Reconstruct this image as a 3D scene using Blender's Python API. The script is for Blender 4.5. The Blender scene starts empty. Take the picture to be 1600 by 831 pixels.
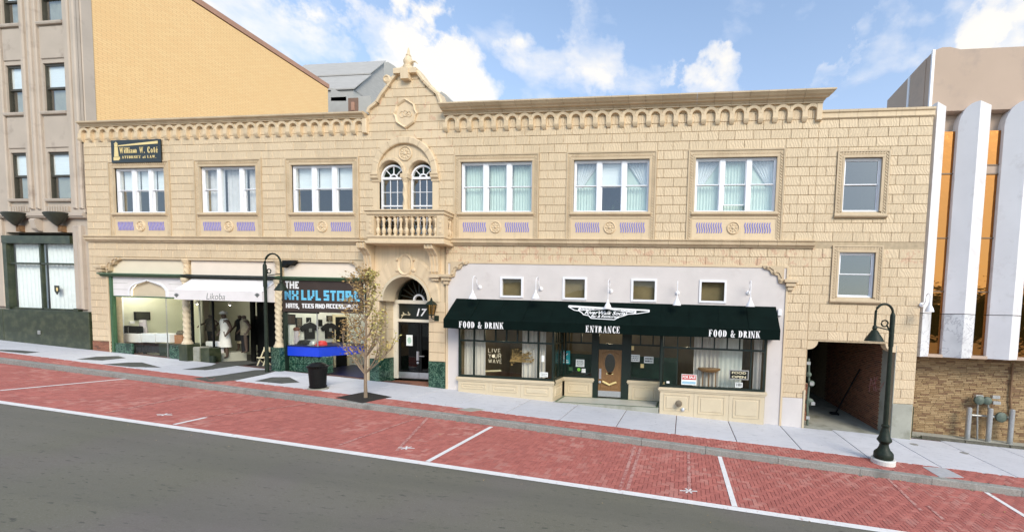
import bpy, bmesh, math, random
from mathutils import Vector, Matrix
R = random.Random(7)
rad = math.radians
SC = bpy.context.scene
COL = SC.collection

# ------------------------------------------------------------------ camera, sky, sun, exposure
# calibrated photograph (1600 px frame): focal length, principal point and rotation; metres, Y into the facade
FPX, PPX, PPY = 585.82, 1001.09, 528.70
YAW, PITCH, ROLL = -0.1144297, -0.0539565, 0.0308004
DC, ZC = 14.57, 3.698
SLOPE = -0.05061
_fw = Vector((math.sin(YAW)*math.cos(PITCH), math.cos(YAW)*math.cos(PITCH), math.sin(PITCH)))
_rt = Vector((math.cos(YAW), -math.sin(YAW), 0)); _up = _rt.cross(_fw)
CR = _rt*math.cos(ROLL) + _up*math.sin(ROLL); CU = -_rt*math.sin(ROLL) + _up*math.cos(ROLL)
CAM = Vector((0, -DC, ZC))
cd = bpy.data.cameras.new('camera'); cam = bpy.data.objects.new('camera', cd); COL.objects.link(cam)
cd.sensor_width = 36; cd.lens = FPX/1600*36; cd.clip_end = 5000; cd.clip_start = 0.1
cd.shift_x = (800-PPX)/1600; cd.shift_y = (PPY-415.5)/1600
cam.matrix_world = Matrix.Translation(CAM) @ Matrix((CR, CU, -_fw)).transposed().to_4x4()
SC.camera = cam

def ray(px, py):
    return CR*((px-PPX)/FPX) - CU*((py-PPY)/FPX) + _fw
def F(px, py, Y=0.0):
    d = ray(px, py); p = CAM + d*((Y+DC)/d.y); return p.x, p.z
def FX(px, py, Y=0.0): return F(px, py, Y)[0]
def FZ(px, py, Y=0.0): return F(px, py, Y)[1]
def G(px, py, dz=0.0):
    d = ray(px, py); t = (dz - ZC)/(d.z - SLOPE*d.x); p = CAM + d*t; return p.x, p.y
def gz(x): return SLOPE*max(-60, min(60, x))

SUN_EL, SUN_AZ = 35, 38        # elevation; azimuth swung to the right behind the camera
EXPOSURE = 0.93
SC.view_settings.view_transform = 'Standard'; SC.view_settings.look = 'None'
SC.view_settings.exposure = EXPOSURE; SC.view_settings.gamma = 1
to_sun = Vector((math.sin(rad(SUN_AZ))*math.cos(rad(SUN_EL)), -math.cos(rad(SUN_AZ))*math.cos(rad(SUN_EL)), math.sin(rad(SUN_EL))))
sl = bpy.data.lights.new('sun', 'SUN'); sl.energy = 1.5; sl.angle = rad(26); sl.color = (1, .89, .76)
so = bpy.data.objects.new('sun', sl); COL.objects.link(so); so.rotation_euler = to_sun.to_track_quat('Z', 'Y').to_euler()
so.location = (20, -40, 50)

W = bpy.data.worlds.new('World'); SC.world = W; W.use_nodes = True
nt = W.node_tree; nt.nodes.clear()
def wn(t, **k):
    n = nt.nodes.new(t)
    for a, b in k.items(): setattr(n, a, b)
    return n
def wmath(op, a, b=None, clamp=False):
    n = wn('ShaderNodeMath', operation=op, use_clamp=clamp)
    for i, v in enumerate((a, b)):
        if v is None: continue
        if isinstance(v, (int, float)): n.inputs[i].default_value = v
        else: nt.links.new(v, n.inputs[i])
    return n.outputs[0]
wout = wn('ShaderNodeOutputWorld')
sky = wn('ShaderNodeTexSky', sky_type='NISHITA'); sky.sun_disc = False
sky.sun_elevation = rad(SUN_EL); sky.sun_rotation = math.atan2(to_sun.x, to_sun.y)
sky.air_density = 1.0; sky.dust_density = 1.2; sky.ozone_density = 1.6
bsky = wn('ShaderNodeBackground'); bsky.inputs[1].default_value = 0.14
tn = wn('ShaderNodeMix', data_type='RGBA', blend_type='MULTIPLY'); tn.inputs[0].default_value = 1; tn.inputs[7].default_value = (.88, 1.03, 1.06, 1); nt.links.new(sky.outputs[0], tn.inputs[6]); nt.links.new(tn.outputs[2], bsky.inputs[0])
tc = wn('ShaderNodeTexCoord')
vn = wn('ShaderNodeVectorMath', operation='NORMALIZE'); nt.links.new(tc.outputs['Generated'], vn.inputs[0])
n1 = wn('ShaderNodeTexNoise'); n1.inputs['Scale'].default_value = 4.2; n1.inputs['Detail'].default_value = 9; n1.inputs['Roughness'].default_value = .56
n1.inputs['Distortion'].default_value = .25
mp = wn('ShaderNodeMapping'); mp.inputs['Scale'].default_value = (1, 1, 1.7); nt.links.new(vn.outputs[0], mp.inputs[0])
nt.links.new(mp.outputs[0], n1.inputs['Vector'])
n2 = wn('ShaderNodeTexNoise'); n2.inputs['Scale'].default_value = 15; n2.inputs['Detail'].default_value = 6
nt.links.new(mp.outputs[0], n2.inputs['Vector'])
BLOBS = [(385, 25, 75, .42), (455, 45, 55, .40), (330, -25, 80, .3), (520, 55, 32, .30), (575, 50, 40, .42), (625, 80, 48, .5), (680, 110, 50, .5), (730, 140, 50, .42),
         (915, 40, 38, .34), (935, 80, 42, .40), (920, 120, 48, .40), (870, 150, 60, .34), (985, 150, 60, .30), (1050, 112, 18, .36), (1115, 135, 30, .40), (1190, 145, 40, .24),
         (1325, 112, 22, .34), (1380, 110, 50, .3), (760, 60, 60, .16), (1130, 60, 80, .16), (1240, 70, 50, .14), (1010, 120, 60, .3), (1320, 160, 50, .3), (1430, 40, 40, .26), (1545, 28, 48, .42), (1600, 0, 70, .34), (1350, 25, 40, .12), (560, 5, 25, .26), (780, 70, 90, .10), (1010, 60, 50, .12), (1480, 60, 60, .3)]
nw = wn('ShaderNodeTexNoise'); nw.inputs['Scale'].default_value = 9; nw.inputs['Detail'].default_value = 7; nw.inputs['Roughness'].default_value = .6
nt.links.new(vn.outputs[0], nw.inputs['Vector'])
w1 = wn('ShaderNodeVectorMath', operation='SUBTRACT'); w1.inputs[1].default_value = (.5, .5, .5); nt.links.new(nw.outputs['Color'], w1.inputs[0])
w2 = wn('ShaderNodeVectorMath', operation='SCALE'); w2.inputs['Scale'].default_value = .30; nt.links.new(w1.outputs[0], w2.inputs[0])
w3 = wn('ShaderNodeVectorMath', operation='ADD'); nt.links.new(vn.outputs[0], w3.inputs[0]); nt.links.new(w2.outputs[0], w3.inputs[1])
w4 = wn('ShaderNodeVectorMath', operation='NORMALIZE'); nt.links.new(w3.outputs[0], w4.inputs[0])
acc = None
for px, py, rp, s in BLOBS:
    d = ray(px, py); k = 1/(FPX*d.length); dn = d.normalized()
    vd = wn('ShaderNodeVectorMath', operation='DOT_PRODUCT'); vd.inputs[1].default_value = dn
    nt.links.new(w4.outputs[0], vd.inputs[0])
    mr = wn('ShaderNodeMapRange', interpolation_type='SMOOTHSTEP')
    a = rp*1.75/FPX/(d.length)
    mr.inputs['From Min'].default_value = math.cos(a); mr.inputs['From Max'].default_value = 1
    mr.inputs['To Min'].default_value = 0; mr.inputs['To Max'].default_value = s
    nt.links.new(vd.outputs['Value'], mr.inputs['Value'])
    acc = mr.outputs[0] if acc is None else wmath('MAXIMUM', acc, mr.outputs[0])
dens = wmath('ADD', wmath('MULTIPLY', n1.outputs[0], .95), acc)
dens = wmath('ADD', dens, wmath('MULTIPLY', wmath('SUBTRACT', n2.outputs[0], .5), .22))
cm = wn('ShaderNodeMapRange', interpolation_type='SMOOTHSTEP')
cm.inputs['From Min'].default_value = .48; cm.inputs['From Max'].default_value = 1.12
nt.links.new(dens, cm.inputs['Value'])
sx = wn('ShaderNodeSeparateXYZ'); nt.links.new(vn.outputs[0], sx.inputs[0])
hz = wn('ShaderNodeMapRange'); hz.inputs['From Min'].default_value = .0; hz.inputs['From Max'].default_value = .70
hz.inputs['To Min'].default_value = .66; hz.inputs['To Max'].default_value = .13
nt.links.new(sx.outputs['Z'], hz.inputs['Value'])
fac = wmath('MAXIMUM', cm.outputs[0], hz.outputs[0], True)
cr = wn('ShaderNodeValToRGB'); e = cr.color_ramp.elements
e[0].position = 0.25; e[0].color = (.76, .83, .98, 1); e[1].position = .85; e[1].color = (1.08, .99, .84, 1)
nt.links.new(cm.outputs[0], cr.inputs[0])
bcl = wn('ShaderNodeBackground'); bcl.inputs[1].default_value = .62
nt.links.new(cr.outputs[0], bcl.inputs[0])
mx = wn('ShaderNodeMixShader'); nt.links.new(fac, mx.inputs[0]); nt.links.new(bsky.outputs[0], mx.inputs[1]); nt.links.new(bcl.outputs[0], mx.inputs[2])
nt.links.new(mx.outputs[0], wout.inputs[0])

# ------------------------------------------------------------------ materials
MATS = {}
def newmat(name):
    m = bpy.data.materials.new(name); m.use_nodes = True; MATS[name] = m
    return m, m.node_tree, m.node_tree.nodes['Principled BSDF']
def N(t, ty, **k):
    n = t.nodes.new(ty)
    for a, b in k.items():
        if a in n.inputs: n.inputs[a].default_value = b
        else: setattr(n, a, b)
    return n
def rgba(c): return (c[0], c[1], c[2], 1)
def mulc(c, f): return tuple(min(1, x*f) for x in c)
def mixc(t, fac, a, b, mode='MIX'):
    n = t.nodes.new('ShaderNodeMix'); n.data_type = 'RGBA'; n.blend_type = mode
    for s, v in ((n.inputs[0], fac), (n.inputs[6], a), (n.inputs[7], b)):
        if isinstance(v, (int, float)): s.default_value = v
        elif isinstance(v, tuple): s.default_value = rgba(v)
        else: t.links.new(v, s)
    return n.outputs[2]
def maths(t, op, a, b=None, clamp=False):
    n = t.nodes.new('ShaderNodeMath'); n.operation = op; n.use_clamp = clamp
    for i, v in enumerate((a, b)):
        if v is None: continue
        if isinstance(v, (int, float)): n.inputs[i].default_value = v
        else: t.links.new(v, n.inputs[i])
    return n.outputs[0]
def pos(t, scale=(1, 1, 1)):
    g = t.nodes.new('ShaderNodeNewGeometry'); m = t.nodes.new('ShaderNodeMapping'); m.inputs['Scale'].default_value = scale
    t.links.new(g.outputs['Position'], m.inputs[0]); return m.outputs[0], g
def noise(t, vec, scale, detail=4, rough=.55, dist=0):
    n = N(t, 'ShaderNodeTexNoise', Scale=scale, Detail=detail, Roughness=rough, Distortion=dist); t.links.new(vec, n.inputs['Vector']); return n.outputs[0]
def ramp(t, v, lo, hi):
    n = N(t, 'ShaderNodeMapRange'); n.inputs[1].default_value = lo; n.inputs[2].default_value = hi; t.links.new(v, n.inputs[0]); return n.outputs[0]
def bump(t, b, h, strength=.3, dist=.01):
    n = N(t, 'ShaderNodeBump', Strength=strength, Distance=dist); t.links.new(h, n.inputs['Height']); t.links.new(n.outputs[0], b.inputs['Normal'])
def piece_random(t, g):
    o = t.nodes.new('ShaderNodeObjectInfo')
    return maths(t, 'FRACT', maths(t, 'ADD', o.outputs['Random'], g.outputs['Random Per Island']))
def M(name, col, rough=.6, var=.10, vs=2.5, bmp=0, bs=60, metal=0, rand=0, stretch=(1, 1, 1), spec=.5, dirt=None, dirts=(.55, .75), dscale=1.2):
    m, t, b = newmat(name)
    v, g = pos(t, stretch)
    f = noise(t, v, vs, 5)
    c = mixc(t, ramp(t, f, .3, .7), mulc(col, 1-var), mulc(col, 1+var))
    if rand:
        r = piece_random(t, g)
        c = mixc(t, 1.0, c, mixc(t, r, (1-rand,)*3, (1+rand*.6, 1+rand*.5, 1+rand*.4)), 'MULTIPLY')
    if dirt:
        d = noise(t, v, dscale, 6, .62)
        c = mixc(t, ramp(t, d, dirts[0], dirts[1]), c, dirt)
    t.links.new(c, b.inputs['Base Color'])
    b.inputs['Roughness'].default_value = rough; b.inputs['Metallic'].default_value = metal; b.inputs['Specular IOR Level'].default_value = spec
    if bmp: bump(t, b, noise(t, v, bs, 3), bmp, .01)
    return m
CREAM = (.69, .535, .345)
def terracotta(name, ripples=True, spall=.0, dirtlevel=.62, tone=1.0):
    m, t, b = newmat(name)
    v, g = pos(t)
    r = piece_random(t, g)
    c = mixc(t, r, mulc(CREAM, .94*tone), mulc((.72, .56, .365), 1.02*tone))
    f = noise(t, v, 1.3, 6, .6)
    c = mixc(t, maths(t, 'MULTIPLY', ramp(t, f, dirtlevel, .85), .8), c, (.40, .29, .17))
    vs_, _ = pos(t, (7, 7, .55)); st = noise(t, vs_, 1, 5, .65)
    c = mixc(t, maths(t, 'MULTIPLY', ramp(t, st, .53, .78), .38), c, (.36, .28, .18))
    if spall:
        f2 = noise(t, v, 3.1, 5, .6, .4)
        c = mixc(t, maths(t, 'MULTIPLY', ramp(t, f2, .64-spall, .66-spall), .75), c, (.60, .37, .24))
    fine = noise(t, v, 26, 3)
    c = mixc(t, maths(t, 'MULTIPLY', ramp(t, fine, .3, .75), .22), c, mulc(CREAM, .62))
    if ripples:
        nv = noise(t, v, 2.3, 2)
        comb = t.nodes.new('ShaderNodeSeparateXYZ'); t.links.new(v, comb.inputs[0])
        ph = maths(t, 'ADD', maths(t, 'MULTIPLY', maths(t, 'ADD', comb.outputs[0], maths(t, 'MULTIPLY', comb.outputs[1], 1.0)), 62), maths(t, 'MULTIPLY', nv, 26))
        ph = maths(t, 'ADD', ph, maths(t, 'MULTIPLY', r, 40))
        ph = maths(t, 'ADD', ph, maths(t, 'MULTIPLY', comb.outputs[2], maths(t, 'MULTIPLY', maths(t, 'SUBTRACT', r, .5), 44)))
        w = maths(t, 'ADD', maths(t, 'MULTIPLY', maths(t, 'SINE', ph), .5), .5)
        h = maths(t, 'ADD', w, fine)
        c = mixc(t, maths(t, 'MULTIPLY', w, .12), c, mulc(CREAM, .5))
        bump(t, b, h, .55, .012)
    else:
        bump(t, b, fine, .25, .01)
    t.links.new(c, b.inputs['Base Color']); b.inputs['Roughness'].default_value = .62
    return m
TC = terracotta('terracotta'); TCS = terracotta('spalled_terracotta', spall=.08); TCP = terracotta('smooth_terracotta', False)
TCW = terracotta('weathered_terracotta', False, dirtlevel=.42, tone=.87)
TCG = terracotta('crazed_terracotta', False, spall=.02, dirtlevel=.5)
MORTAR = M('mortar', (.46, .36, .235), .9, .15, 8)
WHITE = M('white_paint', (.80, .79, .80), .45, .04, 6)
VINYL = M('white_window_frame', (.82, .82, .84), .35, .03, 6)
STUCCO = M('white_stucco', (.63, .58, .55), .85, .045, 1.4, .12, 120, dirt=(.50, .43, .40), dirts=(.58, .85))
CREAMP = M('cream_painted_panel', (.60, .50, .345), .5, .04, 3, dirt=(.50, .40, .27), dirts=(.63, .85))
PINKP = M('cream_sign_board', (.82, .70, .57), .55, .03, 2)
GREENP = M('green_paint', (.045, .11, .05), .4, .15, 6)
DKGREEN = M('dark_green_paint', (.006, .016, .010), .45, .15, 6)
BLACKP = M('black_paint', (.007, .0075, .0075), .5, .2, 6, spec=.2)
LAMPP = M('green_black_paint', (.016, .024, .015), .5, .25, 9, spec=.25)
PURPLE = M('lilac_glaze', (.21, .20, .55), .35, .12, 9)
CONC = M('pale_concrete', (.56, .56, .585), .85, .06, .9, .1, 200, rand=.07, dirt=(.36, .37, .40), dirts=(.60, .82), dscale=2.2)
DKCONC = M('grey_concrete', (.34, .335, .28), .9, .12, 1.6, .1, 90, dirt=(.18, .18, .13), dirts=(.52, .75))
def concrete_spots():
    t = CONC.node_tree; b = t.nodes['Principled BSDF']; src = b.inputs['Base Color'].links[0].from_socket; v, g = pos(t)
    c = mixc(t, maths(t, 'MULTIPLY', ramp(t, noise(t, v, 11, 2, .4), .70, .74), .55), src, (.20, .20, .20))
    vs2, _ = pos(t, (1.2, 3.5, 1)); c = mixc(t, maths(t, 'MULTIPLY', ramp(t, noise(t, vs2, 2.2, 6, .65), .50, .72), .40), c, (.36, .365, .38))
    c = mixc(t, maths(t, 'MULTIPLY', ramp(t, noise(t, v, 60, 3), .45, .7), .25), c, (.62, .62, .64)); t.links.new(c, b.inputs['Base Color'])
concrete_spots()
GRANITE = M('granite', (.27, .265, .24), .8, .25, 30, .15, 120, rand=.12, dirt=(.13, .13, .115), dirts=(.52, .8), dscale=2)
BLDGREY = M('greybrown_cast_stone', (.47, .395, .32), .8, .07, .8, .08, 90, dirt=(.27, .21, .17), dirts=(.57, .8))
FASC = M('tan_stucco', (.50, .375, .285), .85, .05, .5, .06, 160, dirt=(.40, .31, .25), dirts=(.55, .8))
ROOFG = M('grey_roof', (.40, .385, .36), .9, .10, 3, stretch=(.4, 1, 6))
ROOFL = M('light_grey_render', (.40, .39, .36), .9, .06, 2)
COPPER = M('pinkish_coping', (.42, .23, .15), .6, .1, 2)
SILVER = M('galvanised_steel', (.50, .50, .49), .4, .12, 14, metal=.7)
GREYM = M('grey_metal', (.38, .38, .36), .45, .15, 9, metal=.4)
STEEL = M('brushed_steel', (.62, .62, .63), .32, .06, 12, metal=.8)
WOOD = M('oak_wood', (.23, .12, .045), .42, .3, 9, stretch=(9, 9, .8))
TAN = M('tan_wood', (.52, .29, .13), .5, .15, 6)
AWNG = M('dark_green_canvas', (.0025, .008, .0065), .85, .2, 2, .05, 200, spec=.08)
AWNW = M('white_canvas', (.75, .71, .69), .8, .05, 2, .05, 200)
INT = M('interior_wall', (.62, .62, .50), .9, .05, 1)
INTW = M('interior_white_wall', (.72, .73, .66), .9, .05, 1)
ALLEYD = M('shaded_alley_wall', (.03, .027, .024), .95, .3, 1)  # near black: the deep shade of the passage is put into the colour
INTD = M('dark_interior', (.10, .09, .07), .9, .3, 1)
INTB = M('brown_interior', (.20, .155, .09), .9, .35, .7)
FLOORD = M('dark_floor', (.05, .05, .055), .5, .2, 3)
CURT = M('grey_curtain', (.66, .63, .64), .9, .05, 5)
SHEER = M('sheer_curtain', (.74, .76, .78), .9, .04, 5)
BLIND = M('white_blind', (.86, .88, .90), .7, .03, 2, stretch=(.4, 1, 9))
PALEG = M('pale_green_curtain', (.62, .72, .66), .9, .05, 3)
BARK = M('pale_bark', (.24, .18, .12), .85, .2, 20, stretch=(1, 1, .3))
SOIL = M('mulch', (.018, .014, .010), .95, .5, 40, .6, 60)
LEAFB = M('autumn_leaf', (.40, .27, .11), .6, .35, 6, rand=.45)
LEAFY = M('yellow_green_leaf', (.46, .41, .13), .6, .3, 6, rand=.4)
GREENL = M('weed_leaf', (.06, .10, .03), .6, .3, 6, rand=.4)
TRUNKM = BARK
LINEP = M('worn_road_paint', (.74, .72, .70), .7, .06, 6, dirt=(.42, .24, .21), dirts=(.60, .74), dscale=7)
CHALK = M('faded_paint', (.52, .28, .24), .8, .12, 9, dirt=(.33, .10, .085), dirts=(.44, .58), dscale=9)
BLUEC = M('blue_counter', (.012, .055, .62), .35, .06, 2)
NAVYF = M('navy_floor', (.008, .012, .06), .4, .2, 3)
BROWNS = M('brown_sign', (.045, .028, .020), .6, .15, 2)
CYANL = M('light_blue_letter', (.16, .56, .80), .5, .03, 2)
WHL = M('white_letter', (.88, .87, .86), .5, .02, 2)
GOLD = M('cream_gold_letter', (.80, .62, .27), .45, .06, 5)
SIGNK = M('black_sign_board', (.010, .014, .010), .3, .2, 4)
DARKTX = M('dark_letter', (.06, .055, .06), .6, .1, 4)
CYELL = M('cream_letter', (.75, .67, .45), .5, .05, 3)
PAPER = M('paper', (.80, .82, .78), .7, .03, 9)
TEALP = M('teal_print', (.02, .33, .36), .55, .1, 9)
REDP = M('red_print', (.55, .03, .03), .5, .05, 3)
LIMEP = M('lime_sticker', (.20, .55, .06), .5, .05, 3)
GREYTX = M('grey_print', (.22, .23, .22), .7, .1, 9)
FABK = M('black_fabric', (.012, .012, .013), .9, .3, 9)
FABW = M('white_fabric', (.74, .73, .66), .9, .05, 9)
FABB = M('beige_fabric', (.36, .31, .20), .9, .15, 9)
FABP = M('patterned_fabric', (.12, .10, .07), .9, .6, 30)
FABL = M('lilac_fabric', (.42, .38, .42), .9, .1, 9)
SKIN = M('mannequin_skin', (.10, .065, .045), .5, .1, 6)
SKINL = M('pale_mannequin_skin', (.45, .33, .24), .5, .1, 6)
HAIR = M('brown_hair', (.10, .035, .02), .7, .2, 20)
CARD = M('cardboard', (.42, .19, .09), .8, .12, 5)
BOWLM = M('dark_bronze', (.030, .030, .018), .5, .3, 8, dirt=(.07, .085, .05))
GREENST = M('dark_green_stone', (.035, .045, .022), .4, .3, 3, dirt=(.07, .075, .04), dirts=(.5, .7), dscale=3)
VERDE = M('verdigris', (.10, .13, .10), .6, .25, 9)
RUST = M('rusty_stain', (.20, .11, .05), .9, .3, 9)

def marble(name, base, vein, sc, lo, hi, rough=.25):
    m, t, b = newmat(name); v, g = pos(t)
    a = noise(t, v, sc, 8, .65, 1.6); w = maths(t, 'ABSOLUTE', maths(t, 'SUBTRACT', a, .5))
    f = noise(t, v, sc*.6, 4)
    base_c = mixc(t, f, mulc(base, .5), mulc(base, 1.5))
    c = mixc(t, ramp(t, w, hi, lo), base_c, vein)
    t.links.new(c, b.inputs['Base Color']); b.inputs['Roughness'].default_value = rough; return m
GMARB = marble('green_marble', (.012, .045, .030), (.12, .22, .15), 3.2, .0, .035)
WMARB = marble('white_marble', (.70, .68, .68), (.40, .39, .41), 1.1, .0, .02, .45)
FMARB = M('grey_white_marble', (.76, .735, .73), .5, .05, .7, dirt=(.56, .52, .50), dirts=(.54, .80), dscale=1.6)

def asphalt():
    m, t, b = newmat('asphalt'); v, g = pos(t)
    a = noise(t, v, .35, 5); f = noise(t, v, 70, 3); p = noise(t, v, 9, 4)
    c = mixc(t, ramp(t, a, .35, .68), (.130, .122, .086), (.148, .134, .112))
    c = mixc(t, maths(t, 'MULTIPLY', ramp(t, f, .35, .7), .5), c, (.172, .160, .128))
    vs_, _ = pos(t, (.9, 4, 1)); sp = noise(t, vs_, 5, 2, .4)
    c = mixc(t, maths(t, 'MULTIPLY', ramp(t, sp, .665, .73), .75), c, (.045, .045, .035))
    vq, _ = pos(t, (.5, 1.6, 1)); sq = noise(t, vq, 9, 4, .7); c = mixc(t, maths(t, 'MULTIPLY', ramp(t, sq, .58, .70), .45), c, (.062, .06, .045))
    sv = noise(t, v, .16, 3); c = mixc(t, maths(t, 'MULTIPLY', ramp(t, sv, .48, .60), .5), c, (.150, .120, .122))
    g2 = noise(t, v, 42, 3, .8); c = mixc(t, maths(t, 'MULTIPLY', ramp(t, g2, .52, .68), .55), c, (.215, .20, .165))
    vr, _ = pos(t, (.05, .9, 1)); tr = noise(t, vr, 1, 3)
    c = mixc(t, maths(t, 'MULTIPLY', ramp(t, tr, .45, .65), .5), c, (.108, .104, .082))
    t.links.new(c, b.inputs['Base Color']); b.inputs['Roughness'].default_value = .9
    bump(t, b, f, .5, .01); return m
ASPH = asphalt()
def paver(name):
    m, t, b = newmat(name); v, g = pos(t); r = piece_random(t, g)
    c = mixc(t, r, (.33, .094, .074), (.44, .134, .104))
    a = noise(t, v, .55, 5, .6); c = mixc(t, maths(t, 'MULTIPLY', ramp(t, a, .40, .72), .35), c, (.27, .075, .056))
    r2 = maths(t, 'FRACT', maths(t, 'MULTIPLY', r, 17.3)); w = noise(t, v, .8, 3)
    pick = maths(t, 'MULTIPLY', maths(t, 'GREATER_THAN', r2, .62), ramp(t, w, .46, .62))
    c = mixc(t, maths(t, 'MULTIPLY', pick, .5), c, (.52, .27, .22))
    f = noise(t, v, 60, 3); c = mixc(t, maths(t, 'MULTIPLY', ramp(t, f, .4, .7), .25), c, (.45, .20, .18))
    t.links.new(c, b.inputs['Base Color']); b.inputs['Roughness'].default_value = .85; bump(t, b, f, .3, .006); return m
PAVER = paver('clay_paver')
JOINT = M('sandy_joint', (.11, .055, .045), .95, .2, 20)
def wallbrick(name, a, c2, dark):
    m, t, b = newmat(name); v, g = pos(t); r = piece_random(t, g)
    c = mixc(t, r, a, c2); r2 = maths(t, 'FRACT', maths(t, 'MULTIPLY', r, 13.7))
    c = mixc(t, maths(t, 'MULTIPLY', maths(t, 'GREATER_THAN', r2, .80), .75), c, dark)
    f = noise(t, v, 40, 3); c = mixc(t, maths(t, 'MULTIPLY', f, .3), c, mulc(a, .6))
    t.links.new(c, b.inputs['Base Color']); b.inputs['Roughness'].default_value = .85; bump(t, b, f, .3, .005); return m
TANBR = wallbrick('tan_brick', (.29, .185, .088), (.46, .32, .17), (.17, .085, .045))
REDBR = wallbrick('red_brick', (.22, .085, .05), (.34, .14, .08), (.12, .055, .035))
def yellowbrick():
    m, t, b = newmat('yellow_brick'); g = t.nodes.new('ShaderNodeNewGeometry'); s = t.nodes.new('ShaderNodeSeparateXYZ'); t.links.new(g.outputs['Position'], s.inputs[0])
    cb = t.nodes.new('ShaderNodeCombineXYZ'); t.links.new(s.outputs[1], cb.inputs[0]); t.links.new(s.outputs[2], cb.inputs[1])
    bt = N(t, 'ShaderNodeTexBrick', Scale=1); bt.inputs['Brick Width'].default_value = .30; bt.inputs['Row Height'].default_value = .105
    bt.inputs['Mortar Size'].default_value = .012; bt.inputs['Color1'].default_value = (.84, .54, .25, 1); bt.inputs['Color2'].default_value = (.87, .59, .28, 1); bt.inputs['Mortar'].default_value = (.70, .44, .20, 1)
    t.links.new(cb.outputs[0], bt.inputs['Vector'])
    f = noise(t, g.outputs['Position'], .35, 5); c = mixc(t, maths(t, 'MULTIPLY', ramp(t, f, .42, .75), .5), bt.outputs[0], (.78, .50, .22))
    t.links.new(c, b.inputs['Base Color']); b.inputs['Roughness'].default_value = .85
    h = maths(t, 'SUBTRACT', 1.0, bt.outputs['Fac']); bump(t, b, h, .5, .012); return m
YBRICK = yellowbrick()
def glass(name, tint=(.80, .88, .83), ior=1.75, refl=(1, 1, 1), rough=.0):
    m = bpy.data.materials.new(name); m.use_nodes = True; t = m.node_tree; t.nodes.clear(); MATS[name] = m
    o = t.nodes.new('ShaderNodeOutputMaterial'); g = N(t, 'ShaderNodeBsdfGlossy', Roughness=rough, Color=rgba(refl)); tr = N(t, 'ShaderNodeBsdfTransparent', Color=rgba(tint))
    fr = N(t, 'ShaderNodeFresnel', IOR=ior); mxs = t.nodes.new('ShaderNodeMixShader')
    v, _ = pos(t); bn = N(t, 'ShaderNodeBump', Strength=.04, Distance=.02); t.links.new(noise(t, v, 1.1, 2), bn.inputs['Height']); t.links.new(bn.outputs[0], g.inputs['Normal'])
    gb = t.nodes.new('ShaderNodeNewGeometry'); k_ = maths(t, 'MULTIPLY', fr.outputs[0], maths(t, 'SUBTRACT', 1.0, gb.outputs['Backfacing'])); t.links.new(k_, mxs.inputs[0]); t.links.new(tr.outputs[0], mxs.inputs[1]); t.links.new(g.outputs[0], mxs.inputs[2]); t.links.new(mxs.outputs[0], o.inputs[0]); return m
GLASS = glass('window_glass', (.955, .975, .965), ior=2.3); SHOPG = glass('shop_glass', (.965, .98, .965), 1.28); DARKG = glass('dark_glass', (.42, .50, .42), 2.4)
RESTG = glass('restaurant_glass', (.95, .955, .91), 1.5)
def bronze():
    m, t, b = newmat('bronze_mirror_glass'); b.inputs['Base Color'].default_value = (.42, .175, .05, 1); b.inputs['Metallic'].default_value = 1; b.inputs['Roughness'].default_value = .06
    v, _ = pos(t); bump(t, b, noise(t, v, .9, 4), .3, .06); return m
BRONZE = bronze()

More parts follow.
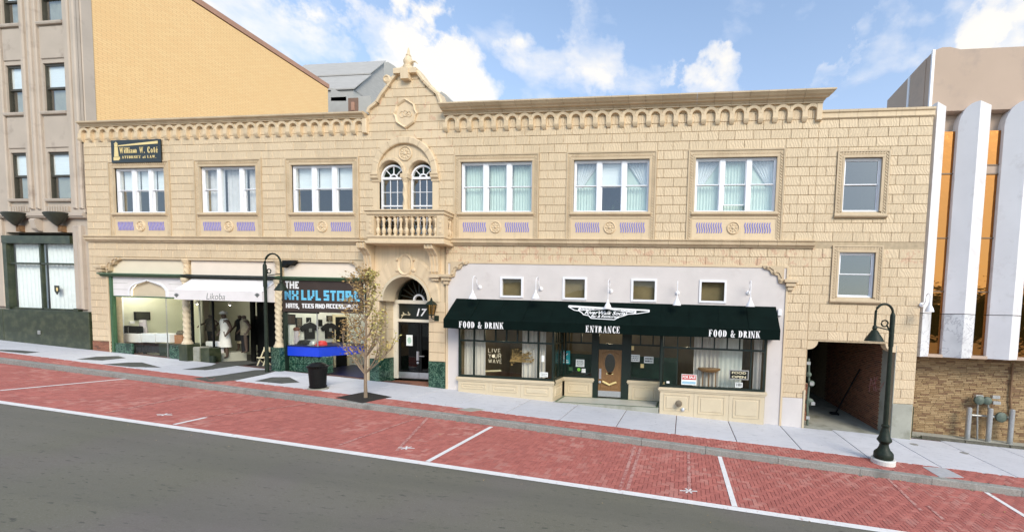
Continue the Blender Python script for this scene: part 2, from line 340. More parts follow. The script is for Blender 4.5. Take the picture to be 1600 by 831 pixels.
# ------------------------------------------------------------------ mesh helpers
WL = {}
def wloc(p): return WL[p.name] if p is not None else Vector((0, 0, 0))
class MB:
    def __init__(s): s.v = []; s.f = []; s.k = []; s.mi = 0
    def add(s, vs, fs):
        o = len(s.v); s.v += [tuple(v) for v in vs]; s.f += [[i+o for i in f] for f in fs]; s.k += [s.mi]*len(fs); return s
    def box(s, x0, x1, y0, y1, z0, z1):
        return s.add([(x0, y0, z0), (x1, y0, z0), (x1, y1, z0), (x0, y1, z0), (x0, y0, z1), (x1, y0, z1), (x1, y1, z1), (x0, y1, z1)],
                     [(0, 3, 2, 1), (4, 5, 6, 7), (0, 1, 5, 4), (1, 2, 6, 5), (2, 3, 7, 6), (3, 0, 4, 7)])
    def front(s, x0, x1, y0, y1, z0, z1, c=.012):        # block whose -Y face has chamfered edges
        c = min(c, (x1-x0)*.4, (z1-z0)*.4)
        return s.add([(x0+c, y0, z0+c), (x1-c, y0, z0+c), (x1-c, y0, z1-c), (x0+c, y0, z1-c), (x0, y0+c, z0), (x1, y0+c, z0), (x1, y0+c, z1), (x0, y0+c, z1),
                      (x0, y1, z0), (x1, y1, z0), (x1, y1, z1), (x0, y1, z1)],
                     [(0, 1, 2, 3), (0, 4, 5, 1), (1, 5, 6, 2), (2, 6, 7, 3), (3, 7, 4, 0), (4, 8, 9, 5), (5, 9, 10, 6), (6, 10, 11, 7), (7, 11, 8, 4)])
    def cbox(s, x0, x1, y0, y1, z0, z1, c=.02):          # box chamfered on every vertical and horizontal edge of its front and top
        xs = [(x0, x1, y0, y1, z0), (x0, x1, y0, y1, z1-c), (x0+c, x1-c, y0+c, y1-c, z1)]
        return s.loft([[(a, d0, z), (b, d0, z), (b, d1, z), (a, d1, z)] for a, b, d0, d1, z in xs])
    def prism(s, poly, y0, y1):
        n = len(poly)
        return s.add([(x, y0, z) for x, z in poly]+[(x, y1, z) for x, z in poly], [list(range(n)), list(range(2*n-1, n-1, -1))]+[(i, i+n, (i+1) % n+n, (i+1) % n) for i in range(n)])
    def prismx(s, poly, x0, x1):
        n = len(poly)
        return s.add([(x0, y, z) for y, z in poly]+[(x1, y, z) for y, z in poly], [list(range(n)), list(range(2*n-1, n-1, -1))]+[(i, i+n, (i+1) % n+n, (i+1) % n) for i in range(n)])
    def prismz(s, poly, z0, z1):
        n = len(poly)
        return s.add([(x, y, z0) for x, y in poly]+[(x, y, z1) for x, y in poly], [list(range(n))[::-1], list(range(n, 2*n))]+[(i, (i+1) % n, (i+1) % n+n, i+n) for i in range(n)])
    def loft(s, loops, cap=True):
        n = len(loops[0]); vs = [p for l in loops for p in l]; fs = []
        for k in range(len(loops)-1):
            for i in range(n): fs.append((k*n+i, k*n+(i+1) % n, (k+1)*n+(i+1) % n, (k+1)*n+i))
        if cap: fs += [list(range(n))[::-1], list(range((len(loops)-1)*n, len(loops)*n))]
        return s.add(vs, fs)
    def lathe(s, cx, cy, prof, n=16, cap=True, sx=1, sy=1):
        return s.loft([[(cx+r*sx*math.cos(2*math.pi*i/n), cy+r*sy*math.sin(2*math.pi*i/n), z) for i in range(n)] for r, z in prof], cap)
    def lathey(s, cx, cz, prof, n=20, sx=1, sz=1):        # disc facing -Y, prof = (radius, y)
        return s.loft([[(cx+r*sx*math.cos(2*math.pi*i/n), y, cz+r*sz*math.sin(2*math.pi*i/n)) for i in range(n)] for r, y in prof])
    def tube(s, pts, r, n=8):
        pts = [Vector(p) for p in pts]; loops = []
        rs = r if isinstance(r, (list, tuple)) else [r]*len(pts)
        for i, p in enumerate(pts):
            d = (pts[min(i+1, len(pts)-1)]-pts[max(i-1, 0)]).normalized()
            a = d.cross(Vector((0, 0, 1)) if abs(d.z) < .93 else Vector((1, 0, 0))).normalized(); b = d.cross(a)
            loops.append([p+(a*math.cos(2*math.pi*k/n)+b*math.sin(2*math.pi*k/n))*rs[i] for k in range(n)])
        return s.loft(loops)
    def beam(s, p, q, w, h):                               # rectangular bar from p to q
        p, q = Vector(p), Vector(q); d = (q-p).normalized(); a = d.cross(Vector((0, 1, 0)) if abs(d.y) < .9 else Vector((1, 0, 0))).normalized(); b = d.cross(a)
        lo = [[c+a*sx*w/2+b*sy*h/2 for sx, sy in ((-1, -1), (1, -1), (1, 1), (-1, 1))] for c in (p, q)]
        return s.loft(lo)
    def build(s, name, mat, parent=None, smooth=False, fix=True):
        lo = [min(v[i] for v in s.v) for i in range(3)]; hi = [max(v[i] for v in s.v) for i in range(3)]
        c = Vector([(lo[i]+hi[i])/2 for i in range(3)])
        me = bpy.data.meshes.new(name); me.from_pydata([(v[0]-c.x, v[1]-c.y, v[2]-c.z) for v in s.v], [], s.f)
        mats = mat if isinstance(mat, (list, tuple)) else [mat]
        for m in mats: me.materials.append(m)
        if len(mats) > 1: me.polygons.foreach_set('material_index', s.k)
        if fix and len(s.f) < 30000:
            bm = bmesh.new(); bm.from_mesh(me); bmesh.ops.recalc_face_normals(bm, faces=bm.faces); bm.to_mesh(me); bm.free()
        if smooth:
            me.polygons.foreach_set('use_smooth', [True]*len(me.polygons))
            if hasattr(me, 'set_sharp_from_angle'): me.set_sharp_from_angle(angle=rad(38))
        return link(name, me, parent, c)
def link(name, me, parent, c):
    o = bpy.data.objects.new(name, me); COL.objects.link(o); WL[o.name] = Vector(c)
    o.parent = parent; o.location = Vector(c)-wloc(parent); return o
def tag(o, label=None, cat=None, group=None, kind=None):
    for k, v in (('label', label), ('category', cat), ('group', group), ('kind', kind)):
        if v: o[k] = v
    return o
def thing(name, label, cat, loc, group=None):
    o = bpy.data.objects.new(name, None); COL.objects.link(o); o.empty_display_size = .2
    o.location = loc; WL[o.name] = Vector(loc); return tag(o, label, cat, group)
def struct(mb, name, mat, **k):
    return tag(mb.build(name, mat, **k), kind='structure')
def copy_tree(o, parent, delta):
    c = o.copy(); COL.objects.link(c); c.parent = parent
    if parent is None: c.location = o.location+delta
    WL[c.name] = WL[o.name]+delta
    for ch in o.children: copy_tree(ch, c, delta)
    return c
def arc(cx, cz, r, a0, a1, n, sx=1, sz=1):
    return [(cx+r*sx*math.cos(rad(a0+(a1-a0)*i/n)), cz+r*sz*math.sin(rad(a0+(a1-a0)*i/n))) for i in range(n+1)]

# lettering ---------------------------------------------------------
def upright(x, y, z): return lambda u, v, w: (x+u, y-w, z+v)
def letters(polys, w, h, fn, thick, name, mat, parent=None, slant=0):
    """polys in their own units -> scaled to w x h, centred, mapped by fn(u, v, depth)"""
    x0 = min(p[0] for q in polys for p in q); x1 = max(p[0] for q in polys for p in q); y0 = min(p[1] for q in polys for p in q); y1 = max(p[1] for q in polys for p in q)
    mb = MB()
    for q in polys:
        n = len(q); P = [((p[0]-x0)/(x1-x0)*w-w/2+slant*((p[1]-y0)/(y1-y0)-.5)*h, ((p[1]-y0)/(y1-y0)-.5)*h) for p in q]
        mb.add([fn(u, v, thick) for u, v in P]+[fn(u, v, -.001) for u, v in P], [list(range(n))]+[(i, (i+1) % n, (i+1) % n+n, i+n) for i in range(n)])
    return mb.build(name, mat, parent)
def font_polys(s, bold=0.0, shear=0.0, space=1.0):
    cu = bpy.data.curves.new('lettering', 'FONT'); cu.body = s; cu.offset = bold; cu.shear = shear; cu.space_character = space; cu.resolution_u = 3
    ob = bpy.data.objects.new('lettering', cu); COL.objects.link(ob); bpy.context.view_layer.update()
    me = ob.evaluated_get(bpy.context.evaluated_depsgraph_get()).to_mesh()
    out = [[(me.vertices[i].co.x, me.vertices[i].co.y) for i in p.vertices] for p in me.polygons]
    ob.evaluated_get(bpy.context.evaluated_depsgraph_get()).to_mesh_clear(); bpy.data.objects.remove(ob); bpy.data.curves.remove(cu); return out
def text(s, w, h, fn, name, mat, parent=None, bold=.0, shear=0, thick=.006, space=1.0):
    return letters(font_polys(s, bold, shear, space), w, h, fn, thick, name, mat, parent)
def seg(a, b, w0, w1=None):
    w1 = w0 if w1 is None else w1; d = Vector((b[0]-a[0], b[1]-a[1])).normalized(); n = Vector((-d.y, d.x))
    return [(a[0]+n.x*w0/2, a[1]+n.y*w0/2), (a[0]-n.x*w0/2, a[1]-n.y*w0/2), (b[0]-n.x*w1/2, b[1]-n.y*w1/2), (b[0]+n.x*w1/2, b[1]+n.y*w1/2)]
def bowl(cx, cz, rx, rz, a0, a1, tk, th, n=10):           # fat-thin curved stroke
    out = []
    for i in range(n):
        q = []
        for a, k in ((a0+(a1-a0)*i/n, 0), (a0+(a1-a0)*(i+1)/n, 0), (a0+(a1-a0)*(i+1)/n, 1), (a0+(a1-a0)*i/n, 1)):
            t = tk*abs(math.cos(rad(a)))+th*abs(math.sin(rad(a))); q.append((cx+(rx-k*t)*math.cos(rad(a)), cz+(rz-k*(th if True else t))*math.sin(rad(a))))
        out.append(q)
    return out
T_, H_ = .25, .085
def stem(x, z0=0, z1=1, serif=True):
    o = [[(x, z0), (x+T_, z0), (x+T_, z1), (x, z1)]]
    if serif:
        for z in (z0, z1-H_): o.append([(x-.07, z), (x+T_+.07, z), (x+T_+.07, z+H_), (x-.07, z+H_)])
    return o
def bar(x0, x1, z): return [[(x0, z), (x1, z), (x1, z+H_), (x0, z+H_)]]
def fl(x, z0, z1): return [[(x, z0), (x+.06, z0), (x+.06, z1), (x, z1)]]
def thin_polys(s, w=.085):
    G_ = {'L': (.5, [((0, 1), (0, 0)), ((0, 0), (.5, 0))]), 'I': (.05, [((0, 0), (0, 1))]), 'V': (.62, [((0, 1), (.31, 0)), ((.31, 0), (.62, 1))]), 'E': (.5, [((0, 0), (0, 1)), ((0, 1), (.5, 1)), ((0, .5), (.42, .5)), ((0, 0), (.5, 0))]),
          'Y': (.6, [((0, 1), (.3, .5)), ((.6, 1), (.3, .5)), ((.3, .5), (.3, 0))]), 'U': (.56, [((0, 1), (0, .2)), ((0, .2), (.16, 0)), ((.16, 0), (.4, 0)), ((.4, 0), (.56, .2)), ((.56, .2), (.56, 1))]),
          'R': (.54, [((0, 0), (0, 1)), ((0, 1), (.4, 1)), ((.4, 1), (.54, .86)), ((.54, .86), (.54, .62)), ((.54, .62), (.4, .5)), ((.4, .5), (0, .5)), ((.3, .5), (.54, 0))]),
          'W': (.9, [((0, 1), (.22, 0)), ((.22, 0), (.45, .9)), ((.45, .9), (.68, 0)), ((.68, 0), (.9, 1))]), 'A': (.66, [((0, 0), (.33, 1)), ((.33, 1), (.66, 0)), ((.12, .34), (.54, .34))])}
    x, out = 0, []
    for ch in s:
        wd, st = G_[ch]
        for a, b in st: out.append(seg((x+a[0], a[1]), (x+b[0], b[1]), w))
        x += wd+.34
    return out
SERIF = {
 'F': (.62, stem(0)+bar(.1, .58, .93)+fl(.52, .72, 1)+bar(.2, .42, .48)+fl(.38, .36, .64)),
 'E': (.64, stem(0)+bar(.1, .58, .93)+fl(.52, .72, 1)+bar(.2, .42, .48)+fl(.38, .36, .64)+bar(.1, .60, 0)+fl(.54, 0, .28)),
 'O': (.70, bowl(.35, .5, .35, .52, 0, 360, T_, H_, 16)),
 'D': (.70, stem(0)+bowl(.2, .5, .48, .5, -90, 90, T_, H_)),
 'R': (.72, stem(0)+bowl(.2, .735, .36, .265, -90, 90, T_, H_)+[[(.28, .5), (.46, .5), (.68, 0), (.46, 0)]]+bar(.46, .74, 0)),
 'I': (.21, stem(0)),
 'N': (.74, stem(-.0, serif=False)[0:0]+[[(.03, 0), (.10, 0), (.10, 1), (.03, 1)], [(.60, 0), (.67, 0), (.67, 1), (.60, 1)], [(.0, 1), (.2, 1), (.67, 0), (.47, 0)]]+bar(-.05, .18, 0)+bar(.50, .76, .93)),
 'K': (.74, stem(0)+[seg((.2, .42), (.6, .97), .07), [(.27, .56), (.43, .7), (.74, 0), (.5, 0)]]+bar(.46, .78, 0)+bar(.46, .72, .93)),
 'T': (.62, stem(.2)+bar(0, .61, .93)+fl(0, .72, 1)+fl(.55, .72, 1)),
 'A': (.74, [[(.30, 1), (.44, 1), (.70, 0), (.48, 0)], seg((.34, .95), (.08, 0), .07)]+bar(.16, .56, .28)+bar(-.03, .2, 0)+bar(.42, .76, 0)),
 'C': (.66, bowl(.35, .5, .35, .52, 42, 318, T_, H_, 14)+fl(.56, .66, 1)+fl(.56, .02, .30)),
 'L': (.60, stem(0)+bar(.1, .56, 0)+fl(.50, 0, .34)),
 'W': (1.02, [[(0, 1), (.2, 1), (.36, 0), (.26, 0)], seg((.30, .05), (.48, .95), .07), [(.40, 1), (.6, 1), (.76, 0), (.66, 0)], seg((.70, .05), (.92, .95), .07)]+bar(-.05, .24, .93)+bar(.36, .64, .93)+bar(.80, 1.0, .93)),
 'Y': (.74, [[(0, 1), (.2, 1), (.44, .45), (.28, .42)], seg((.38, .45), (.64, .95), .07)]+stem(.26, 0, .47, False)+bar(.18, .56, 0)+bar(-.05, .26, .93)+bar(.50, .74, .93)),
 'M': (.9, stem(.62)+[[(.05, 0), (.11, 0), (.11, 1), (.05, 1)], [(.03, 1), (.2, 1), (.46, .1), (.38, .02)], seg((.42, .06), (.66, .96), .07)]+bar(-.04, .2, 0)),
 '&': (.82, bowl(.30, .76, .20, .26, 0, 360, .12, .07, 10)+bowl(.30, .28, .30, .30, 60, 350, .2, .07, 10)+[[(.16, .62), (.34, .62), (.80, 0), (.56, 0)], seg((.58, .16), (.74, .46), .08)]+bar(.6, .86, .42)),
 'i': (.2, stem(0, 0, .66)+[[(.02, .78), (.2, .78), (.2, .95), (.02, .95)]]), 'l': (.2, stem(0)),
 'a': (.5, stem(.28, 0, .5, False)+bowl(.22, .2, .22, .22, 40, 330, .14, .07, 8)+bowl(.24, .42, .25, .24, 0, 150, .16, .08, 6)+bar(.28, .56, 0)),
 'm': (.98, stem(0, 0, .66)+stem(.34, 0, .5, False)+stem(.70, 0, .5, False)+bowl(.32, .44, .23, .22, 0, 150, .18, .1, 6)+bowl(.68, .44, .23, .22, 0, 150, .18, .1, 6)+bar(.3, .6, 0)+bar(.66, .96, 0)),
 'o': (.54, bowl(.27, .33, .27, .35, 0, 360, .17, .07, 12)), 't': (.36, stem(.06, .04, .9, False)+bar(-.04, .36, .60)+bar(.1, .36, 0)),
 'e': (.52, bowl(.27, .33, .27, .35, 20, 330, .17, .07, 12)+bar(.08, .5, .32)), '\u00e9': (.52, bowl(.27, .33, .27, .35, 20, 330, .17, .07, 12)+bar(.08, .5, .32)+[[(.2, .76), (.3, .76), (.44, .98), (.3, .98)]]),
 '.': (.16, [[(0, 0), (.16, 0), (.16, .16), (0, .16)]]), ' ': (.3, [])}
def serif_polys(s, gap=.23):
    x, out = 0, []
    for ch in s:
        w, ps = SERIF[ch]
        for q in ps: out.append([(p[0]+x, p[1]) for p in q])
        x += w+gap
    return out
BITS = {'N': '1..1/11.1/1111/1.11/1..1', 'T': '111/.1./.1./.1./.1.', 'H': '1..1/1..1/1111/1..1/1..1', 'E': '111/1../11./1../111', 'X': '1..1/1..1/.11./1..1/1..1', 'L': '1../1../1../1../111',
        'V': '1..1/1..1/1..1/1.1./11..', 'S': '111/1../111/..1/111', 'O': '1111/1..1/1..1/1..1/1111', 'R': '111./1.1./1111/1..1/1..1', 'A': '1111/1..1/1111/1..1/1..1',
        'D': '111./1..1/1..1/1..1/111.', 'C': '111/1../1../1../111', 'I': '1/1/1/1/1', ',': './././1/1', ' ': '../../../../..'}
def bit_polys(s):
    x, out = 0, []
    for ch in s:
        rows = BITS[ch].split('/'); w = len(rows[0])
        for r, row in enumerate(rows):
            c = 0
            while c < w:
                if row[c] == '1':
                    e2 = c
                    while e2 < w and row[e2] == '1': e2 += 1
                    out.append([(x+c-.14, 4-r-.06), (x+e2+.14, 4-r-.06), (x+e2+.14, 5-r+.06), (x+c-.14, 5-r+.06)]); c = e2
                else: c += 1
        x += w+.75
    return out

# ------------------------------------------------------------------ ground, road, parking lane, sidewalk
def interp(tab, x):
    if x <= tab[0][0]: a, b = tab[0], tab[1]
    elif x >= tab[-1][0]: a, b = tab[-2], tab[-1]
    else:
        for a, b in zip(tab, tab[1:]):
            if x <= b[0]: break
    return a[1]+(b[1]-a[1])*(x-a[0])/(b[0]-a[0])
YC = lambda x: interp([(-29, -2.70), (-15, -2.98), (-5.4, -3.16), (2.5, -3.50), (9.1, -3.77)], x)     # inner edge of the kerb
YB = lambda x: interp([(-29, -2.0), (-18, -2.27), (-10.5, -2.34), (-5.7, -2.50), (2.7, -2.65), (9.8, -2.92)], x)   # concrete / brick strip
YW = lambda x: interp([(-19.2, -6.20), (-10.7, -6.36), (-3.8, -6.50), (1.9, -6.64), (4.7, -6.71)], x)  # upper edge of the white line
KW, LANE = .20, -.17
def sheet(name, ya, yb, dz, x0, x1, step, mat, kind='structure', th=0):
    n = max(1, int((x1-x0)/step)); mb = MB()
    for i in range(n):
        a, b = x0+(x1-x0)*i/n, x0+(x1-x0)*(i+1)/n
        mb.add([(a, ya(a), gz(a)+dz), (b, ya(b), gz(b)+dz), (b, yb(b), gz(b)+dz), (a, yb(a), gz(a)+dz)], [(0, 1, 2, 3)])
    return tag(mb.build(name, mat, fix=False), kind=kind)
C_ = lambda v: (lambda x: v)
gm = MB(); xs = [-900, -60, -20, 20, 60, 900]; ys = [-900, -60, -12, 30, 900]
for i in range(5):
    for j in range(4):
        gm.add([(xs[i+a], ys[j+b], gz(xs[i+a])-.36) for a, b in ((0, 0), (1, 0), (1, 1), (0, 1))], [(0, 1, 2, 3)])
struct(gm, 'ground', DKCONC, fix=False)
sheet('road', C_(-19), lambda x: YW(x)-.10, LANE-.004, -60, 60, 4, ASPH)
lane = sheet('parking_lane', lambda x: YW(x)-.12, lambda x: YC(x)-KW+.02, LANE-.022, -46, 22, 2, JOINT)
PAVE_X = (-36, 14)

def paver_mesh(w, d, c=.006, th=.03):
    mb = MB(); s = SLOPE
    P = lambda x, y, z: (x, y, z+s*x)
    mb.add([P(-w/2+c, -d/2+c, 0), P(w/2-c, -d/2+c, 0), P(w/2-c, d/2-c, 0), P(-w/2+c, d/2-c, 0), P(-w/2, -d/2, -c), P(w/2, -d/2, -c), P(w/2, d/2, -c), P(-w/2, d/2, -c),
            P(-w/2, -d/2, -th), P(w/2, -d/2, -th), P(w/2, d/2, -th), P(-w/2, d/2, -th)],
           [(0, 1, 2, 3), (0, 4, 5, 1), (1, 5, 6, 2), (2, 6, 7, 3), (3, 7, 4, 0), (4, 8, 9, 5), (5, 9, 10, 6), (6, 10, 11, 7), (7, 11, 8, 4)])
    return mb
def pave(owner, name, ya, yb, dz, x0, x1, nmax, a=.102, gap=.006):
    items = []
    for i in range(int((x1-x0)/a)):
        x = x0+i*a
        lo, hi = ya(x), yb(x)
        j0 = math.floor(lo/a)-1
        for j in range(j0, math.ceil(hi/a)+1):
            k = (i-j) % 4; y = j*a
            if k == 0: c = (x+a, y+a/2); t = 0
            elif k == 3: c = (x+a/2, y+a); t = 1
            else: continue
            half = a/2 if t == 0 else a
            if c[1]-half < lo-.02 or c[1]+half > hi+.02:
                if c[1] < lo-.02 or c[1] > hi+.02: continue
            y0, y1 = max(c[1]-half+gap/2, lo+.004), min(c[1]+half-gap/2, hi-.004)
            if y1-y0 > .02: items.append((c[0], c[1], t, y0, y1))
    items.sort(key=lambda c: (Vector((c[0], c[1], gz(c[0])))-CAM).length)
    protos = [paver_mesh(2*a-gap, a-gap), paver_mesh(a-gap, 2*a-gap)]; me = []
    for p in protos:
        m = bpy.data.meshes.new(name); m.from_pydata(p.v, [], p.f); m.materials.append(PAVER); me.append(m)
    rest = MB()
    for n, (x, y, t, y0, y1) in enumerate(items):
        z = gz(x)+dz+R.uniform(-.0025, .0025)
        whole = y1-y0 > (a if t == 0 else 2*a)-gap-.001
        if n < nmax and whole: link(name, me[t], owner, (x, y, z))
        else:
            p = protos[t] if whole else paver_mesh((2*a if t == 0 else a)-gap, y1-y0); y = (y0+y1)/2; tx, ty = R.uniform(-.012, .012), R.uniform(-.012, .012)
            rest.add([(v[0]+x, v[1]+y, v[2]+z+v[0]*tx+v[1]*ty) for v in p.v], p.f)
    if rest.v: tag(rest.build(name+'_field', PAVER, owner, fix=False), kind='stuff')
pave(lane, 'paver', lambda x: YW(x)-.05, lambda x: YC(x)-KW, LANE, PAVE_X[0], PAVE_X[1], 300)

# painted lines (4 mm above the pavers), old paint marks
sheet('edge_line_marking', lambda x: YW(x)-.17, lambda x: YW(x)+.0, LANE+.007, -46, 22, 1, LINEP)
def paint(name, p, q, w, mat, dz=LANE+.008):
    (x0, y0), (x1, y1) = p, q; d = Vector((x1-x0, y1-y0)).normalized(); n = Vector((-d.y, d.x))*w/2
    P = [(x0+n.x, y0+n.y), (x0-n.x, y0-n.y), (x1-n.x, y1-n.y), (x1+n.x, y1+n.y)]
    return tag(MB().add([(x, y, gz(x)+dz) for x, y in P], [(0, 1, 2, 3)]).build(name, mat, fix=False), kind='structure')
for (a, b) in (((0, 610), (216, 590)), ((668, 721), (768, 666.5)), ((1148, 791), (1124.5, 713)), ((1541, 769), (1606, 809))):
    paint('stall_line_marking', G(*a, dz=LANE), G(*b, dz=LANE), .12, LINEP)
paint('stall_line_marking', G(272, 663, dz=LANE), G(322, 652, dz=LANE), .10, LINEP)
paint('stall_line_marking', G(322, 651, dz=LANE), G(520, 604+22, dz=LANE), .07, CHALK)
for a, b in (((620, 704), (668, 653)), ((1077, 770), (1076, 706)), ((968, 766), (992, 697)), ((980, 766), (1001, 699)), ((530, 695), (660, 650)), ((165, 645), (290, 620)), ((1440, 798), (1385, 745)), ((1475, 812), (1450, 790))):
    paint('faded_line_marking', G(*a, dz=LANE), G(*b, dz=LANE), .08, CHALK)
for x, y in ((635, 700), (1076, 767), (257, 648)):
    gx, gy = G(x, y, dz=LANE)
    for a, l in ((.2, .20), (1.1, .13), (2.2, .12)):
        paint('cross_mark', (gx-l*math.cos(a), gy-l*math.sin(a)), (gx+l*math.cos(a), gy+l*math.sin(a)), .04, LINEP, LANE+.010+.002*a)

# kerb of granite stones
kerb = sheet('kerb', lambda x: YC(x)-KW+.02, lambda x: YC(x)-.02, LANE-.01, -46, 22, 4, JOINT)
x = -46.0
while x < 22:
    L = R.uniform(1.7, 2.3); a, b = x+.006, x+L-.006; c = .018
    lp = lambda dz, i: [(a, YC(a)-KW+i, gz(a)+dz), (b, YC(b)-KW+i, gz(b)+dz), (b, YC(b)-i*.3, gz(b)+dz), (a, YC(a)-i*.3, gz(a)+dz)]
    MB().loft([lp(-.4, 0), lp(-c, 0), lp(.0, c)]).build('kerb_stone', GRANITE, kerb)
    x += L
# sidewalk: joint bed, concrete flags, brick strip
walk = sheet('sidewalk', lambda x: YC(x)-.03, C_(.38), -.022, -46, 22, 2, JOINT)
SJ = -7.98-1.953*20
k = 0
while SJ < 20:
    a, b = SJ+.013, SJ+1.953-.013; c = .012; yb_ = .02 if b < 8.9 else .42
    if a < 8.4 < b+1: yb_ = .2
    lp = lambda dz, i: [(a+i, YB(a)+.01+i, gz(a+i)+dz), (b-i, YB(b)+.01+i, gz(b-i)+dz), (b-i, yb_-i, gz(b-i)+dz), (a+i, yb_-i, gz(a+i)+dz)]
    MB().loft([lp(-.1, 0), lp(-.008, 0), lp(0, c)]).build('concrete_slab', CONC, walk)
    SJ += 1.953
strip = sheet('brick_strip', lambda x: YC(x)-.01, lambda x: YB(x)+.02, -.02, -46, 22, 2, JOINT)
pave(strip, 'paver', YC, YB, .002, PAVE_X[0], PAVE_X[1], 150)
def patch(name, pts, mat, dz=.004, th=.02, kind='structure'):
    P = [G(*p) for p in pts]
    return tag(MB().loft([[(x, y, gz(x)+dz-th) for x, y in P], [(x, y, gz(x)+dz) for x, y in P]]).build(name, mat), kind=kind)
SHADREM = M('shadow_remnant', (.075, .075, .062), .95, .25, 3, .3, 60)  # leftover shadow shapes on the sidewalk, painted as thin dark patches
patch('shadow_remnant_patch', [(285, 577), (322, 578), (400, 567), (388, 563), (345, 565), (330, 571)], SHADREM)
patch('shadow_remnant_patch', [(205, 573), (252, 574), (222, 566), (200, 566), (160, 569)], SHADREM)
patch('shadow_remnant_patch', [(120, 561), (160, 563), (197, 559), (185, 556), (150, 557)], SHADREM)
patch('shadow_remnant_patch', [(300, 591), (345, 586), (398, 578), (440, 577), (412, 585), (368, 594), (330, 597)], SHADREM)
patch('shadow_remnant_patch', [(0, 548), (40, 552), (62, 550), (30, 547), (0, 546)], SHADREM)
patch('shadow_remnant_patch', [(398, 595), (440, 599), (468, 597), (452, 589), (425, 589)], SHADREM)
pit = patch('tree_pit', [(524, 621), (566, 629.5), (612, 620), (571, 612)], SOIL, .010)
patch('utility_cover_plate', [(1441, 729), (1476, 731), (1506, 746), (1468, 745)], M('cover_plate', (.40, .40, .41), .8, .1, 8), .012)
patch('utility_cover_plate', [(714, 640), (735, 643), (758, 640), (736, 637)], DKCONC, .012)
def cover(px, py, r, label):
    x, y = G(px, py); mb = MB().lathe(x, y, [(r, gz(x)-.02), (r, gz(x)+.008), (r*.9, gz(x)+.012), (r*.85, gz(x)+.009), (.02, gz(x)+.009)], 20)
    return tag(mb.build('valve_cover', GREYM), label, 'valve cover', 'small iron covers in the pavement')
cover(1428, 694, .13, 'small round iron cover in the pavement close to the alley pier')
cover(1507, 707.5, .13, 'small round iron cover in the pavement below the gas meter')
# leaf litter / debris along the kerb
db = MB()
for i in range(420):
    x = R.uniform(-34, 13); y = YW(x)-.17-abs(R.gauss(0, .35)) if i > 240 else YC(x)-KW-abs(R.gauss(0, .12))-.01 if R.random() < .7 else R.uniform(YC(x)-2, YC(x)-.3); s = R.uniform(.012, .04); a = R.uniform(0, 6.3)
    z = gz(x)+LANE+.006; s *= .6 if i > 240 else 1
    db.add([(x+s*math.cos(a+t)*u, y+s*math.sin(a+t)*u, z+R.uniform(.002, .014)) for t, u in ((0, 1), (1.6, .5), (3.1, 1), (4.7, .5))], [(0, 1, 2, 3)])
tag(db.build('leaf_litter', LEAFB, fix=False), kind='stuff')

# ------------------------------------------------------------------ the main building
B = thing('commercial_building', 'long two-storey cream terracotta building with an arcaded cornice, curved central gable and balcony', 'building', (-9.7, 0, .4))
BX0, BX1, GX0, GX1, TX = -27.72, 8.40, -13.36, -9.90, 4.57
LC0, LC1, SOF, TOWT = 6.45, 6.70, 11.68, 11.06
TRI = [(-26.09, -23.38), (-21.53, -18.70), (-16.97, -14.05), (-9.22, -6.20), (-4.51, -1.54), (.21, 3.17)]
WZ0, WZ1 = 7.78, 9.77
TOW = [(5.52, 6.80, 7.78, 9.68), (5.53, 6.77, 4.70, 6.32)]
# openings in the wall, then what the blocks leave out
OPEN = [(a, b, WZ0, WZ1) for a, b in TRI]+TOW+[(-12.85, -11.76, 6.9, 9.92), (-11.49, -10.45, 6.9, 9.90), (-26.65, -13.45, -3, 5.75), (-9.62, 3.60, -3, 5.78), (4.60, 7.67, -3, 3.04), (-12.89, -10.62, -3, 5.22)]
EXC = [(a-.28, b+.28, 6.70, 10.07) for a, b in TRI]+[(5.27, 7.05, 7.50, 9.94), (5.28, 7.02, 4.46, 6.57), (-13.12, -10.17, 6.4, 9.33), (-26.65, -13.45, -3, 5.75), (-9.83, 3.77, -3, 5.78), (4.60, 7.67, -3, 3.04), (-13.36, -9.86, -3, 6.45),
       (3.77, 4.60, -3, .89), (7.67, 8.4, -3, .87), (BX0, -26.65, -3, 1.86)]
GL = [(577, 169.7), (589, 160), (595.6, 148.6), (606, 135), (612, 125.5), (622.6, 112), (632, 106)]
GRT = [(642.8, 106), (654, 112), (665, 127.4), (673.6, 136), (686, 146.6), (688, 152), (692, 163)]
GLW = [F(*p) for p in GL]; GRW = [F(*p) for p in GRT]
ARC1 = (-11.65, 9.33, 1.46)
def gable_x(z):
    lt = sorted((q, p) for p, q in GLW); rt = sorted((q, p) for p, q in GRW)
    return interp(lt, z), interp(rt, z)
def solid_wall(rects, x0, x1, z0, z1, y0, y1):
    xs = sorted({x0, x1}|{v for r in rects for v in r[:2] if x0 < v < x1}); zs = sorted({z0, z1}|{v for r in rects for v in r[2:] if z0 < v < z1}); mb = MB()
    for i in range(len(xs)-1):
        run = None
        for j in range(len(zs)-1):
            cx, cz = (xs[i]+xs[i+1])/2, (zs[j]+zs[j+1])/2
            hole = any(r[0] < cx < r[1] and r[2] < cz < r[3] for r in rects)
            if not hole: run = (run[0], zs[j+1]) if run else (zs[j], zs[j+1])
            if (hole or j == len(zs)-2) and run: mb.box(xs[i], xs[i+1], y0, y1, *run); run = None
    return mb
wb = solid_wall(OPEN, BX0, BX1, -3, 11.05, .032, .38)
wb.box(BX0, TX, .032, .38, 11.05, 11.70)
wb.prism([(GX0+.02, 11.70)]+[(x+.05, z-.05) for x, z in GLW]+[(x-.05, z-.05) for x, z in GRW]+[(GX1-.02, 11.70)], .032, .38)
wb.build('wall', MORTAR, B)
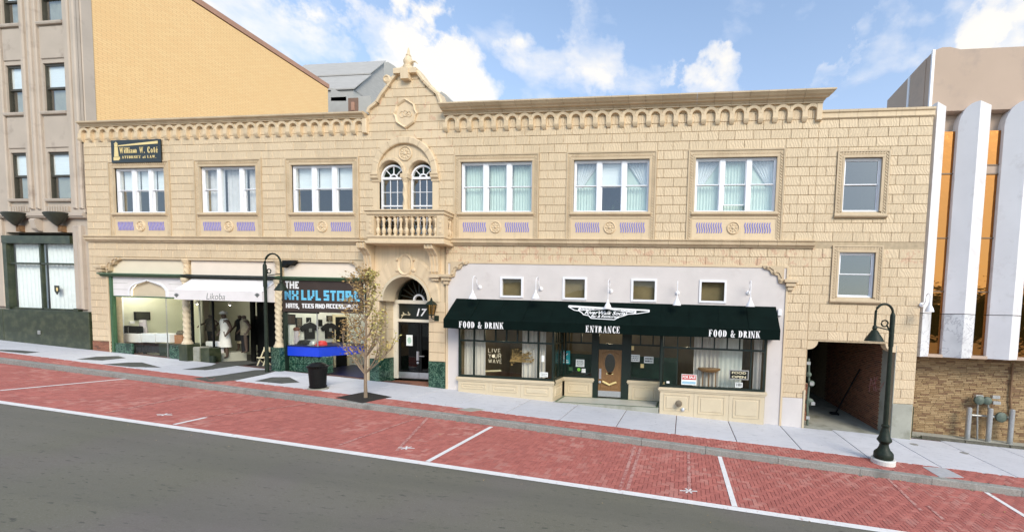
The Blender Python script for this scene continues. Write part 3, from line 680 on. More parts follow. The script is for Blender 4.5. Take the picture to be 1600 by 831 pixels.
sh = MB().box(BX0, BX0+.3, .38, 14, -3, 11.4).box(BX1-.3, BX1, .38, 14, -3, 11.0).box(BX0, BX1, 14, 14.3, -3, 11.3)
sh.build('rear_wall', BLDGREY, B)
MB().box(BX0+.3, BX1-.3, .38, 14, 10.75, 10.95).build('roof', ROOFG, B)
MB().box(BX0+.3, BX1-.3, .38, 14, 6.05, 6.30).build('floor_slab', INTD, B)
MB().box(BX0+.3, BX1-.3, 4.6, 4.7, 6.3, 10.75).build('inner_wall', INTB, B)
# terracotta blocks
def courses():
    out = []; CH = .336
    z = LC1
    while z < 13.6: out.append((z, z+CH)); z += CH
    z = LC0
    while z > -1.2: out.append((z-CH, z)); z -= CH
    return out
BL = []
for ci, (za, zb) in enumerate(courses()):
    zm = (za+zb)/2
    if zm > 11.72: x0, x1 = gable_x(zm); x0 += .10; x1 -= .10; ex = []
    else: x0, x1, ex = BX0, BX1, [e for e in EXC if e[2] < zb and e[3] > za]
    if zm > 13.45: continue
    if TOWT-.02 < zb <= 11.8 and x1 > TX: ex = ex+[(TX, BX1, TOWT, 20)]
    for (cx, cz, r) in (ARC1,):
        if cz-.05 < zm < cz+r: h = math.sqrt(r*r-(zm-cz)**2)-.06; ex = ex+[(cx-h, cx+h, -9, 99)]
    xs = sorted({x0, x1, TX}|{v for e in ex for v in e[:2] if x0 < v < x1}); xs = [v for v in xs if x0 <= v <= x1]
    groups = []
    for a, b in zip(xs, xs[1:]):
        m = (a+b)/2; lo, hi = za, zb
        for e in ex:
            if e[0] < m < e[1]:
                if e[2] <= lo+.02 and e[3] >= hi-.02: lo = hi; break
                if e[2] > lo: hi = min(hi, e[2])
                else: lo = max(lo, e[3])
        if hi-lo < .07: continue
        if groups and abs(groups[-1][1]-a) < 1e-6 and groups[-1][2:] == (lo, hi) and abs(a-TX) > 1e-6: groups[-1] = (groups[-1][0], b, lo, hi)
        else: groups.append((a, b, lo, hi))
    for a, b, lo, hi in groups:
        BW = .66 if zm < 11.7 else .60
        off = (ci % 2)*BW/2+R.uniform(-.03, .03); cuts = [a]; q = math.floor((a-off)/BW)*BW+off
        while q < b:
            if a+.2 < q < b-.2: cuts.append(q+R.uniform(-.05, .05))
            q += BW
        cuts.append(b)
        for u, v in zip(cuts, cuts[1:]): BL.append((u, v, lo, hi))
def block_mat(u, v, lo, hi):
    if hi > 10.4 and GX0 < (u+v)/2 < GX1: return 2
    if hi < 6.5 and lo > 5.6 and u > -9.9: return 1
    return 0
BL.sort(key=lambda q: -(q[1]-q[0])*(q[3]-q[2])/((Vector((q[0], 0, q[2]))-CAM).length**2))
BMATS = [TC, TCS, TCG]
rest = MB()
for n, q in enumerate(BL):
    u, v, lo, hi = q; g = .005; yo = R.uniform(-.005, .005)+(.012 if u > TX-.01 else 0)
    if n < 300: MB().front(u+g, v-g, yo, .07+yo, lo+g, hi-g, .012).build('block', BMATS[block_mat(*q)], B, fix=False)
    else: rest.mi = block_mat(*q); rest.front(u+g, v-g, yo, .07+yo, lo+g, hi-g, .012)
tag(rest.build('block_field', BMATS, B, fix=False), kind='stuff')

# mouldings
def run_units(name, prof, x0, x1, unit, mat, y=0, z=0, gap=.008, parent=B, returns=False):
    n = max(1, round((x1-x0)/unit)); w = (x1-x0)/n
    for i in range(n):
        a, b = x0+i*w+gap/2, x0+(i+1)*w-gap/2
        l0 = [(a, py+y, pz+z) for py, pz in prof]; l1 = [(b, py+y, pz+z) for py, pz in prof]
        if returns and i == n-1: l1 = [(b+max(0, -py-.05), py+y, pz+z) for py, pz in prof]
        MB().loft([l0, l1]).build(name, mat, parent)
CORL = [(.35, 11.57), (-.13, 11.57), (-.13, 11.60), (-.16, 11.62), (-.18, 11.66), (-.24, 11.69), (-.26, 11.71), (-.26, 11.77), (-.22, 11.79), (.35, 11.82)]
CORR = [(.35, 11.57), (-.13, 11.57), (-.13, 11.62), (-.16, 11.63), (-.19, 11.68), (-.27, 11.69), (-.29, 11.72), (-.36, 11.76), (-.43, 11.83), (-.45, 11.84), (-.45, 11.89), (-.41, 11.91), (.35, 11.95)]
run_units('cornice_block', CORL, BX0+.12, GX0, .62, TCW)
run_units('cornice_block', CORR, GX1, TX, .62, TCW, returns=True)
LCP = [(.05, 6.45), (-.06, 6.45), (-.07, 6.49), (-.11, 6.52), (-.14, 6.53), (-.15, 6.60), (-.13, 6.625), (-.13, 6.65), (-.17, 6.665), (-.18, 6.70), (-.16, 6.715), (.05, 6.73)]
run_units('string_course_block', LCP, BX0+.02, -13.62, .66, TCW)
run_units('string_course_block', LCP, -10.03, TX+.05, .66, TCW)
TOP_ = [(.35, 11.05), (-.01, 11.05), (-.04, 11.08), (-.04, 11.10), (-.01, 11.11), (-.01, 11.25), (-.05, 11.28), (-.06, 11.35), (.35, 11.38)]
run_units('coping_block', TOP_, TX+.02, BX1+.03, .60, TCP)
# corbel arcade: one arch mesh shared by every arch
def arch_mesh(p):
    mb = MB(); ro, ri, zc_ = p/2+.012, p/2-.085, 11.30
    oa = arc(0, zc_, ro, 180, 0, 12); ia = arc(0, zc_, ri, 180, 0, 12)
    for a, b, c, d in zip(oa, oa[1:], ia, ia[1:]): mb.loft([[(a[0], -.115, a[1]), (b[0], -.115, b[1]), (d[0], -.10, d[1]), (c[0], -.10, c[1])], [(a[0], .03, a[1]), (b[0], .03, b[1]), (d[0], .03, d[1]), (c[0], .03, c[1])]])
    pts = [(-p/2, 11.58)]+[(x, z) for x, z in arc(0, zc_, ro-.02, 180, 0, 12)]+[(p/2, 11.58)]
    mb.prism(pts, -.055, .03)
    for s in (-1,):
        x = s*p/2
        mb.box(x-.088, x+.088, -.105, .03, 11.12, zc_+.003); mb.loft([[(x-.07, -.03, 10.96), (x+.07, -.03, 10.96), (x+.07, .03, 10.96), (x-.07, .03, 10.96)], [(x-.098, -.12, 11.06), (x+.098, -.12, 11.06), (x+.098, .03, 11.06), (x-.098, .03, 11.06)],
            [(x-.098, -.125, 11.12), (x+.098, -.125, 11.12), (x+.098, .03, 11.12), (x-.098, .03, 11.12)]])
    return mb
am = None
for x0, x1, n in ((BX0, GX0-.06, 28), (GX1+.06, TX-.02, 28)):
    p = (x1-x0)/n
    for i in range(n):
        cx = x0+(i+.5)*p
        if am is None:
            o = arch_mesh(p).build('corbel_arch', TCP, B, smooth=True); am = o.data; off = o.location+wloc(B)
            o.location.x += cx; WL[o.name].x += cx
        else: link('corbel_arch', am, B, (off.x+cx, off.y, off.z))
for x in (GX0-.06, TX-.04): MB().front(x-.10, x+.10, -.12, .05, 10.98, 11.565, .02).build('corbel_end', TCP, B)

# windows ----------------------------------------------------------
def rope(mb, p, q, w, y, pitch=.10):
    """band with slanted rope ridges between two points of the facade"""
    (x0, z0), (x1, z1) = p, q; L = math.hypot(x1-x0, z1-z0); n = max(2, int(L/pitch)); dx, dz = (x1-x0)/L, (z1-z0)/L
    for i in range(n):
        t = (i+.5)*L/n; cx, cz = x0+dx*t, z0+dz*t; a = .36*pitch; s = .45*pitch
        pts = [(cx+dx*(-a-s)-dz*w/2*-1, cz+dz*(-a-s)+dx*-w/2*1), (cx+dx*(a-s)+dz*w/2, cz+dz*(a-s)-dx*w/2), (cx+dx*(a+s)-dz*w/2, cz+dz*(a+s)+dx*w/2), (cx+dx*(-a+s)-dz*w/2, cz+dz*(-a+s)+dx*w/2)]
        m = [(cx+(px-cx)*.72, cz+(pz-cz)*.72) for px, pz in pts]
        mb.loft([[(px, y+.03, pz) for px, pz in pts], [(px, y-.012, pz) for px, pz in m]])
def surround(x0, x1, z0, z1, zb, o=.28, top=.30):
    mb = MB()
    mb.box(x0-o, x0-.06, -.015, .05, zb, z1+top); mb.box(x1+.06, x1+o, -.015, .05, zb, z1+top); mb.box(x0-.06, x1+.06, -.015, .05, z1+.05, z1+top)
    for a, b in ((x0-o, x0-o+.055), (x1+o-.055, x1+o)): mb.box(a, b, -.042, -.015, zb, z1+top)
    mb.box(x0-o+.055, x1+o-.055, -.042, -.015, z1+top-.055, z1+top)
    for a, b in ((x0-.065, x0+.0), (x1, x1+.065)): mb.prism([(a, z0), (b, z0), (b, z1), (a, z1)], -.028, .3)
    mb.box(x0-.064, x1+.064, -.034, .3, z1, z1+.06)
    rope(mb, (x0-.155, zb), (x0-.155, z1+.155), .12, -.02); rope(mb, (x1+.155, zb), (x1+.155, z1+.155), .12, -.02); rope(mb, (x0-.12, z1+.16), (x1+.12, z1+.16), .12, -.02)
    return mb.build('window_surround', TCW, B)
def folds(mb, x0, x1, y, z0, z1, amp=.03, wave=.16, n=None, gather=0):
    n = n or max(8, int((x1-x0)/.03)); row = []
    for i in range(n+1):
        u = i/n; x = x0+(x1-x0)*u; row.append((x, y+amp*math.sin(u*(x1-x0)/wave*2*math.pi+.6*math.sin(u*9))))
    for i in range(n):
        (a, ya), (b, yb_) = row[i], row[i+1]; xm = (x0+x1)/2
        ga, gb_ = (a if not gather else x0+(a-x0)*(1-gather), b if not gather else x0+(b-x0)*(1-gather))
        mb.add([(ga, ya, z0), (gb_, yb_, z0), (b, yb_, z1), (a, ya, z1)], [(0, 1, 2, 3)])
    return mb
def window(x0, x1, z0, z1, parts, label=None, mullion=.085, fr=.055):
    """parts: (left share, right share, kind, upper dressing, lower dressing)"""
    w = x1-x0; y = .13
    m = MB().box(x0, x0+fr, y-.06, y+.12, z0, z1).box(x1-fr, x1, y-.06, y+.12, z0, z1).box(x0+fr, x1-fr, y-.06, y+.12, z1-fr, z1).box(x0+fr, x1-fr, y-.06, y+.12, z0, z0+fr)
    for pt in parts[:-1]:
        c = x0+w*pt[1]; m.box(c-mullion, c+mullion, y-.055, y+.12, z0+fr, z1-fr)
    wo = m.build('window', VINYL, B)
    if label: wo['label'] = label
    zm = (z0+z1)/2+.02
    for i, (l, r, kind, up, lowd) in enumerate(parts):
        a = x0+w*l+(fr if i == 0 else mullion); b = x0+w*r-(fr if i == len(parts)-1 else mullion)
        if kind == 'fixed':
            MB().box(a, b, y, y+.008, z0+fr, z1-fr).build('pane', GLASS, wo)
        else:
            s = .035; dz = .22 if kind == 'open' else 0; zt = zm+(.0 if kind != 'low' else 0)
            fs = MB()
            for (za, zb_, yy) in ((zm, z1-fr, y-.01), (z0+fr+dz, zm+.03+dz*0, y+.035)):
                fs.box(a, a+s, yy-.015, yy+.02, za, zb_).box(b-s, b, yy-.015, yy+.02, za, zb_).box(a+s, b-s, yy-.015, yy+.02, za, za+s).box(a+s, b-s, yy-.015, yy+.02, zb_-s, zb_)
            fs.build('sash', VINYL, wo)
            MB().box(a+s, b-s, y, y+.008, zm+s, z1-fr-s).build('pane', DARKG if up == 'none' else GLASS, wo); MB().box(a+s, b-s, y+.035, y+.043, z0+fr+dz+s, zm-.005).build('pane', DARKG if (lowd == 'dark' and up == 'none') else GLASS, wo)
        for d, za, zb_ in ((up, zm if kind != 'fixed' else z0+fr, z1-fr), (lowd, z0+fr, zm)):
            yy = y+.16
            if d == 'blind': MB().box(a, b, yy, yy+.01, za+.02, zb_).build('blind', BLIND, wo)
            elif d == 'pale': folds(MB(), a, b, yy+.03, za, zb_, .018, .11).build('curtain', PALEG, wo, smooth=True, fix=False)
            elif d == 'sheer': folds(MB(), a, b, yy+.03, za, zb_, .02, .14).build('curtain', SHEER, wo, smooth=True, fix=False)
            elif d == 'grey': folds(MB(), a, b, yy+.05, za, zb_, .035, .17).build('curtain', CURT, wo, smooth=True, fix=False)
            elif d in ('tieL', 'tieR'):
                mb = MB(); n = 12
                for k in range(n):
                    u0, u1 = k/n, (k+1)/n; yk = lambda u: yy+.03+.02*math.sin(u*40)
                    if d == 'tieL': f = lambda u, t: a+(b-a)*u*(1-.75*(1-t))
                    else: f = lambda u, t: b-(b-a)*u*(1-.75*(1-t))
                    mb.add([(f(u0, 0), yk(u0), za), (f(u1, 0), yk(u1), za), (f(u1, 1), yk(u1), zb_), (f(u0, 1), yk(u0), zb_)], [(0, 1, 2, 3)])
                mb.build('curtain', SHEER, wo, smooth=True, fix=False); MB().box(a, b, yy+.08, yy+.085, za, zb_).build('blind', PALEG, wo)
            elif d == 'plant':
                mb = MB()
                for k in range(50):
                    px, pz = R.uniform(a+.05, b-.05), za+abs(R.gauss(0, .25)); q = R.uniform(0, 6.3); s_ = R.uniform(.02, .06)
                    mb.add([(px+s_*math.cos(q+t)*u, yy+.1+R.uniform(0, .1), pz+s_*math.sin(q+t)*u) for t, u in ((0, 1), (1.57, .4), (3.14, 1), (4.71, .4))], [(0, 1, 2, 3)])
                mb.build('leaves', GREENL, wo, fix=False)
    return wo
third = [(0, .335), (.335, .665), (.665, 1)]
def tri(u, l, kinds=('dh', 'dh', 'dh')): return [(third[i][0], third[i][1], kinds[i], u[i], l[i]) for i in range(3)]
CFG = [tri(('blind',)*3, ('dark',)*3), [(0, .30, 'dh', 'grey', 'grey'), (.30, .70, 'fixed', 'grey', None), (.70, 1, 'dh', 'grey', 'grey')], tri(('blind',)*3, ('darkc',)*3),
       tri(('pale',)*3, ('pale',)*3), tri(('tieL', 'blind', 'tieR'), ('pale', 'plant', 'pale')), tri(('tieL', 'pale', 'tieR'), ('pale', 'pale', 'pale'), ('dh', 'open', 'dh'))]
def rosette(cx, cz, r, y, name, parent, petals=8):
    mb = MB().lathey(cx, cz, [(r, y), (r, y-.03), (r*.9, y-.045), (r*.82, y-.03), (r*.82, y-.012), (.01, y-.012)], 24)
    mb.lathey(cx, cz, [(r*.22, y-.01), (r*.22, y-.035), (r*.1, y-.05), (.003, y-.052)], 12)
    for k in range(petals):
        a = 2*math.pi*k/petals; c0, s0 = math.cos(a), math.sin(a)
        q = [(r*.24, 0), (r*.55, r*.17), (r*.78, 0), (r*.55, -r*.17)]
        pts = [(cx+u*c0-v*s0, cz+u*s0+v*c0) for u, v in q]; m = [(cx+(r*.52)*c0+(px-cx-(r*.52)*c0)*.5, cz+(r*.52)*s0+(pz-cz-(r*.52)*s0)*.5) for px, pz in pts]
        mb.loft([[(px, y-.012, pz) for px, pz in pts], [(px, y-.036, pz) for px, pz in m]])
    return mb.build(name, TCP, parent)
for (a, b), cfg in zip(TRI, CFG):
    surround(a, b, WZ0, WZ1, LC1+.03)
    window(a, b, WZ0, WZ1, cfg)
    s = MB().prismx([(.05, 7.60), (-.03, 7.60), (-.05, 7.64), (-.10, 7.66), (-.11, 7.70), (-.06, 7.735), (-.05, 7.775), (.05, 7.775)], a-.10, b+.10)
    rope(s, (a-.06, 7.755), (b+.06, 7.755), .05, -.045, .08); s.build('window_sill', TCW, B)
    fp = MB().box(a-.06, b+.06, .0, .05, LC1+.03, 7.61)
    for x0, x1, z0, z1 in ((a-.06, b+.06, 7.53, 7.60), (a-.06, b+.06, LC1+.03, LC1+.08)): fp.box(x0, x1, -.022, .0, z0, z1)
    po = fp.build('frieze_panel', TCP, B); cx = (a+b)/2; cz = 7.18
    rosette(cx, cz, .235, 0, 'rosette', po)
    for s in (-1, 1):
        wv = MB(); n = 11; xa, xb = (a+.10, cx-.40) if s < 0 else (cx+.40, b-.10)
        for k in range(n):
            x = xa+(xb-xa)*(k+.5)/n; w = (xb-xa)/n*.21; L, Rr = [], []
            for t in range(7):
                z = cz-.19+.38*t/6; dx = .022*math.sin(t/6*2*math.pi)
                L.append((x-w+dx, z)); Rr.append((x+w+dx, z))
            wv.prism(L+Rr[::-1], -.014, .0)
        wv.build('wave_ornament', PURPLE, po)
for (a, b, z0, z1), (u, l) in zip(TOW, (('none', 'dark'), ('none', 'dark'))):
    surround(a, b, z0, z1, z0-.14, .25, .25)
    MB().prismx([(.05, z0-.22), (-.05, z0-.22), (-.09, z0-.18), (-.09, z0-.14), (-.04, z0-.10), (.05, z0-.0)], a-.26, b+.26).build('window_sill', TCW, B)
    window(a, b, z0, z1, [(0, 1, 'dh', u, l)])

# ------------------------------------------------------------------ gable: coping, finial, medallion
def coping(pts, name):
    for (p, q) in zip(pts, pts[1:]):
        L = math.hypot(q[0]-p[0], q[1]-p[1]); d = ((q[0]-p[0])/L, (q[1]-p[1])/L); nx, nz = -d[1], d[0]
        if nz < 0 and abs(nz) > .05: nx, nz = -nx, -nz
        p2 = (p[0]+d[0]*.004, p[1]+d[1]*.004); q2 = (q[0]-d[0]*.004, q[1]-d[1]*.004)
        sec = lambda c: [(c[0]+nx*u, y, c[1]+nz*u) for y, u in ((-.09, -.10), (-.10, -.02), (-.06, .04), (.30, .05), (.42, -.02), (.42, -.10))]
        MB().loft([sec(p2), sec(q2)]).build(name, TCP, B)
def split(pts, mx):
    out = [pts[0]]
    for a, b in zip(pts, pts[1:]):
        n = max(1, round(math.hypot(b[0]-a[0], b[1]-a[1])/mx))
        out += [(a[0]+(b[0]-a[0])*i/n, a[1]+(b[1]-a[1])*i/n) for i in range(1, n+1)]
    return out
coping(split([(GX0+.02, 11.84)]+GLW, .45), 'gable_coping'); coping(split([(GX1-.04, 12.0)]+GRW[::-1], .45)[::-1], 'gable_coping')
# scroll on the left shoulder and the block that carries the finial
FXC = FX(637, 106)
sc = MB().lathey(F(607, 126)[0], F(607, 126)[1], [(.17, .10), (.17, -.10), (.11, -.13), (.10, -.10), (.01, -.10)], 16)
sc.build('gable_scroll', TCP, B, smooth=True)
MB().cbox(FXC-.52, FXC+.48, -.16, .30, 13.26, 13.50, .05).cbox(FXC-.17, FXC+.17, -.20, .30, 13.02, 13.47, .04).build('gable_cap', TCP, B)
fz = 13.50
fin = MB().lathe(FXC, .05, [(.20, fz-.02), (.20, fz+.10), (.15, fz+.14), (.17, fz+.22), (.19, fz+.30), (.13, fz+.44), (.09, fz+.52), (.10, fz+.55), (.05, fz+.64), (.035, fz+.78), (.012, fz+.86)], 14)
fin.tube([(FXC+.10, .0, fz+.20), (FXC+.24, -.02, fz+.27), (FXC+.36, -.03, fz+.26), (FXC+.46, -.03, fz+.17)], [.05, .04, .03, .01], 6)
fin.build('finial', TCP, B, smooth=True)
# medallion
mcx, mcz = -11.63, 11.73; md = MB()
oct_ = [(0, .60), (.18, .50), (.40, .36), (.46, .12), (.54, 0), (.46, -.12), (.40, -.36), (.18, -.50), (0, -.60), (-.18, -.50), (-.40, -.36), (-.46, -.12), (-.54, 0), (-.46, .12), (-.40, .36), (-.18, .50)]
md.loft([[(mcx+x*k, y, mcz+z*k) for x, z in oct_] for k, y in ((1.0, .03), (1.0, -.05), (.93, -.09), (.85, -.05), (.82, -.02))])
mo = md.build('medallion', TCP, B)
mono = []
for cx, cz, r, a0, a1 in ((-.16, -.02, .13, 60, 320), (.0, .02, .13, 90, 430), (.17, -.02, .12, 200, 480), (.08, -.06, .1, 0, 200)): mono += bowl(cx, cz, r, r*1.2, a0, a1, .03, .03, 12)
letters(mono, .56, .30, upright(mcx, -.019, mcz), .02, 'monogram', TCP, mo)

# ------------------------------------------------------------------ twin arched windows
AX, AZ, AR = ARC1
def ring(name, cx, cz, ri, ro, n, y0, y1, parent, mat=TCP, sx=1, sz=1, six=None, siz=None, a0=180, a1=0, gap=.006):
    six, siz = six or sx, siz or sz
    for k in range(n):
        aa, ab = a0+(a1-a0)*k/n, a0+(a1-a0)*(k+1)/n; da = (aa-ab)*.012
        o = arc(cx, cz, ro, aa-da, ab+da, 4, sx, sz); i = arc(cx, cz, ri, aa-da, ab+da, 4, six, siz); mb = MB()
        for p, q, r, s in zip(o, o[1:], i, i[1:]):
            po, qo = [(c[0]+(e[0]-c[0])*.12, c[1]+(e[1]-c[1])*.12) for c, e in ((p, r), (q, s))]; ri_, si_ = [(c[0]+(e[0]-c[0])*.12, c[1]+(e[1]-c[1])*.12) for c, e in ((r, p), (s, q))]
            mb.add([(*a[:1], yy, a[1]) for a, yy in ((p, y0+.02), (q, y0+.02), (qo, y0), (po, y0), (ri_, y0), (si_, y0), (s, y0+.02), (r, y0+.02), (p, y1), (q, y1), (s, y1), (r, y1))],
                   [(0, 1, 2, 3), (3, 2, 5, 4), (4, 5, 6, 7), (0, 8, 9, 1), (7, 6, 10, 11)])
        e0, e1 = mb.v[0], None
        mb.build(name, mat, parent, fix=False)
ring('arch_stone', AX, AZ, 1.20, AR+.01, 9, -.12, .05, B)
WA = [(-12.305, .545), (-10.97, .52)]
tym = MB(); outer = arc(AX, AZ, 1.22, 0, 180, 24)
# tympanum: strip between the big arch and the two small ones
def tymp_low(x):
    for c, r in WA:
        if abs(x-c) < r: return AZ+math.sqrt(r*r-(x-c)**2)
    return AZ-.02
N_ = 60
for i in range(N_):
    a, b = AX-1.22+2.44*i/N_, AX-1.22+2.44*(i+1)/N_
    h = lambda x: AZ+math.sqrt(max(0, 1.22**2-(x-AX)**2))
    tym.add([(a, -.01, tymp_low(a)), (b, -.01, tymp_low(b)), (b, -.01, max(h(b), tymp_low(b)+.001)), (a, -.01, max(h(a), tymp_low(a)+.001))], [(0, 1, 2, 3)])
    tym.add([(a, -.01, tymp_low(a)), (b, -.01, tymp_low(b)), (b, .35, tymp_low(b)), (a, .35, tymp_low(a))], [(0, 3, 2, 1)])
tym.build('tympanum', TCP, B, fix=False)
rosette(AX, AZ+.82, .30, -.01, 'rosette', B, 10)
for c, r in WA: ring('arch_stone', c, AZ, r, r+.14, 7, -.06, .05, B)
for x0, x1 in ((-13.12, -12.85), (-10.45, -10.17)):
    MB().box(x0, x1, -.012, .40, 6.9, 9.10).build('window_jamb', TCP, B)
    MB().prismx([(.05, 9.02), (-.04, 9.02), (-.05, 9.10), (-.12, 9.16), (-.12, 9.24), (-.15, 9.27), (-.15, 9.33), (.05, 9.33)], x0-.03, x1+.03).build('impost', TCP, B)
def twisted(name, cx, cy, r, z0, z1, parent, mat, turns=6, rings=44, n=16):
    lo = []
    for k in range(rings+1):
        t = k/rings; z = z0+(z1-z0)*t
        lo.append([(cx+(r*(1+.13*math.cos(3*(2*math.pi*i/n)+t*turns*2*math.pi)))*math.cos(2*math.pi*i/n), cy+(r*(1+.13*math.cos(3*(2*math.pi*i/n)+t*turns*2*math.pi)))*math.sin(2*math.pi*i/n), z) for i in range(n)])
    return MB().loft(lo).build(name, mat, parent, smooth=True)
colx = (-11.76-11.49)/2
tw = MB().box(colx-.13, colx+.13, .03, .40, 6.9, 9.33); tw.cbox(colx-.17, colx+.17, -.13, .1, 9.14, 9.33, .03).lathe(colx, -.03, [(.10, 8.98), (.11, 9.02), (.16, 9.15)], 12); tw.build('window_mullion', TCP, B)
twisted('twisted_column', colx, -.03, .095, 6.9, 8.99, B, TCP, 4)
def arched_window(cx, r, z0, zs):
    r += .008; y = .16; fr = .07
    m = MB().box(cx-r, cx-r+fr, y-.05, y+.08, z0, zs).box(cx+r-fr, cx+r, y-.05, y+.08, z0, zs).box(cx-r, cx+r, y-.052, y+.08, zs-.05, zs+.04)
    o, i = arc(cx, zs, r, 0, 180, 16), arc(cx, zs, r-fr, 0, 180, 16)
    for a, b, c, d in zip(o, o[1:], i, i[1:]): m.prism([a, b, d, c], y-.05, y+.08)
    for a in (45, 90, 135): m.beam((cx+.17*math.cos(rad(a)), y, zs+.17*math.sin(rad(a))), (cx+(r-.03)*math.cos(rad(a)), y, zs+(r-.03)*math.sin(rad(a))), .03, .04)
    o, i = arc(cx, zs, .19, 0, 180, 10), arc(cx, zs, .14, 0, 180, 10)
    for a, b, c, d in zip(o, o[1:], i, i[1:]): m.prism([a, b, d, c], y-.03, y+.03)
    wo = m.build('arched_window', VINYL, B); zm = (z0+zs)/2+.02
    s = MB()
    s.box(cx-r+fr, cx+r-fr, y-.03, y+.03, zm-.03, zm+.03)
    for k in (1, 2): s.box(cx-r+fr+(2*r-2*fr)*k/3-.011, cx-r+fr+(2*r-2*fr)*k/3+.011, y-.012, y+.012, z0, zs-.05)
    for zz in (z0+(zm-z0)*.5, zm+(zs-zm)*.5): s.box(cx-r+fr, cx+r-fr, y-.010, y+.010, zz-.011, zz+.011)
    s.build('glazing_bar', VINYL, wo)
    MB().box(cx-r+fr, cx+r-fr, y+.014, y+.022, z0, zs-.05).build('pane', DARKG, wo)
    MB().prism([(cx-r+fr, zs+.04)]+arc(cx, zs, r-fr, 176, 4, 14)+[(cx+r-fr, zs+.04)], y+.034, y+.042).build('pane', DARKG, wo)
for c, r in WA: arched_window(c, r, 6.9, AZ-.12)

# ------------------------------------------------------------------ balcony
bal = bpy.data.objects.new('balcony', None); COL.objects.link(bal); bal.parent = B; WL['balcony'] = Vector((-11.8, -.35, 6.6)); bal.location = WL['balcony']-wloc(B)
PB = -.62
bx0, bx1 = FX(583, 345, PB)-.02, FX(683, 345, PB)
BLX, BRX = FX(570, 345, PB), FX(694, 345, PB)
zr0, zr1 = FZ(630, 337, PB), FZ(630, 328.5, PB); zf1, zf0 = FZ(630, 368, PB), FZ(630, 380, PB)
fl_ = MB()
for a, d0, d1 in ((0, zf0, zf0+.10), (.06, zf0+.10, zf1-.06), (.02, zf1-.06, zf1)): fl_.box(BLX+a, BRX-a, PB+a, .02, d0, d1)
fl_.build('balcony_floor', TCP, bal)
rl = MB()
for a, d0, d1 in ((.05, zr0, zr0+.07), (.0, zr0+.07, zr1-.02), (-.05, zr1-.02, zr1+.03)):
    rl.box(BLX+a, BRX-a, PB+a, PB+.26-a, d0, d1); rl.box(BLX+a, BLX+.26-a, PB+.26-a, .0, d0, d1); rl.box(BRX-.26+a, BRX-a, PB+.26-a, .0, d0, d1)
rl.build('balcony_rail', TCP, bal)
for xa, xb in ((BLX+.03, BLX+.36), (BRX-.34, BRX-.03)):
    p = MB().box(xa, xb, PB+.03, PB+.27, zf1, zr0); p.box(xa+.06, xb-.06, PB+.014, PB+.03, zf1+.06, zr0-.06)
    for k in range(3): p.lathey((xa+xb)/2, zf1+.16+k*.2, [(.06, PB+.015), (.05, PB-.002), (.01, PB-.004)], 8)
    p.build('balcony_post', TCP, bal)
zb_ = zf1; h = zr0-zf1
bp = [(.075, 0), (.075, .05), (.045, .07), (.052, .12), (.085, .24), (.080, .33), (.045, .44), (.038, .48), (.055, .50), (.055, .53), (.038, .55), (.042, .66), (.070, .80), (.074, .86), (.045, .93), (.075, .95), (.075, 1)]
me = None
xs0, xs1 = BLX+.36+.11, BRX-.34-.11
for i in range(11):
    x = xs0+(xs1-xs0)*i/10
    if me is None:
        o = MB().lathe(x, PB+.14, [(r, zb_+t*h) for r, t in bp], 10).build('baluster', TCP, bal, smooth=True); me = o.data; oy, oz = WL[o.name].y, WL[o.name].z
    else: link('baluster', me, bal, (x, oy, oz))
for k in range(2):
    x = BRX-.14; y = PB+.40+.16*k
    link('baluster', me, bal, (x, y, oz)); link('baluster', me, bal, (BLX+.14, y, oz))
for xa, xb in ((-13.44, -13.05), (-10.46, -10.06)):
    con = [(.05, 5.30), (-.10, 5.24), (-.16, 5.34), (-.14, 5.60), (-.20, 5.95), (-.36, 6.15), (-.50, 6.22), (-.52, 6.38), (-.46, 6.45), (.05, 6.45)]
    mb = MB().prismx(con, xa+.03, xb-.03)
    for q in (xa+.02, (xa+xb)/2-.03, xb-.08): mb.prismx([(y-.03 if y < 0 else y, z-.0) for y, z in con], q, q+.06)
    mb.box(xa-.02, xb+.02, -.2, .02, 5.10, 5.24); mb.box(xa+.05, xb-.05, -.12, .02, 4.98, 5.10)
    mb.build('console', TCP, B)
    MB().front(xa-.05, xb+.08, -.56, .02, 6.453, zf0-.004 if zf0 > 6.50 else 6.50, .02).build('console_cap', TCP, B)

# ------------------------------------------------------------------ portal number 17
PC, PZ, PRI = -11.66, 4.10, 1.03
gp = gz(PC); MZ = 1.62          # top of the marble
for x0, x1 in ((GX0+.02, -12.89), (-10.62, -9.88)):
    z = PZ+.0; k = 0
    for a in range(60):
        zz0 = PZ-.42*(a+1)
        if zz0 < MZ-.2: break
        zlo = max(zz0, MZ)
        MB().front(x0+.006, x1-.006, -.012, .05, zlo+.006, PZ-.42*a-.006, .014).build('block', TCP, B, fix=False)
    MB().front(x0+.004, x1-.004, -.03, .05, -1.2, MZ-.004, .01).build('marble_plinth', GMARB, B)
# spandrel panel with the arch cut out
spn = MB(); n = 40
for i in range(n):
    a, b = GX0+.02+(GX1-GX0-.04)*i/n, GX0+.02+(GX1-GX0-.04)*(i+1)/n
    lo = lambda x: PZ+(math.sqrt(max(0, 1.15**2-(x-PC)**2)) if abs(x-PC) < 1.15 else 0)
    spn.add([(a, .0, lo(a)), (b, .0, lo(b)), (b, .0, 6.45), (a, .0, 6.45)], [(0, 1, 2, 3)])
spn.build('spandrel', TCP, B, fix=False)
ring('arch_stone', PC, PZ, 1.13, 1.56, 11, -.035, .03, B, sz=1.22, siz=1.0)
tr = MB(); o, i = arc(PC, PZ, 1.13, 0, 180, 28), arc(PC, PZ, 1.02, 0, 180, 28)
for a, b, c, d in zip(o, o[1:], i, i[1:]): tr.prism([a, b, d, c], -.05, .62)
tr.build('arch_trim', CREAMP, B, smooth=True)
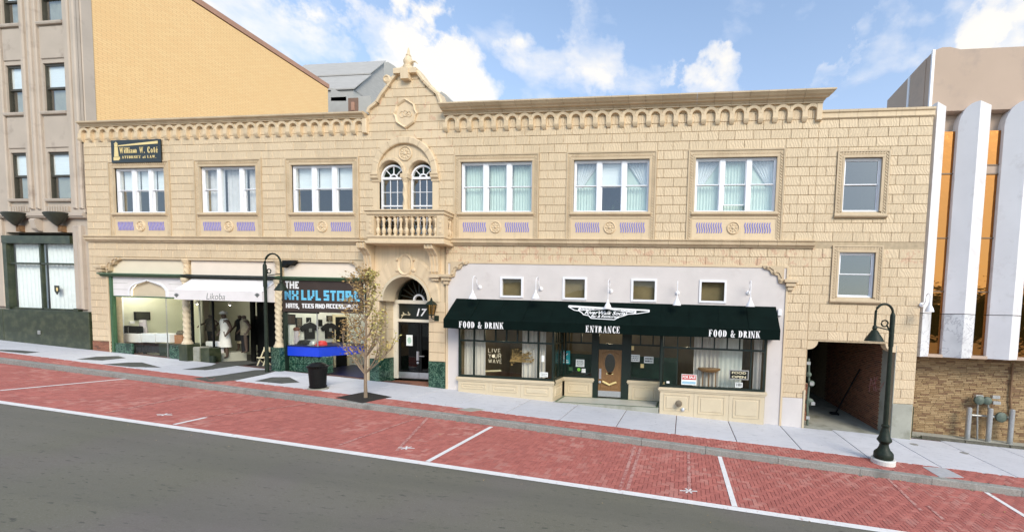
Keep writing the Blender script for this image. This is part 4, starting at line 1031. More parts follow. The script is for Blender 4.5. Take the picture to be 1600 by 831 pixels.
# cartouche
ca = []
for k in range(20):
    a = 2*math.pi*k/20; ca.append((.30*math.cos(a)*(1+.08*math.sin(2*a)), .42*math.sin(a)))
cb = MB().loft([[(PC+.02+x*s, y, 5.62+z*s) for x, z in ca] for s, y in ((1.15, .03), (1.15, -.06), (1.02, -.11), (.86, -.08), (.82, -.06), (.5, -.09), (.02, -.10))])
for s in (-1, 1):
    for dz, r in ((-.22, .085), (.20, .06)): cb.lathey(PC+.02+s*.37, 5.62+dz, [(r, .02), (r, -.06), (r*.6, -.09), (.01, -.09)], 10)
cb.box(PC-.16, PC+.20, -.08, .02, 5.12, 5.22); cb.build('cartouche', TCP, B, smooth=True)
# recessed doorway: reveals, ceiling, fanlight, transom, door
DY = .82; XL, XR = -12.89, -10.62
dl = XL
rv = MB().box(XL-.02, XL, .36, DY+.2, MZ, PZ).box(XR, XR+.02, .36, DY+.2, MZ, PZ)
o, i = arc(PC, PZ, 1.25, 0, 180, 20), arc(PC, PZ, 1.135, 0, 180, 20)
for a, b, c, d in zip(o, o[1:], i, i[1:]): rv.prism([a, b, d, c], .34, DY+.2)
rv.build('door_reveal', CREAMP, B)
for zz in (MZ+.42*k for k in range(1, 6)): MB().box(XL-.0, XL+.004, .02, DY, zz-.006, zz+.006).build('reveal_joint', MORTAR, B)
MB().box(XL-.03, XL+.012, .02, DY, -1, MZ).build('marble_plinth', GMARB, B); MB().box(XR-.012, XR+.03, .02, DY, -1, MZ).build('marble_plinth', GMARB, B)
def PX(px, py): return F(px, py, DY)
ds0, ds1 = PX(622.5, 540)[0], XR
zt0, zt1 = PX(645, 503)[1], PX(645, 500)[1]     # bar between door and transom light
zs0, zs1 = PX(645, 474.5)[1], PX(645, 470)[1]
zd = gz(-11.4)+.10
df = MB().box(XL, ds0-.0, DY-.04, DY+.16, zd, zs0).box(ds0, ds1, DY-.03, DY+.12, zt0, zt1+.04).box(XL, XR, DY-.06, DY+.16, zs0, zs1+.03)
df.build('door_frame', M('cream_door_frame', (.72, .66, .54), .5, .04, 4), B)
MB().box(ds0, ds1, DY+.05, DY+.06, zt1+.04, zs0).build('transom_light', SIGNK, B)
text('17', .50, .34, upright(PX(658, 488)[0], DY+.05, PX(658, 488)[1]), 'house_number', WHL, B, bold=.02, shear=.25)
br = MB().tube([(PX(626, 497)[0], DY+.03, PX(626, 497)[1]), (PX(630, 490)[0], DY+.03, PX(630, 491)[1]), (PX(640, 490)[0], DY+.03, PX(640, 492)[1])], .012, 5)
for k in range(16):
    x, z = PX(626+R.random()*16, 488+R.random()*6); s = R.uniform(.03, .06); a = R.uniform(0, 6)
    br.add([(x+s*math.cos(a+t)*u, DY+.02, z+s*math.sin(a+t)*u) for t, u in ((0, 1), (1.57, .5), (3.14, 1), (4.71, .5))], [(0, 1, 2, 3)])
br.build('branch_motif', CYELL, B, fix=False)
# fanlight
fan = MB(); fo = PX(636, 471); RF = 1.06
o, i = arc(PC, PZ, 1.03, 0, 180, 24), arc(PC, PZ, .97, 0, 180, 24)
for a, b, c, d in zip(o, o[1:], i, i[1:]): fan.prism([a, b, d, c], DY-.02, DY+.05)
fzb = zs1+.03
for a in range(18, 180, 18): fan.beam((PC+.27*math.cos(rad(a)), DY, fzb+.27*math.sin(rad(a))), (PC+1.0*math.cos(rad(a)), DY, PZ+1.0*math.sin(rad(a))), .055, .05)
fo_ = fan.build('fanlight', SIGNK, B)
hub = MB(); o, i = arc(PC, fzb, .27, 0, 180, 14), arc(PC, fzb, .20, 0, 180, 14)
for a, b, c, d in zip(o, o[1:], i, i[1:]): hub.prism([a, b, d, c], DY-.05, DY+.04)
hub.build('hub_ring', WHL, fo_)
MB().prism([(PC-1.03, fzb)]+arc(PC, PZ, 1.03, 180, 0, 20)+[(PC+1.03, fzb)], DY+.06, DY+.068).build('pane', glass('fan_glass', (.55, .5, .38), 1.5), fo_)
MB().box(XL, XR, DY+.5, DY+.55, PZ-.6, PZ+1.3).build('fan_backing', INTB, B)
# door: glazed leaf, kick plates
zk = PX(640, 581)[1]
dm = MB().box(ds0, ds1, DY+.02, DY+.07, zd, zt0)
dob = MB()
xm = PX(655, 560)[0]
for a, b in ((ds0+.01, xm-.012), (xm+.012, ds1-.01)):
    dob.box(a, a+.09, DY, DY+.06, zk, zt0-.01).box(b-.09, b, DY, DY+.06, zk, zt0-.01).box(a+.09, b-.09, DY, DY+.06, zt0-.10, zt0-.01).box(a+.09, b-.09, DY, DY+.06, zk, zk+.07)
do = dob.build('door', BLACKP, B)
MB().box(ds0+.09, ds1-.09, DY+.03, DY+.04, zk+.07, zt0-.1).build('pane', glass('door_glass', (.20, .20, .17), 1.5), do)
kp = MB()
for a, b in ((ds0+.01, xm-.012), (xm+.012, ds1-.01)): kp.box(a, b, DY-.012, DY+.05, zd+.02, zk-.004)
kp.build('kick_plate', STEEL, do)
hx, hz = PX(653.5, 555); MB().box(hx-.05, hx+.05, DY-.05, DY-.0, hz-.22, hz+.18).cbox(hx+.06, hx+.32, DY-.06, DY-.03, hz-.04, hz-.005, .01).lathey(hx-.01, hz-.33, [(.05, DY), (.05, DY-.04), (.01, DY-.05)], 10).build('handle', STEEL, do)
px_, pz_ = PX(640, 531.5); no = MB().box(px_-.15, px_+.15, DY-.012, DY-.001, pz_-.24, pz_+.24).build('door_notice', PAPER)
tag(no, 'white notice with a pale green crest taped inside the number 17 door', 'notice')
MB().lathey(px_, pz_, [(.10, DY-.012), (.10, DY-.014), (.01, DY-.014)], 16, 1, 1.4).build('crest', M('pale_green_print', (.42, .58, .46), .7, .12, 12), no)
ix, iz = FX(614, 541, .45), FZ(614, 541, .45)
ic = MB().cbox(XL+.012, XL+.09, .40, .56, iz-.12, iz+.12, .02).build('intercom_box', GOLD); tag(ic, 'small brass entry intercom on the left side of the doorway', 'intercom')
MB().box(XL, XR, .0, DY+.1, gz(XL)-.6, gz(XR)+.03).build('step', M('red_quarry_tile', (.24, .105, .06), .7, .2, 12), B)
MB().box(XL-.1, XR+.1, DY+.6, DY+.65, 0, PZ+.2).build('hall_wall', INTD, B)

# wall lantern right of the doorway
LN = thing('wall_lantern', 'black iron lantern with glass panes on a bracket beside the number 17 doorway', 'lantern', (FX(674, 490), -.02, FZ(674, 495)))
lx, ly = FX(674, 482, -.25), -.25; lz = FZ(674, 495, -.25)
MB().cbox(lx-.02, lx+.17, -.045, -.012, lz-.16, lz+.06, .01).build('wall_plate', LAMPP, LN)
MB().tube([(lx+.07, -.04, lz-.06), (lx+.05, -.16, lz-.10), (lx, ly, lz-.04), (lx, ly, lz+.08)], [.022, .02, .02, .03], 8).build('bracket', LAMPP, LN)
mb = MB(); zt = lz+.50
for sx, sy in ((-1, -1), (1, -1), (1, 1), (-1, 1)): mb.beam((lx+sx*.075, ly+sy*.075, lz+.10), (lx+sx*.13, ly+sy*.13, zt), .02, .02)
mb.cbox(lx-.09, lx+.09, ly-.09, ly+.09, lz+.06, lz+.11, .01); mb.build('lantern_frame', LAMPP, LN)
MB().loft([[(lx+a*sx, ly+a*sy, z) for sx, sy in ((-1, -1), (1, -1), (1, 1), (-1, 1))] for a, z in ((.16, zt-.01), (.15, zt+.02), (.08, zt+.13), (.03, zt+.17), (.03, zt+.22), (.008, zt+.29))]).build('lantern_cap', LAMPP, LN)
MB().loft([[(lx+a*sx, ly+a*sy, z) for sx, sy in ((-1, -1), (1, -1), (1, 1), (-1, 1))] for a, z in ((.068, lz+.115), (.118, zt-.012))]).build('pane', glass('amber_glass', (.80, .66, .38), 1.5), LN)

# ------------------------------------------------------------------ left storefronts
SX0, SX1, SZ = -26.65, -13.45, 5.75
CA, CBX = FX(292, 480), FX(436, 490)
GRZ = 4.98
# entry surround moulding with stepped corners
mo_ = MB(); mo_.box(SX0+.3, SX1-.3, -.04, .05, SZ-.07, SZ+.0)
mo_.box(SX0-.08, SX0-.01, -.03, .05, .0, SZ-.45); mo_.box(SX1, SX1+.07, -.03, .05, .0, SZ-.45)
mo_.build('opening_moulding', TCP, B)
def corner_bracket(x, s, ztop, name='corner_bracket'):
    pts = [(0, 0), (.78, 0), (.74, -.10), (.52, -.16), (.44, -.30), (.22, -.36), (.17, -.62), (0, -.66)]
    mb = MB().prism([(x+s*a, ztop+b) for a, b in pts], -.07, .08)
    q = [(.06, -.04), (.56, -.04), (.36, -.18), (.16, -.28), (.06, -.5)]
    mb.prism([(x+s*a, ztop+b) for a, b in q], -.10, -.07)
    for a, b, r in ((.60, -.05, .05), (.34, -.23, .055), (.10, -.52, .05)): mb.lathey(x+s*a, ztop+b, [(r, -.06), (r, -.12), (.01, -.13)], 8)
    return mb.build(name, TCW, B)
def corbel_bracket(x, z):
    mb = MB()
    for w, d, h0, h1 in ((.24, .20, -.12, .0), (.17, .15, -.26, -.12), (.10, .10, -.40, -.26)): mb.cbox(x-w, x+w, -d, .02, z+h0, z+h1, .03)
    return mb.build('corbel', TCW, B)
corner_bracket(SX0, 1, SZ); corner_bracket(SX1, -1, SZ); corbel_bracket(SX0-.28, 5.35)
corner_bracket(-9.62, 1, 5.79); corner_bracket(3.60, -1, 5.79); corbel_bracket(3.85, 5.30); corbel_bracket(-9.80, 5.25)
# cream boards above the green strip
for a, b, m in ((SX0+.02, CA-.22, M('pale_cream_board', (.76, .66, .49), .55, .03, 2)), (CA+.20, CBX-.22, PINKP), (CBX+.22, SX1-.02, PINKP)):
    bo = MB().front(a, b, .06, .12, GRZ+.02, SZ-.07, .015); bo.build('sign_board', m, B)
MB().box(SX0+.4, SX1-.4, .12, .3, GRZ-.2, SZ-.02).build('header', CREAMP, B)
for i, (a, b) in enumerate(((SX0-.30, CA+.0), (CA+.006, CBX+.0), (CBX+.006, SX1-.1))):
    MB().prismx([(.06, GRZ-.10), (-.10, GRZ-.10), (-.12, GRZ-.04), (-.20, GRZ-.01), (-.20, GRZ+.04), (.06, GRZ+.06)], a, b).build('cornice_strip', GREENP if i != 1 else DKGREEN, B)
for cx, zb0 in ((CA, FZ(292, 540)), (CBX, FZ(436, 545))):
    zb0 = zb0+.10
    twisted('twisted_column', cx, -.02, .112, zb0+.16, 4.72, B, CREAMP, 11, 120)
    twisted('twisted_column', cx, .05, .105, GRZ+.08, SZ-.22, B, TCP, 2, 20)
    MB().lathe(cx, -.02, [(.18, zb0-.02), (.18, zb0+.05), (.15, zb0+.09), (.13, zb0+.17)], 16).build('column_base', CREAMP, B)
    MB().lathe(cx, .05, [(.11, SZ-.24), (.14, SZ-.18), (.19, SZ-.06), (.19, SZ-.01)], 16).build('column_capital', TCP, B); MB().lathe(cx, -.02, [(.12, 4.70), (.15, 4.76), (.15, GRZ-.10)], 14).build('column_capital', CREAMP, B)
    MB().front(cx-.22, cx+.22, -.20, .28, -.5, zb0-.02, .02).build('marble_plinth', GMARB if cx > -20 else GREENST, B)
bbo = MB().box(BX0+.02, SX0-.006, .0, .06, 0, 1.84).build('brick_base', MORTAR, B)
for k in range(8):
    z = 1.845-.075*(k+1); x = BX0+.02-(.11 if k % 2 else 0)
    while x < SX0-.03:
        a, b = max(x, BX0+.02), min(x+.215, SX0-.006); x += .225
        if b-a > .03: MB().front(a, b, -.02, .01, z+.004, z+.070, .005).build('brick', REDBR, bbo, fix=False)
# shop interiors: one shell per shop
def room(name, x0, x1, y0, y1, z0, z1, wall, floor, ceil=None):
    MB().box(x0-.05, x0, y0, y1, z0, z1).box(x1, x1+.05, y0, y1, z0, z1).box(x0-.05, x1+.05, y1, y1+.05, z0, z1).build(name+'_wall', wall, B)
    MB().box(x0-.05, x1+.05, y0, y1+.05, z0-.08, z0).build(name+'_floor', floor, B); MB().box(x0-.05, x1+.05, y0, y1+.05, z1, z1+.05).build(name+'_ceiling', ceil or wall, B)
GW = -27.36
DGX = CA-.02-(4.2-.42)*1.42
MB().box(GW-.05, GW, .385, 3.2, 1.0, 4.9).box(GW-.05, CA-.02-(3.2-.42)*1.42, 3.2, 3.25, 1.0, 4.9).build('gallery_wall', INT, B)
dgl = lambda o: [(CA-.02+o, .42), (CA+.04+o, .42), (DGX+.06+o, 4.2), (DGX+o, 4.2)]
MB().prismz(dgl(0), .9, 4.9).build('partition_wall', INT, B)
MB().prismz([(GW, .385), (CA-.05, .385), (CA-.05-(3.2-.42)*1.42, 3.2), (GW, 3.2)], 1.08, 1.16).build('gallery_floor', DKCONC, B)
MB().box(GW-.05, CBX, .385, 4.3, 4.9, 4.95).build('shop_ceiling', INT, B)
MB().prismz([(CA+.05, .385), (CBX-.05, .385), (CBX-.05, 4.2), (DGX+.1, 4.2)], .85, .93).build('boutique_floor', FLOORD, B)
MB().box(DGX, CBX-.05, 4.2, 4.25, .85, 4.9).box(CBX-.05, CBX, .385, 4.2, .85, 4.9).build('boutique_wall', INT, B)
room('hat_shop', CBX+.05, SX1-.05, .385, 3.6, .72, 4.9, INTW, NAVYF)
# gallery front: fascia with an ogee arch, glass, green frame
x0, x1 = SX0+.08, CA-.20; zf0_, zf1_ = FZ(230, 463), GRZ-.10
ox0, ox1 = FX(200.5, 457), FX(259, 457); oxm = (ox0+ox1)/2; zo = FZ(228, 437); zsp = FZ(203, 449)
og = [(ox0, zf0_)]+[(ox0+(oxm-ox0)*u, zf0_+(zo-zf0_)*v) for u, v in ((.0, .35), (.08, .52), (.25, .70), (.55, .83), (.85, .93), (1, 1))]
og += [(ox1-(ox1-oxm)*u, zf0_+(zo-zf0_)*v) for u, v in ((.85, .93), (.55, .83), (.25, .70), (.08, .52), (0, .35))]+[(ox1, zf0_)]
fa = MB()
for (a, b), (c, d) in zip(og, og[1:]):
    if abs(c-a) > 1e-4: fa.prism([(a, b), (c, d), (c, zf1_), (a, zf1_)], .05, .10)
fa.box(x0, ox0, .05, .10, zf0_, zf1_).box(ox1, x1, .05, .10, zf0_, zf1_)
fao = fa.build('shop_fascia', AWNW, B)
ogt = MB()
for (a, b), (c, d) in zip(og, og[1:]): ogt.beam((a, .04, b), (c, .04, d), .07, .06)
ogt.build('ogee_trim', WHITE, fao); MB().prism(og, .14, .16).build('ogee_backing', CREAMP, fao)
for zz in (zf0_+(zf1_-zf0_)*k/3 for k in (1, 2)): MB().box(x0, ox0-.1, .044, .052, zz-.006, zz+.006).box(ox1+.1, x1, .044, .052, zz-.006, zz+.006).build('fascia_joint', DKCONC, fao)
sg = MB().box(SX0+.02, SX0+.14, -.01, .12, 1.3, GRZ-.1).box(SX0+.14, x1, .05, .12, zf0_-.06, zf0_-.0)
sg.build('shop_frame', GREENP, B)
MB().box(SX0+.14, CA-.1, .09, .098, 1.2, zf0_-.06).build('pane', SHOPG, B)
xj = FX(260.5, 500, .09); MB().box(xj-.008, xj+.008, .075, .11, 1.2, zf0_).build('glass_joint', SILVER, B)
MB().front(SX0+.14, FX(205, 540), .02, .085, .9, FZ(190, 536), .01).build('marble_plinth', GMARB, B)
MB().front(FX(263, 540), CA-.26, .02, .085, .7, FZ(275, 540), .01).build('marble_plinth', GMARB, B)
MB().box(GW+.002, GW+.05, .42, .80, 1.2, 4.2).build('inner_pilaster', SHEER, B)
# boutique: recessed glass front
BY = 1.05
bf = MB(); xa, xb = CA+.2, CBX-.2; zt = 4.0
fx1, fx2 = FX(301.5, 500, .3), FX(334, 500, .55)
bf.box(fx1-.05, fx1+.02, .25, .33, 1.1, zt); bf.box(fx2-.03, fx2+.03, .50, .56, .95, zt); bf.beam((fx1, .29, zt-.04), (fx2, .53, zt-.04), .06, .06)
fx3 = FX(395, 500, 1.9); bf.box(fx3-.10, fx3+.10, 1.86, 1.95, .8, zt); bf.beam((fx2, .53, zt-.04), (fx3, 1.9, zt-.04), .06, .06)
bf.box(fx3, xb, 1.88, 1.94, zt-.08, zt)
bf.build('boutique_frame', BLACKP, B)
def pane_line(p, q, z0, z1, parent=B, mat=SHOPG):
    d = Vector((q[0]-p[0], q[1]-p[1])).normalized(); n = Vector((-d.y, d.x))*.004
    return MB().prismz([(p[0]+n.x, p[1]+n.y), (p[0]-n.x, p[1]-n.y), (q[0]-n.x, q[1]-n.y), (q[0]+n.x, q[1]+n.y)], z0, z1).build('pane', mat, parent)
pane_line((fx1, .29), (fx2, .53), 1.35, zt-.06)
MB().prismz([(fx1-.05, .2), (fx2+.05, .5), (fx2+.05, 1.8), (fx1-.05, 1.8)], .75, 1.42).build('display_plinth', INT, B)
MB().box(fx3+.12, xb, 2.0, 2.05, .8, zt).build('door', BLACKP, B)
MB().box(xa, xb, .25, 3.5, zt, zt+.06).build('soffit', INTD, B)
# hat shop front: header, glass, blue counter on green marble
hx0, hx1 = CBX+.17, SX1-.03
hf = MB().box(hx0, hx0+.10, .02, .14, .9, 3.6).box(hx1-.10, hx1, .02, .14, .55, 4.9); hf.build('shop_frame', DKGREEN, B)

# ------------------------------------------------------------------ alley passage
AX0, AX1, AZT = 4.60, 7.67, 3.04
for x, s in ((AX0, 1), (AX1, -1)):
    q = [(x+s*.34, AZT)]+[(x+s*(.34-.0)-s*.30*math.sin(rad(a))*1.0, AZT-.30*(1-math.cos(rad(a)))) for a in range(0, 91, 15)]
    q = [(x-s*.02, AZT+.01), (x+s*.36, AZT+.01)]+[(x+s*(.02+.34*math.cos(rad(a))), AZT-.30*math.sin(rad(a))) for a in range(0, 91, 15)]+[(x-s*.02, AZT-.30)]
    MB().prism(q, .003, .375).build('opening_corner', TCP, B)
gA = gz(6.1)
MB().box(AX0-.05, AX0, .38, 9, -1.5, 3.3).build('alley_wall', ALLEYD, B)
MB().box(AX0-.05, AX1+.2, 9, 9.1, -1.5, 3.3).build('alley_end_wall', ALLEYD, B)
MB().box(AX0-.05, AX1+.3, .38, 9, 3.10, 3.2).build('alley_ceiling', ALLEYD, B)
ao = MB().box(AX1+.03, AX1+.3, .38, 9, -1.5, 3.3).build('alley_side_wall', MORTAR, B)
MB().front(AX1+.0, AX1+.03, .0, .9, -1.2, 3.0, .005).build('alley_jamb', DKCONC, B)
abr = MB(); rows = int((3.1+.8)/.075)
for r in range(rows):
    y = .9+(.11 if r % 2 else 0)
    while y < 6.5:
        z = -.85+r*.075; d = R.uniform(0, .006); x = AX1+.012+d; c = .004
        abr.add([(x, y+.005+c, z+.005+c), (x, y+.213-c, z+.005+c), (x, y+.213-c, z+.068-c), (x, y+.005+c, z+.068-c), (x+.03, y+.005, z+.005), (x+.03, y+.213, z+.005), (x+.03, y+.213, z+.068), (x+.03, y+.005, z+.068)],
                [(0, 3, 2, 1), (0, 1, 5, 4), (1, 2, 6, 5), (2, 3, 7, 6), (3, 0, 4, 7)]); y += .22
tag(abr.build('alley_brick', REDBR, B, fix=False), kind='stuff')
sheet('alley_floor', C_(.0), C_(9), -.012, AX0, AX1+.1, 2, DKCONC)
bpier = MB().box(AX0+.02, AX0+.50, 1.3, 2.4, -1, 1.25); bpo = bpier.build('brick_pier', MORTAR, B)
bb = MB()
for r in range(26):
    z = -.62+r*.072; x = AX0+.02-(.1 if r % 2 else 0)
    while x < AX0+.5:
        a, b = max(x, AX0+.02), min(x+.205, AX0+.505)
        if b-a > .03: bb.front(a, b, 1.28, 1.31, z+.004, z+.064, .004)
        x += .213
bb.build('brick', REDBR, bpo, fix=False)
# white plinth right of the restaurant, grey plinth right of the alley
MB().front(3.775, 4.595, -.018, .05, -1.2, .885, .008).build('plinth', STUCCO, B)
MB().front(7.675, 8.36, -.02, .05, -1.4, .865, .01).build('plinth', DKCONC, B)
MB().front(4.52, 4.598, -.05, .02, gz(4.6)-.2, 1.2, .01).build('corner_guard', CREAMP, B)

# ------------------------------------------------------------------ restaurant front
RX0, RX1, BFY, RCY = -9.62, 3.60, -.20, 1.0
hz_ = []
for (a, b) in (((783, 433), (817, 464.5)), ((880.5, 433.5), (916, 468)), ((987.5, 436), (1025, 471)), ((1094, 438), (1133.5, 473))):
    x0, z1 = F(*a); x1, z0 = F(*b); hz_.append((x0, x1, z0, z1))
stu = solid_wall(hz_, RX0-.20, RX1+.17, 3.35, 5.79, -.005, .2)
stu.box(RX0-.20, -9.19, -.005, .2, -1, 3.35).box(3.12, RX1+.17, -.005, .2, -1.2, 3.35)
stu.build('stucco_front', STUCCO, B)
MB().box(RX0-.21, RX1+.18, -.03, -.006, 5.72, 5.80).build('opening_moulding', TCP, B)
for x, s in ((RX0-.17, 1), (RX1+.14, -1)): MB().box(x-.035, x+.035, -.045, -.006, -1, 5.715).build('opening_moulding', TCP, B)
for x0, x1, z0, z1 in hz_:
    m = MB(); f = .06
    m.box(x0-.02, x0+f, -.045, .06, z0-.02, z1+.02).box(x1-f, x1+.02, -.045, .06, z0-.02, z1+.02).box(x0+f, x1-f, -.045, .06, z0-.02, z0+f).box(x0+f, x1-f, -.045, .06, z1-f, z1+.02)
    wo = m.build('high_window', WHITE, B); MB().box(x0+f, x1-f, .02, .028, z0+f, z1-f).build('pane', RESTG, wo); MB().box(x0, x1, .19, .20, z0, z1).build('window_backing', INTB, wo)
SZL = 1.08
def raised_panel(mb, p, q, z0, z1, dep=.03):
    """frame + raised field on a vertical plane from plan point p to q (outside on the right hand)"""
    p, q = Vector(p), Vector(q); d = (q-p).normalized(); n = Vector((d.y, -d.x)); L = (q-p).length
    def slab(u0, u1, w0, w1, o0, o1, c=0):
        P = lambda u, o, z: (p.x+d.x*u+n.x*o, p.y+d.y*u+n.y*o, z)
        mb.loft([[P(u0, o0, w0), P(u1, o0, w0), P(u1, o0, w1), P(u0, o0, w1)], [P(u0+c, o1, w0+c), P(u1-c, o1, w0+c), P(u1-c, o1, w1-c), P(u0+c, o1, w1-c)]])
    m = .15
    a, b, c0, c1 = m, L-m, z0+m, z1-.12
    for u0, u1, w0, w1 in ((a, b, c0, c0+.035), (a, b, c1-.035, c1), (a, a+.035, c0+.035, c1-.035), (b-.035, b, c0+.035, c1-.035)): slab(u0, u1, w0, w1, -.002, .022, .006)
    slab(a+.09, b-.09, c0+.09, c1-.09, -.002, .024, .022)
def bay_base(p, q, n):
    p, q = Vector(p), Vector(q); d = (q-p).normalized(); nn = Vector((d.y, -d.x))
    zb = min(gz(p.x), gz(q.x))
    for i in range(n):
        a, b = p+(q-p)*(i/n), p+(q-p)*((i+1)/n); a2, b2 = a+d*.004, b-d*.004
        mb = MB().prismz([(a2.x, a2.y), (b2.x, b2.y), (b2.x-nn.x*.12, b2.y-nn.y*.12), (a2.x-nn.x*.12, a2.y-nn.y*.12)], zb-.4, SZL-.16)
        zg = max(gz(a.x), gz(b.x)); raised_panel(mb, (a2.x, a2.y), (b2.x, b2.y), zg-.02, SZL-.14); mb.build('base_panel', CREAMP, B)
    sl_ = MB()
    for o, z0, z1 in ((.04, SZL-.16, SZL-.10), (.07, SZL-.10, SZL-.045), (.05, SZL-.045, SZL)):
        a, b = p-d*o, q+d*o
        sl_.prismz([(a.x+nn.x*o, a.y+nn.y*o), (b.x+nn.x*o, b.y+nn.y*o), (b.x-nn.x*.12, b.y-nn.y*.12), (a.x-nn.x*.12, a.y-nn.y*.12)], z0, z1)
    sl_.build('base_sill', CREAMP, B)
BLX0, BLX1, BRX0, BRX1 = -9.17, -5.12, -.84, 3.10
bay_base((BLX0, BFY), (BLX1, BFY), 3); bay_base((BRX0, BFY), (BRX1, BFY), 3)
bay_base((BLX1+.0, BFY+.06), (BLX1+.0, RCY-.04), 1); bay_base((BRX0, RCY-.04), (BRX0, BFY+.06), 1)
DX0, DX1 = FX(934.8, 580, RCY), FX(971, 580, RCY); PX0, PX1 = FX(926.7, 580, RCY), FX(982.6, 580, RCY)
bay_base((BLX1+.08, RCY), (PX0, RCY), 1); bay_base((PX1, RCY), (BRX0-.08, RCY), 1)
def glazing(p, q, low, up, zt, ztop=3.35, name='shop_window', mat=DKGREEN):
    p, q = Vector(p), Vector(q); d = (q-p).normalized(); L = (q-p).length; P = lambda u, z: (p.x+d.x*u, p.y+d.y*u, z)
    mb = MB(); w = .07; hv = Vector((0, 0, 1))
    def bar(u0, z0, u1, z1, w=.06, dp=.08): mb.beam(P(u0, z0), P(u1, z1), w if abs(u1-u0) < 1e-6 else dp, dp if abs(u1-u0) < 1e-6 else w)
    bar(0, SZL+.05, L, SZL+.05, .10); bar(.04, SZL+.1, .04, ztop, .08, .09); bar(L-.04, SZL+.1, L-.04, ztop, .08, .09); bar(.08, zt, L-.08, zt, .055, .07)
    for u in low: bar(u, SZL+.1, u, zt-.03, .05, .07)
    for u in up: bar(u, zt+.03, u, ztop, .05, .07)
    wo = mb.build(name, mat, B)
    def pan(cuts, z0, z1):
        for a, b in zip(cuts, cuts[1:]):
            nn = Vector((d.y, -d.x))*.004; A, Z = p+d*(a+.02), p+d*(b-.02)
            MB().prismz([(A.x+nn.x, A.y+nn.y), (A.x-nn.x, A.y-nn.y), (Z.x-nn.x, Z.y-nn.y), (Z.x+nn.x, Z.y+nn.y)], z0, z1).build('pane', RESTG, wo)
    pan([.05]+list(low)+[L-.05], SZL+.1, zt-.02); pan([.05]+list(up)+[L-.05], zt+.02, ztop)
    return wo
ztb = FZ(790, 534, BFY)
ul = lambda pxs, py, y, x0: [FX(px, py, y)-x0 for px in pxs]
gy = BFY+.03
glazing((BLX0+.02, gy), (BLX1+.02, gy), ul((740, 840.5), 560, gy, BLX0), ul((740.5, 757, 774, 791, 808, 825, 840.5), 522, gy, BLX0), ztb)
glazing((BRX0-.02, gy), (BRX1-.02, gy), ul((1059, 1174), 570, gy, BRX0), ul((1059.5, 1079.5, 1098, 1117, 1137, 1156.5, 1174.5), 540, gy, BRX0), FZ(1120, 545.5, BFY))
glazing((BLX1-.02, BFY+.10), (BLX1-.02, RCY-.02), [.55], [.28, .56, .84], ztb); glazing((BRX0+.02, RCY-.02), (BRX0+.02, BFY+.10), [.55], [.28, .56, .84], ztb)
gy2 = RCY+.03
glazing((BLX1+.06, gy2), (PX0, gy2), [], ul((890, 908.7), 525, gy2, BLX1+.06), FZ(900, 535, gy2)); glazing((PX1, gy2), (BRX0-.06, gy2), [], ul((1001, 1020.6), 530, gy2, PX1), FZ(1005, 539, gy2))
pm = MB().box(PX0, DX0, RCY-.03, RCY+.10, .1, 3.35).box(DX1, PX1, RCY-.03, RCY+.10, .1, 3.35).box(DX0, DX1, RCY, RCY+.1, FZ(950, 546, RCY), FZ(950, 537, RCY)); pm.build('door_post', DKGREEN, B)
MB().box(DX0, DX1, RCY+.05, RCY+.058, FZ(950, 537, RCY), 3.3).build('transom_light', RESTG, B)
# oak door
pz = .30; zd0, zd1 = pz+.01, FZ(950, 546.5, RCY); dcx = (DX0+DX1)/2; dw = DX1-DX0
dom = MB().box(DX0+.005, DX1-.005, RCY+.01, RCY+.06, zd0, zd1-.005)
zsc = lambda py: FZ(952, py, RCY)
for x0, x1 in ((DX0+.09, dcx-.05), (dcx+.05, DX1-.09)): dom.front(x0, x1, RCY-.012, RCY+.012, zd0+.34, zsc(601), .02)
for s in (-1, 1): dom.prism([(dcx+s*.20, zsc(594)), (dcx+s*(dw/2-.09), zsc(594)), (dcx+s*(dw/2-.09), zsc(553)), (dcx+s*.34, zsc(556)), (dcx+s*.40, zsc(570)), (dcx+s*.34, zsc(583))], RCY-.008, RCY+.012)
sw_ = arc(dcx, zsc(557), .42, 150, 30, 8, 1, .45)
dom.tube([(x, RCY-.005, z) for x, z in sw_], .022, 6)
ow, oh, ocz = .23, (zsc(551)-zsc(583))/2, (zsc(551)+zsc(583))/2
dom.lathey(dcx, ocz, [(1, RCY+.01), (1, RCY-.02), (.84, RCY-.02), (.84, RCY+.0)], 24, ow+.04, oh+.05)
dr = dom.build('door', WOOD, B)
MB().lathey(dcx, ocz, [(1, RCY-.004), (1, RCY-.008), (.01, RCY-.009)], 24, ow, oh).build('oval_pane', DARKG, dr)
MB().box(DX0+.01, DX1-.01, RCY-.006, RCY+.01, zd0+.01, zd0+.26).build('kick_plate', STEEL, dr)
hb = [(DX0+.20, zsc(595.5)), (DX0+.35, zsc(598)), (dcx, zsc(600.5)), (DX1-.35, zsc(598)), (DX1-.20, zsc(596))]
MB().tube([(x, RCY-.05, z) for x, z in hb], .045, 8).build('push_bar', GOLD, dr)
MB().box(dcx-.15, dcx+.15, RCY-.02, RCY-.0, zsc(584.5), zsc(582)).build('letter_plate', GOLD, dr)
hxx = DX0+.09; MB().cbox(hxx-.05, hxx+.05, RCY-.04, RCY+.01, zsc(592), zsc(576), .01).lathey(hxx, zsc(597), [(.05, RCY), (.05, RCY-.07), (.02, RCY-.08)], 10).build('handle', STEEL, dr)
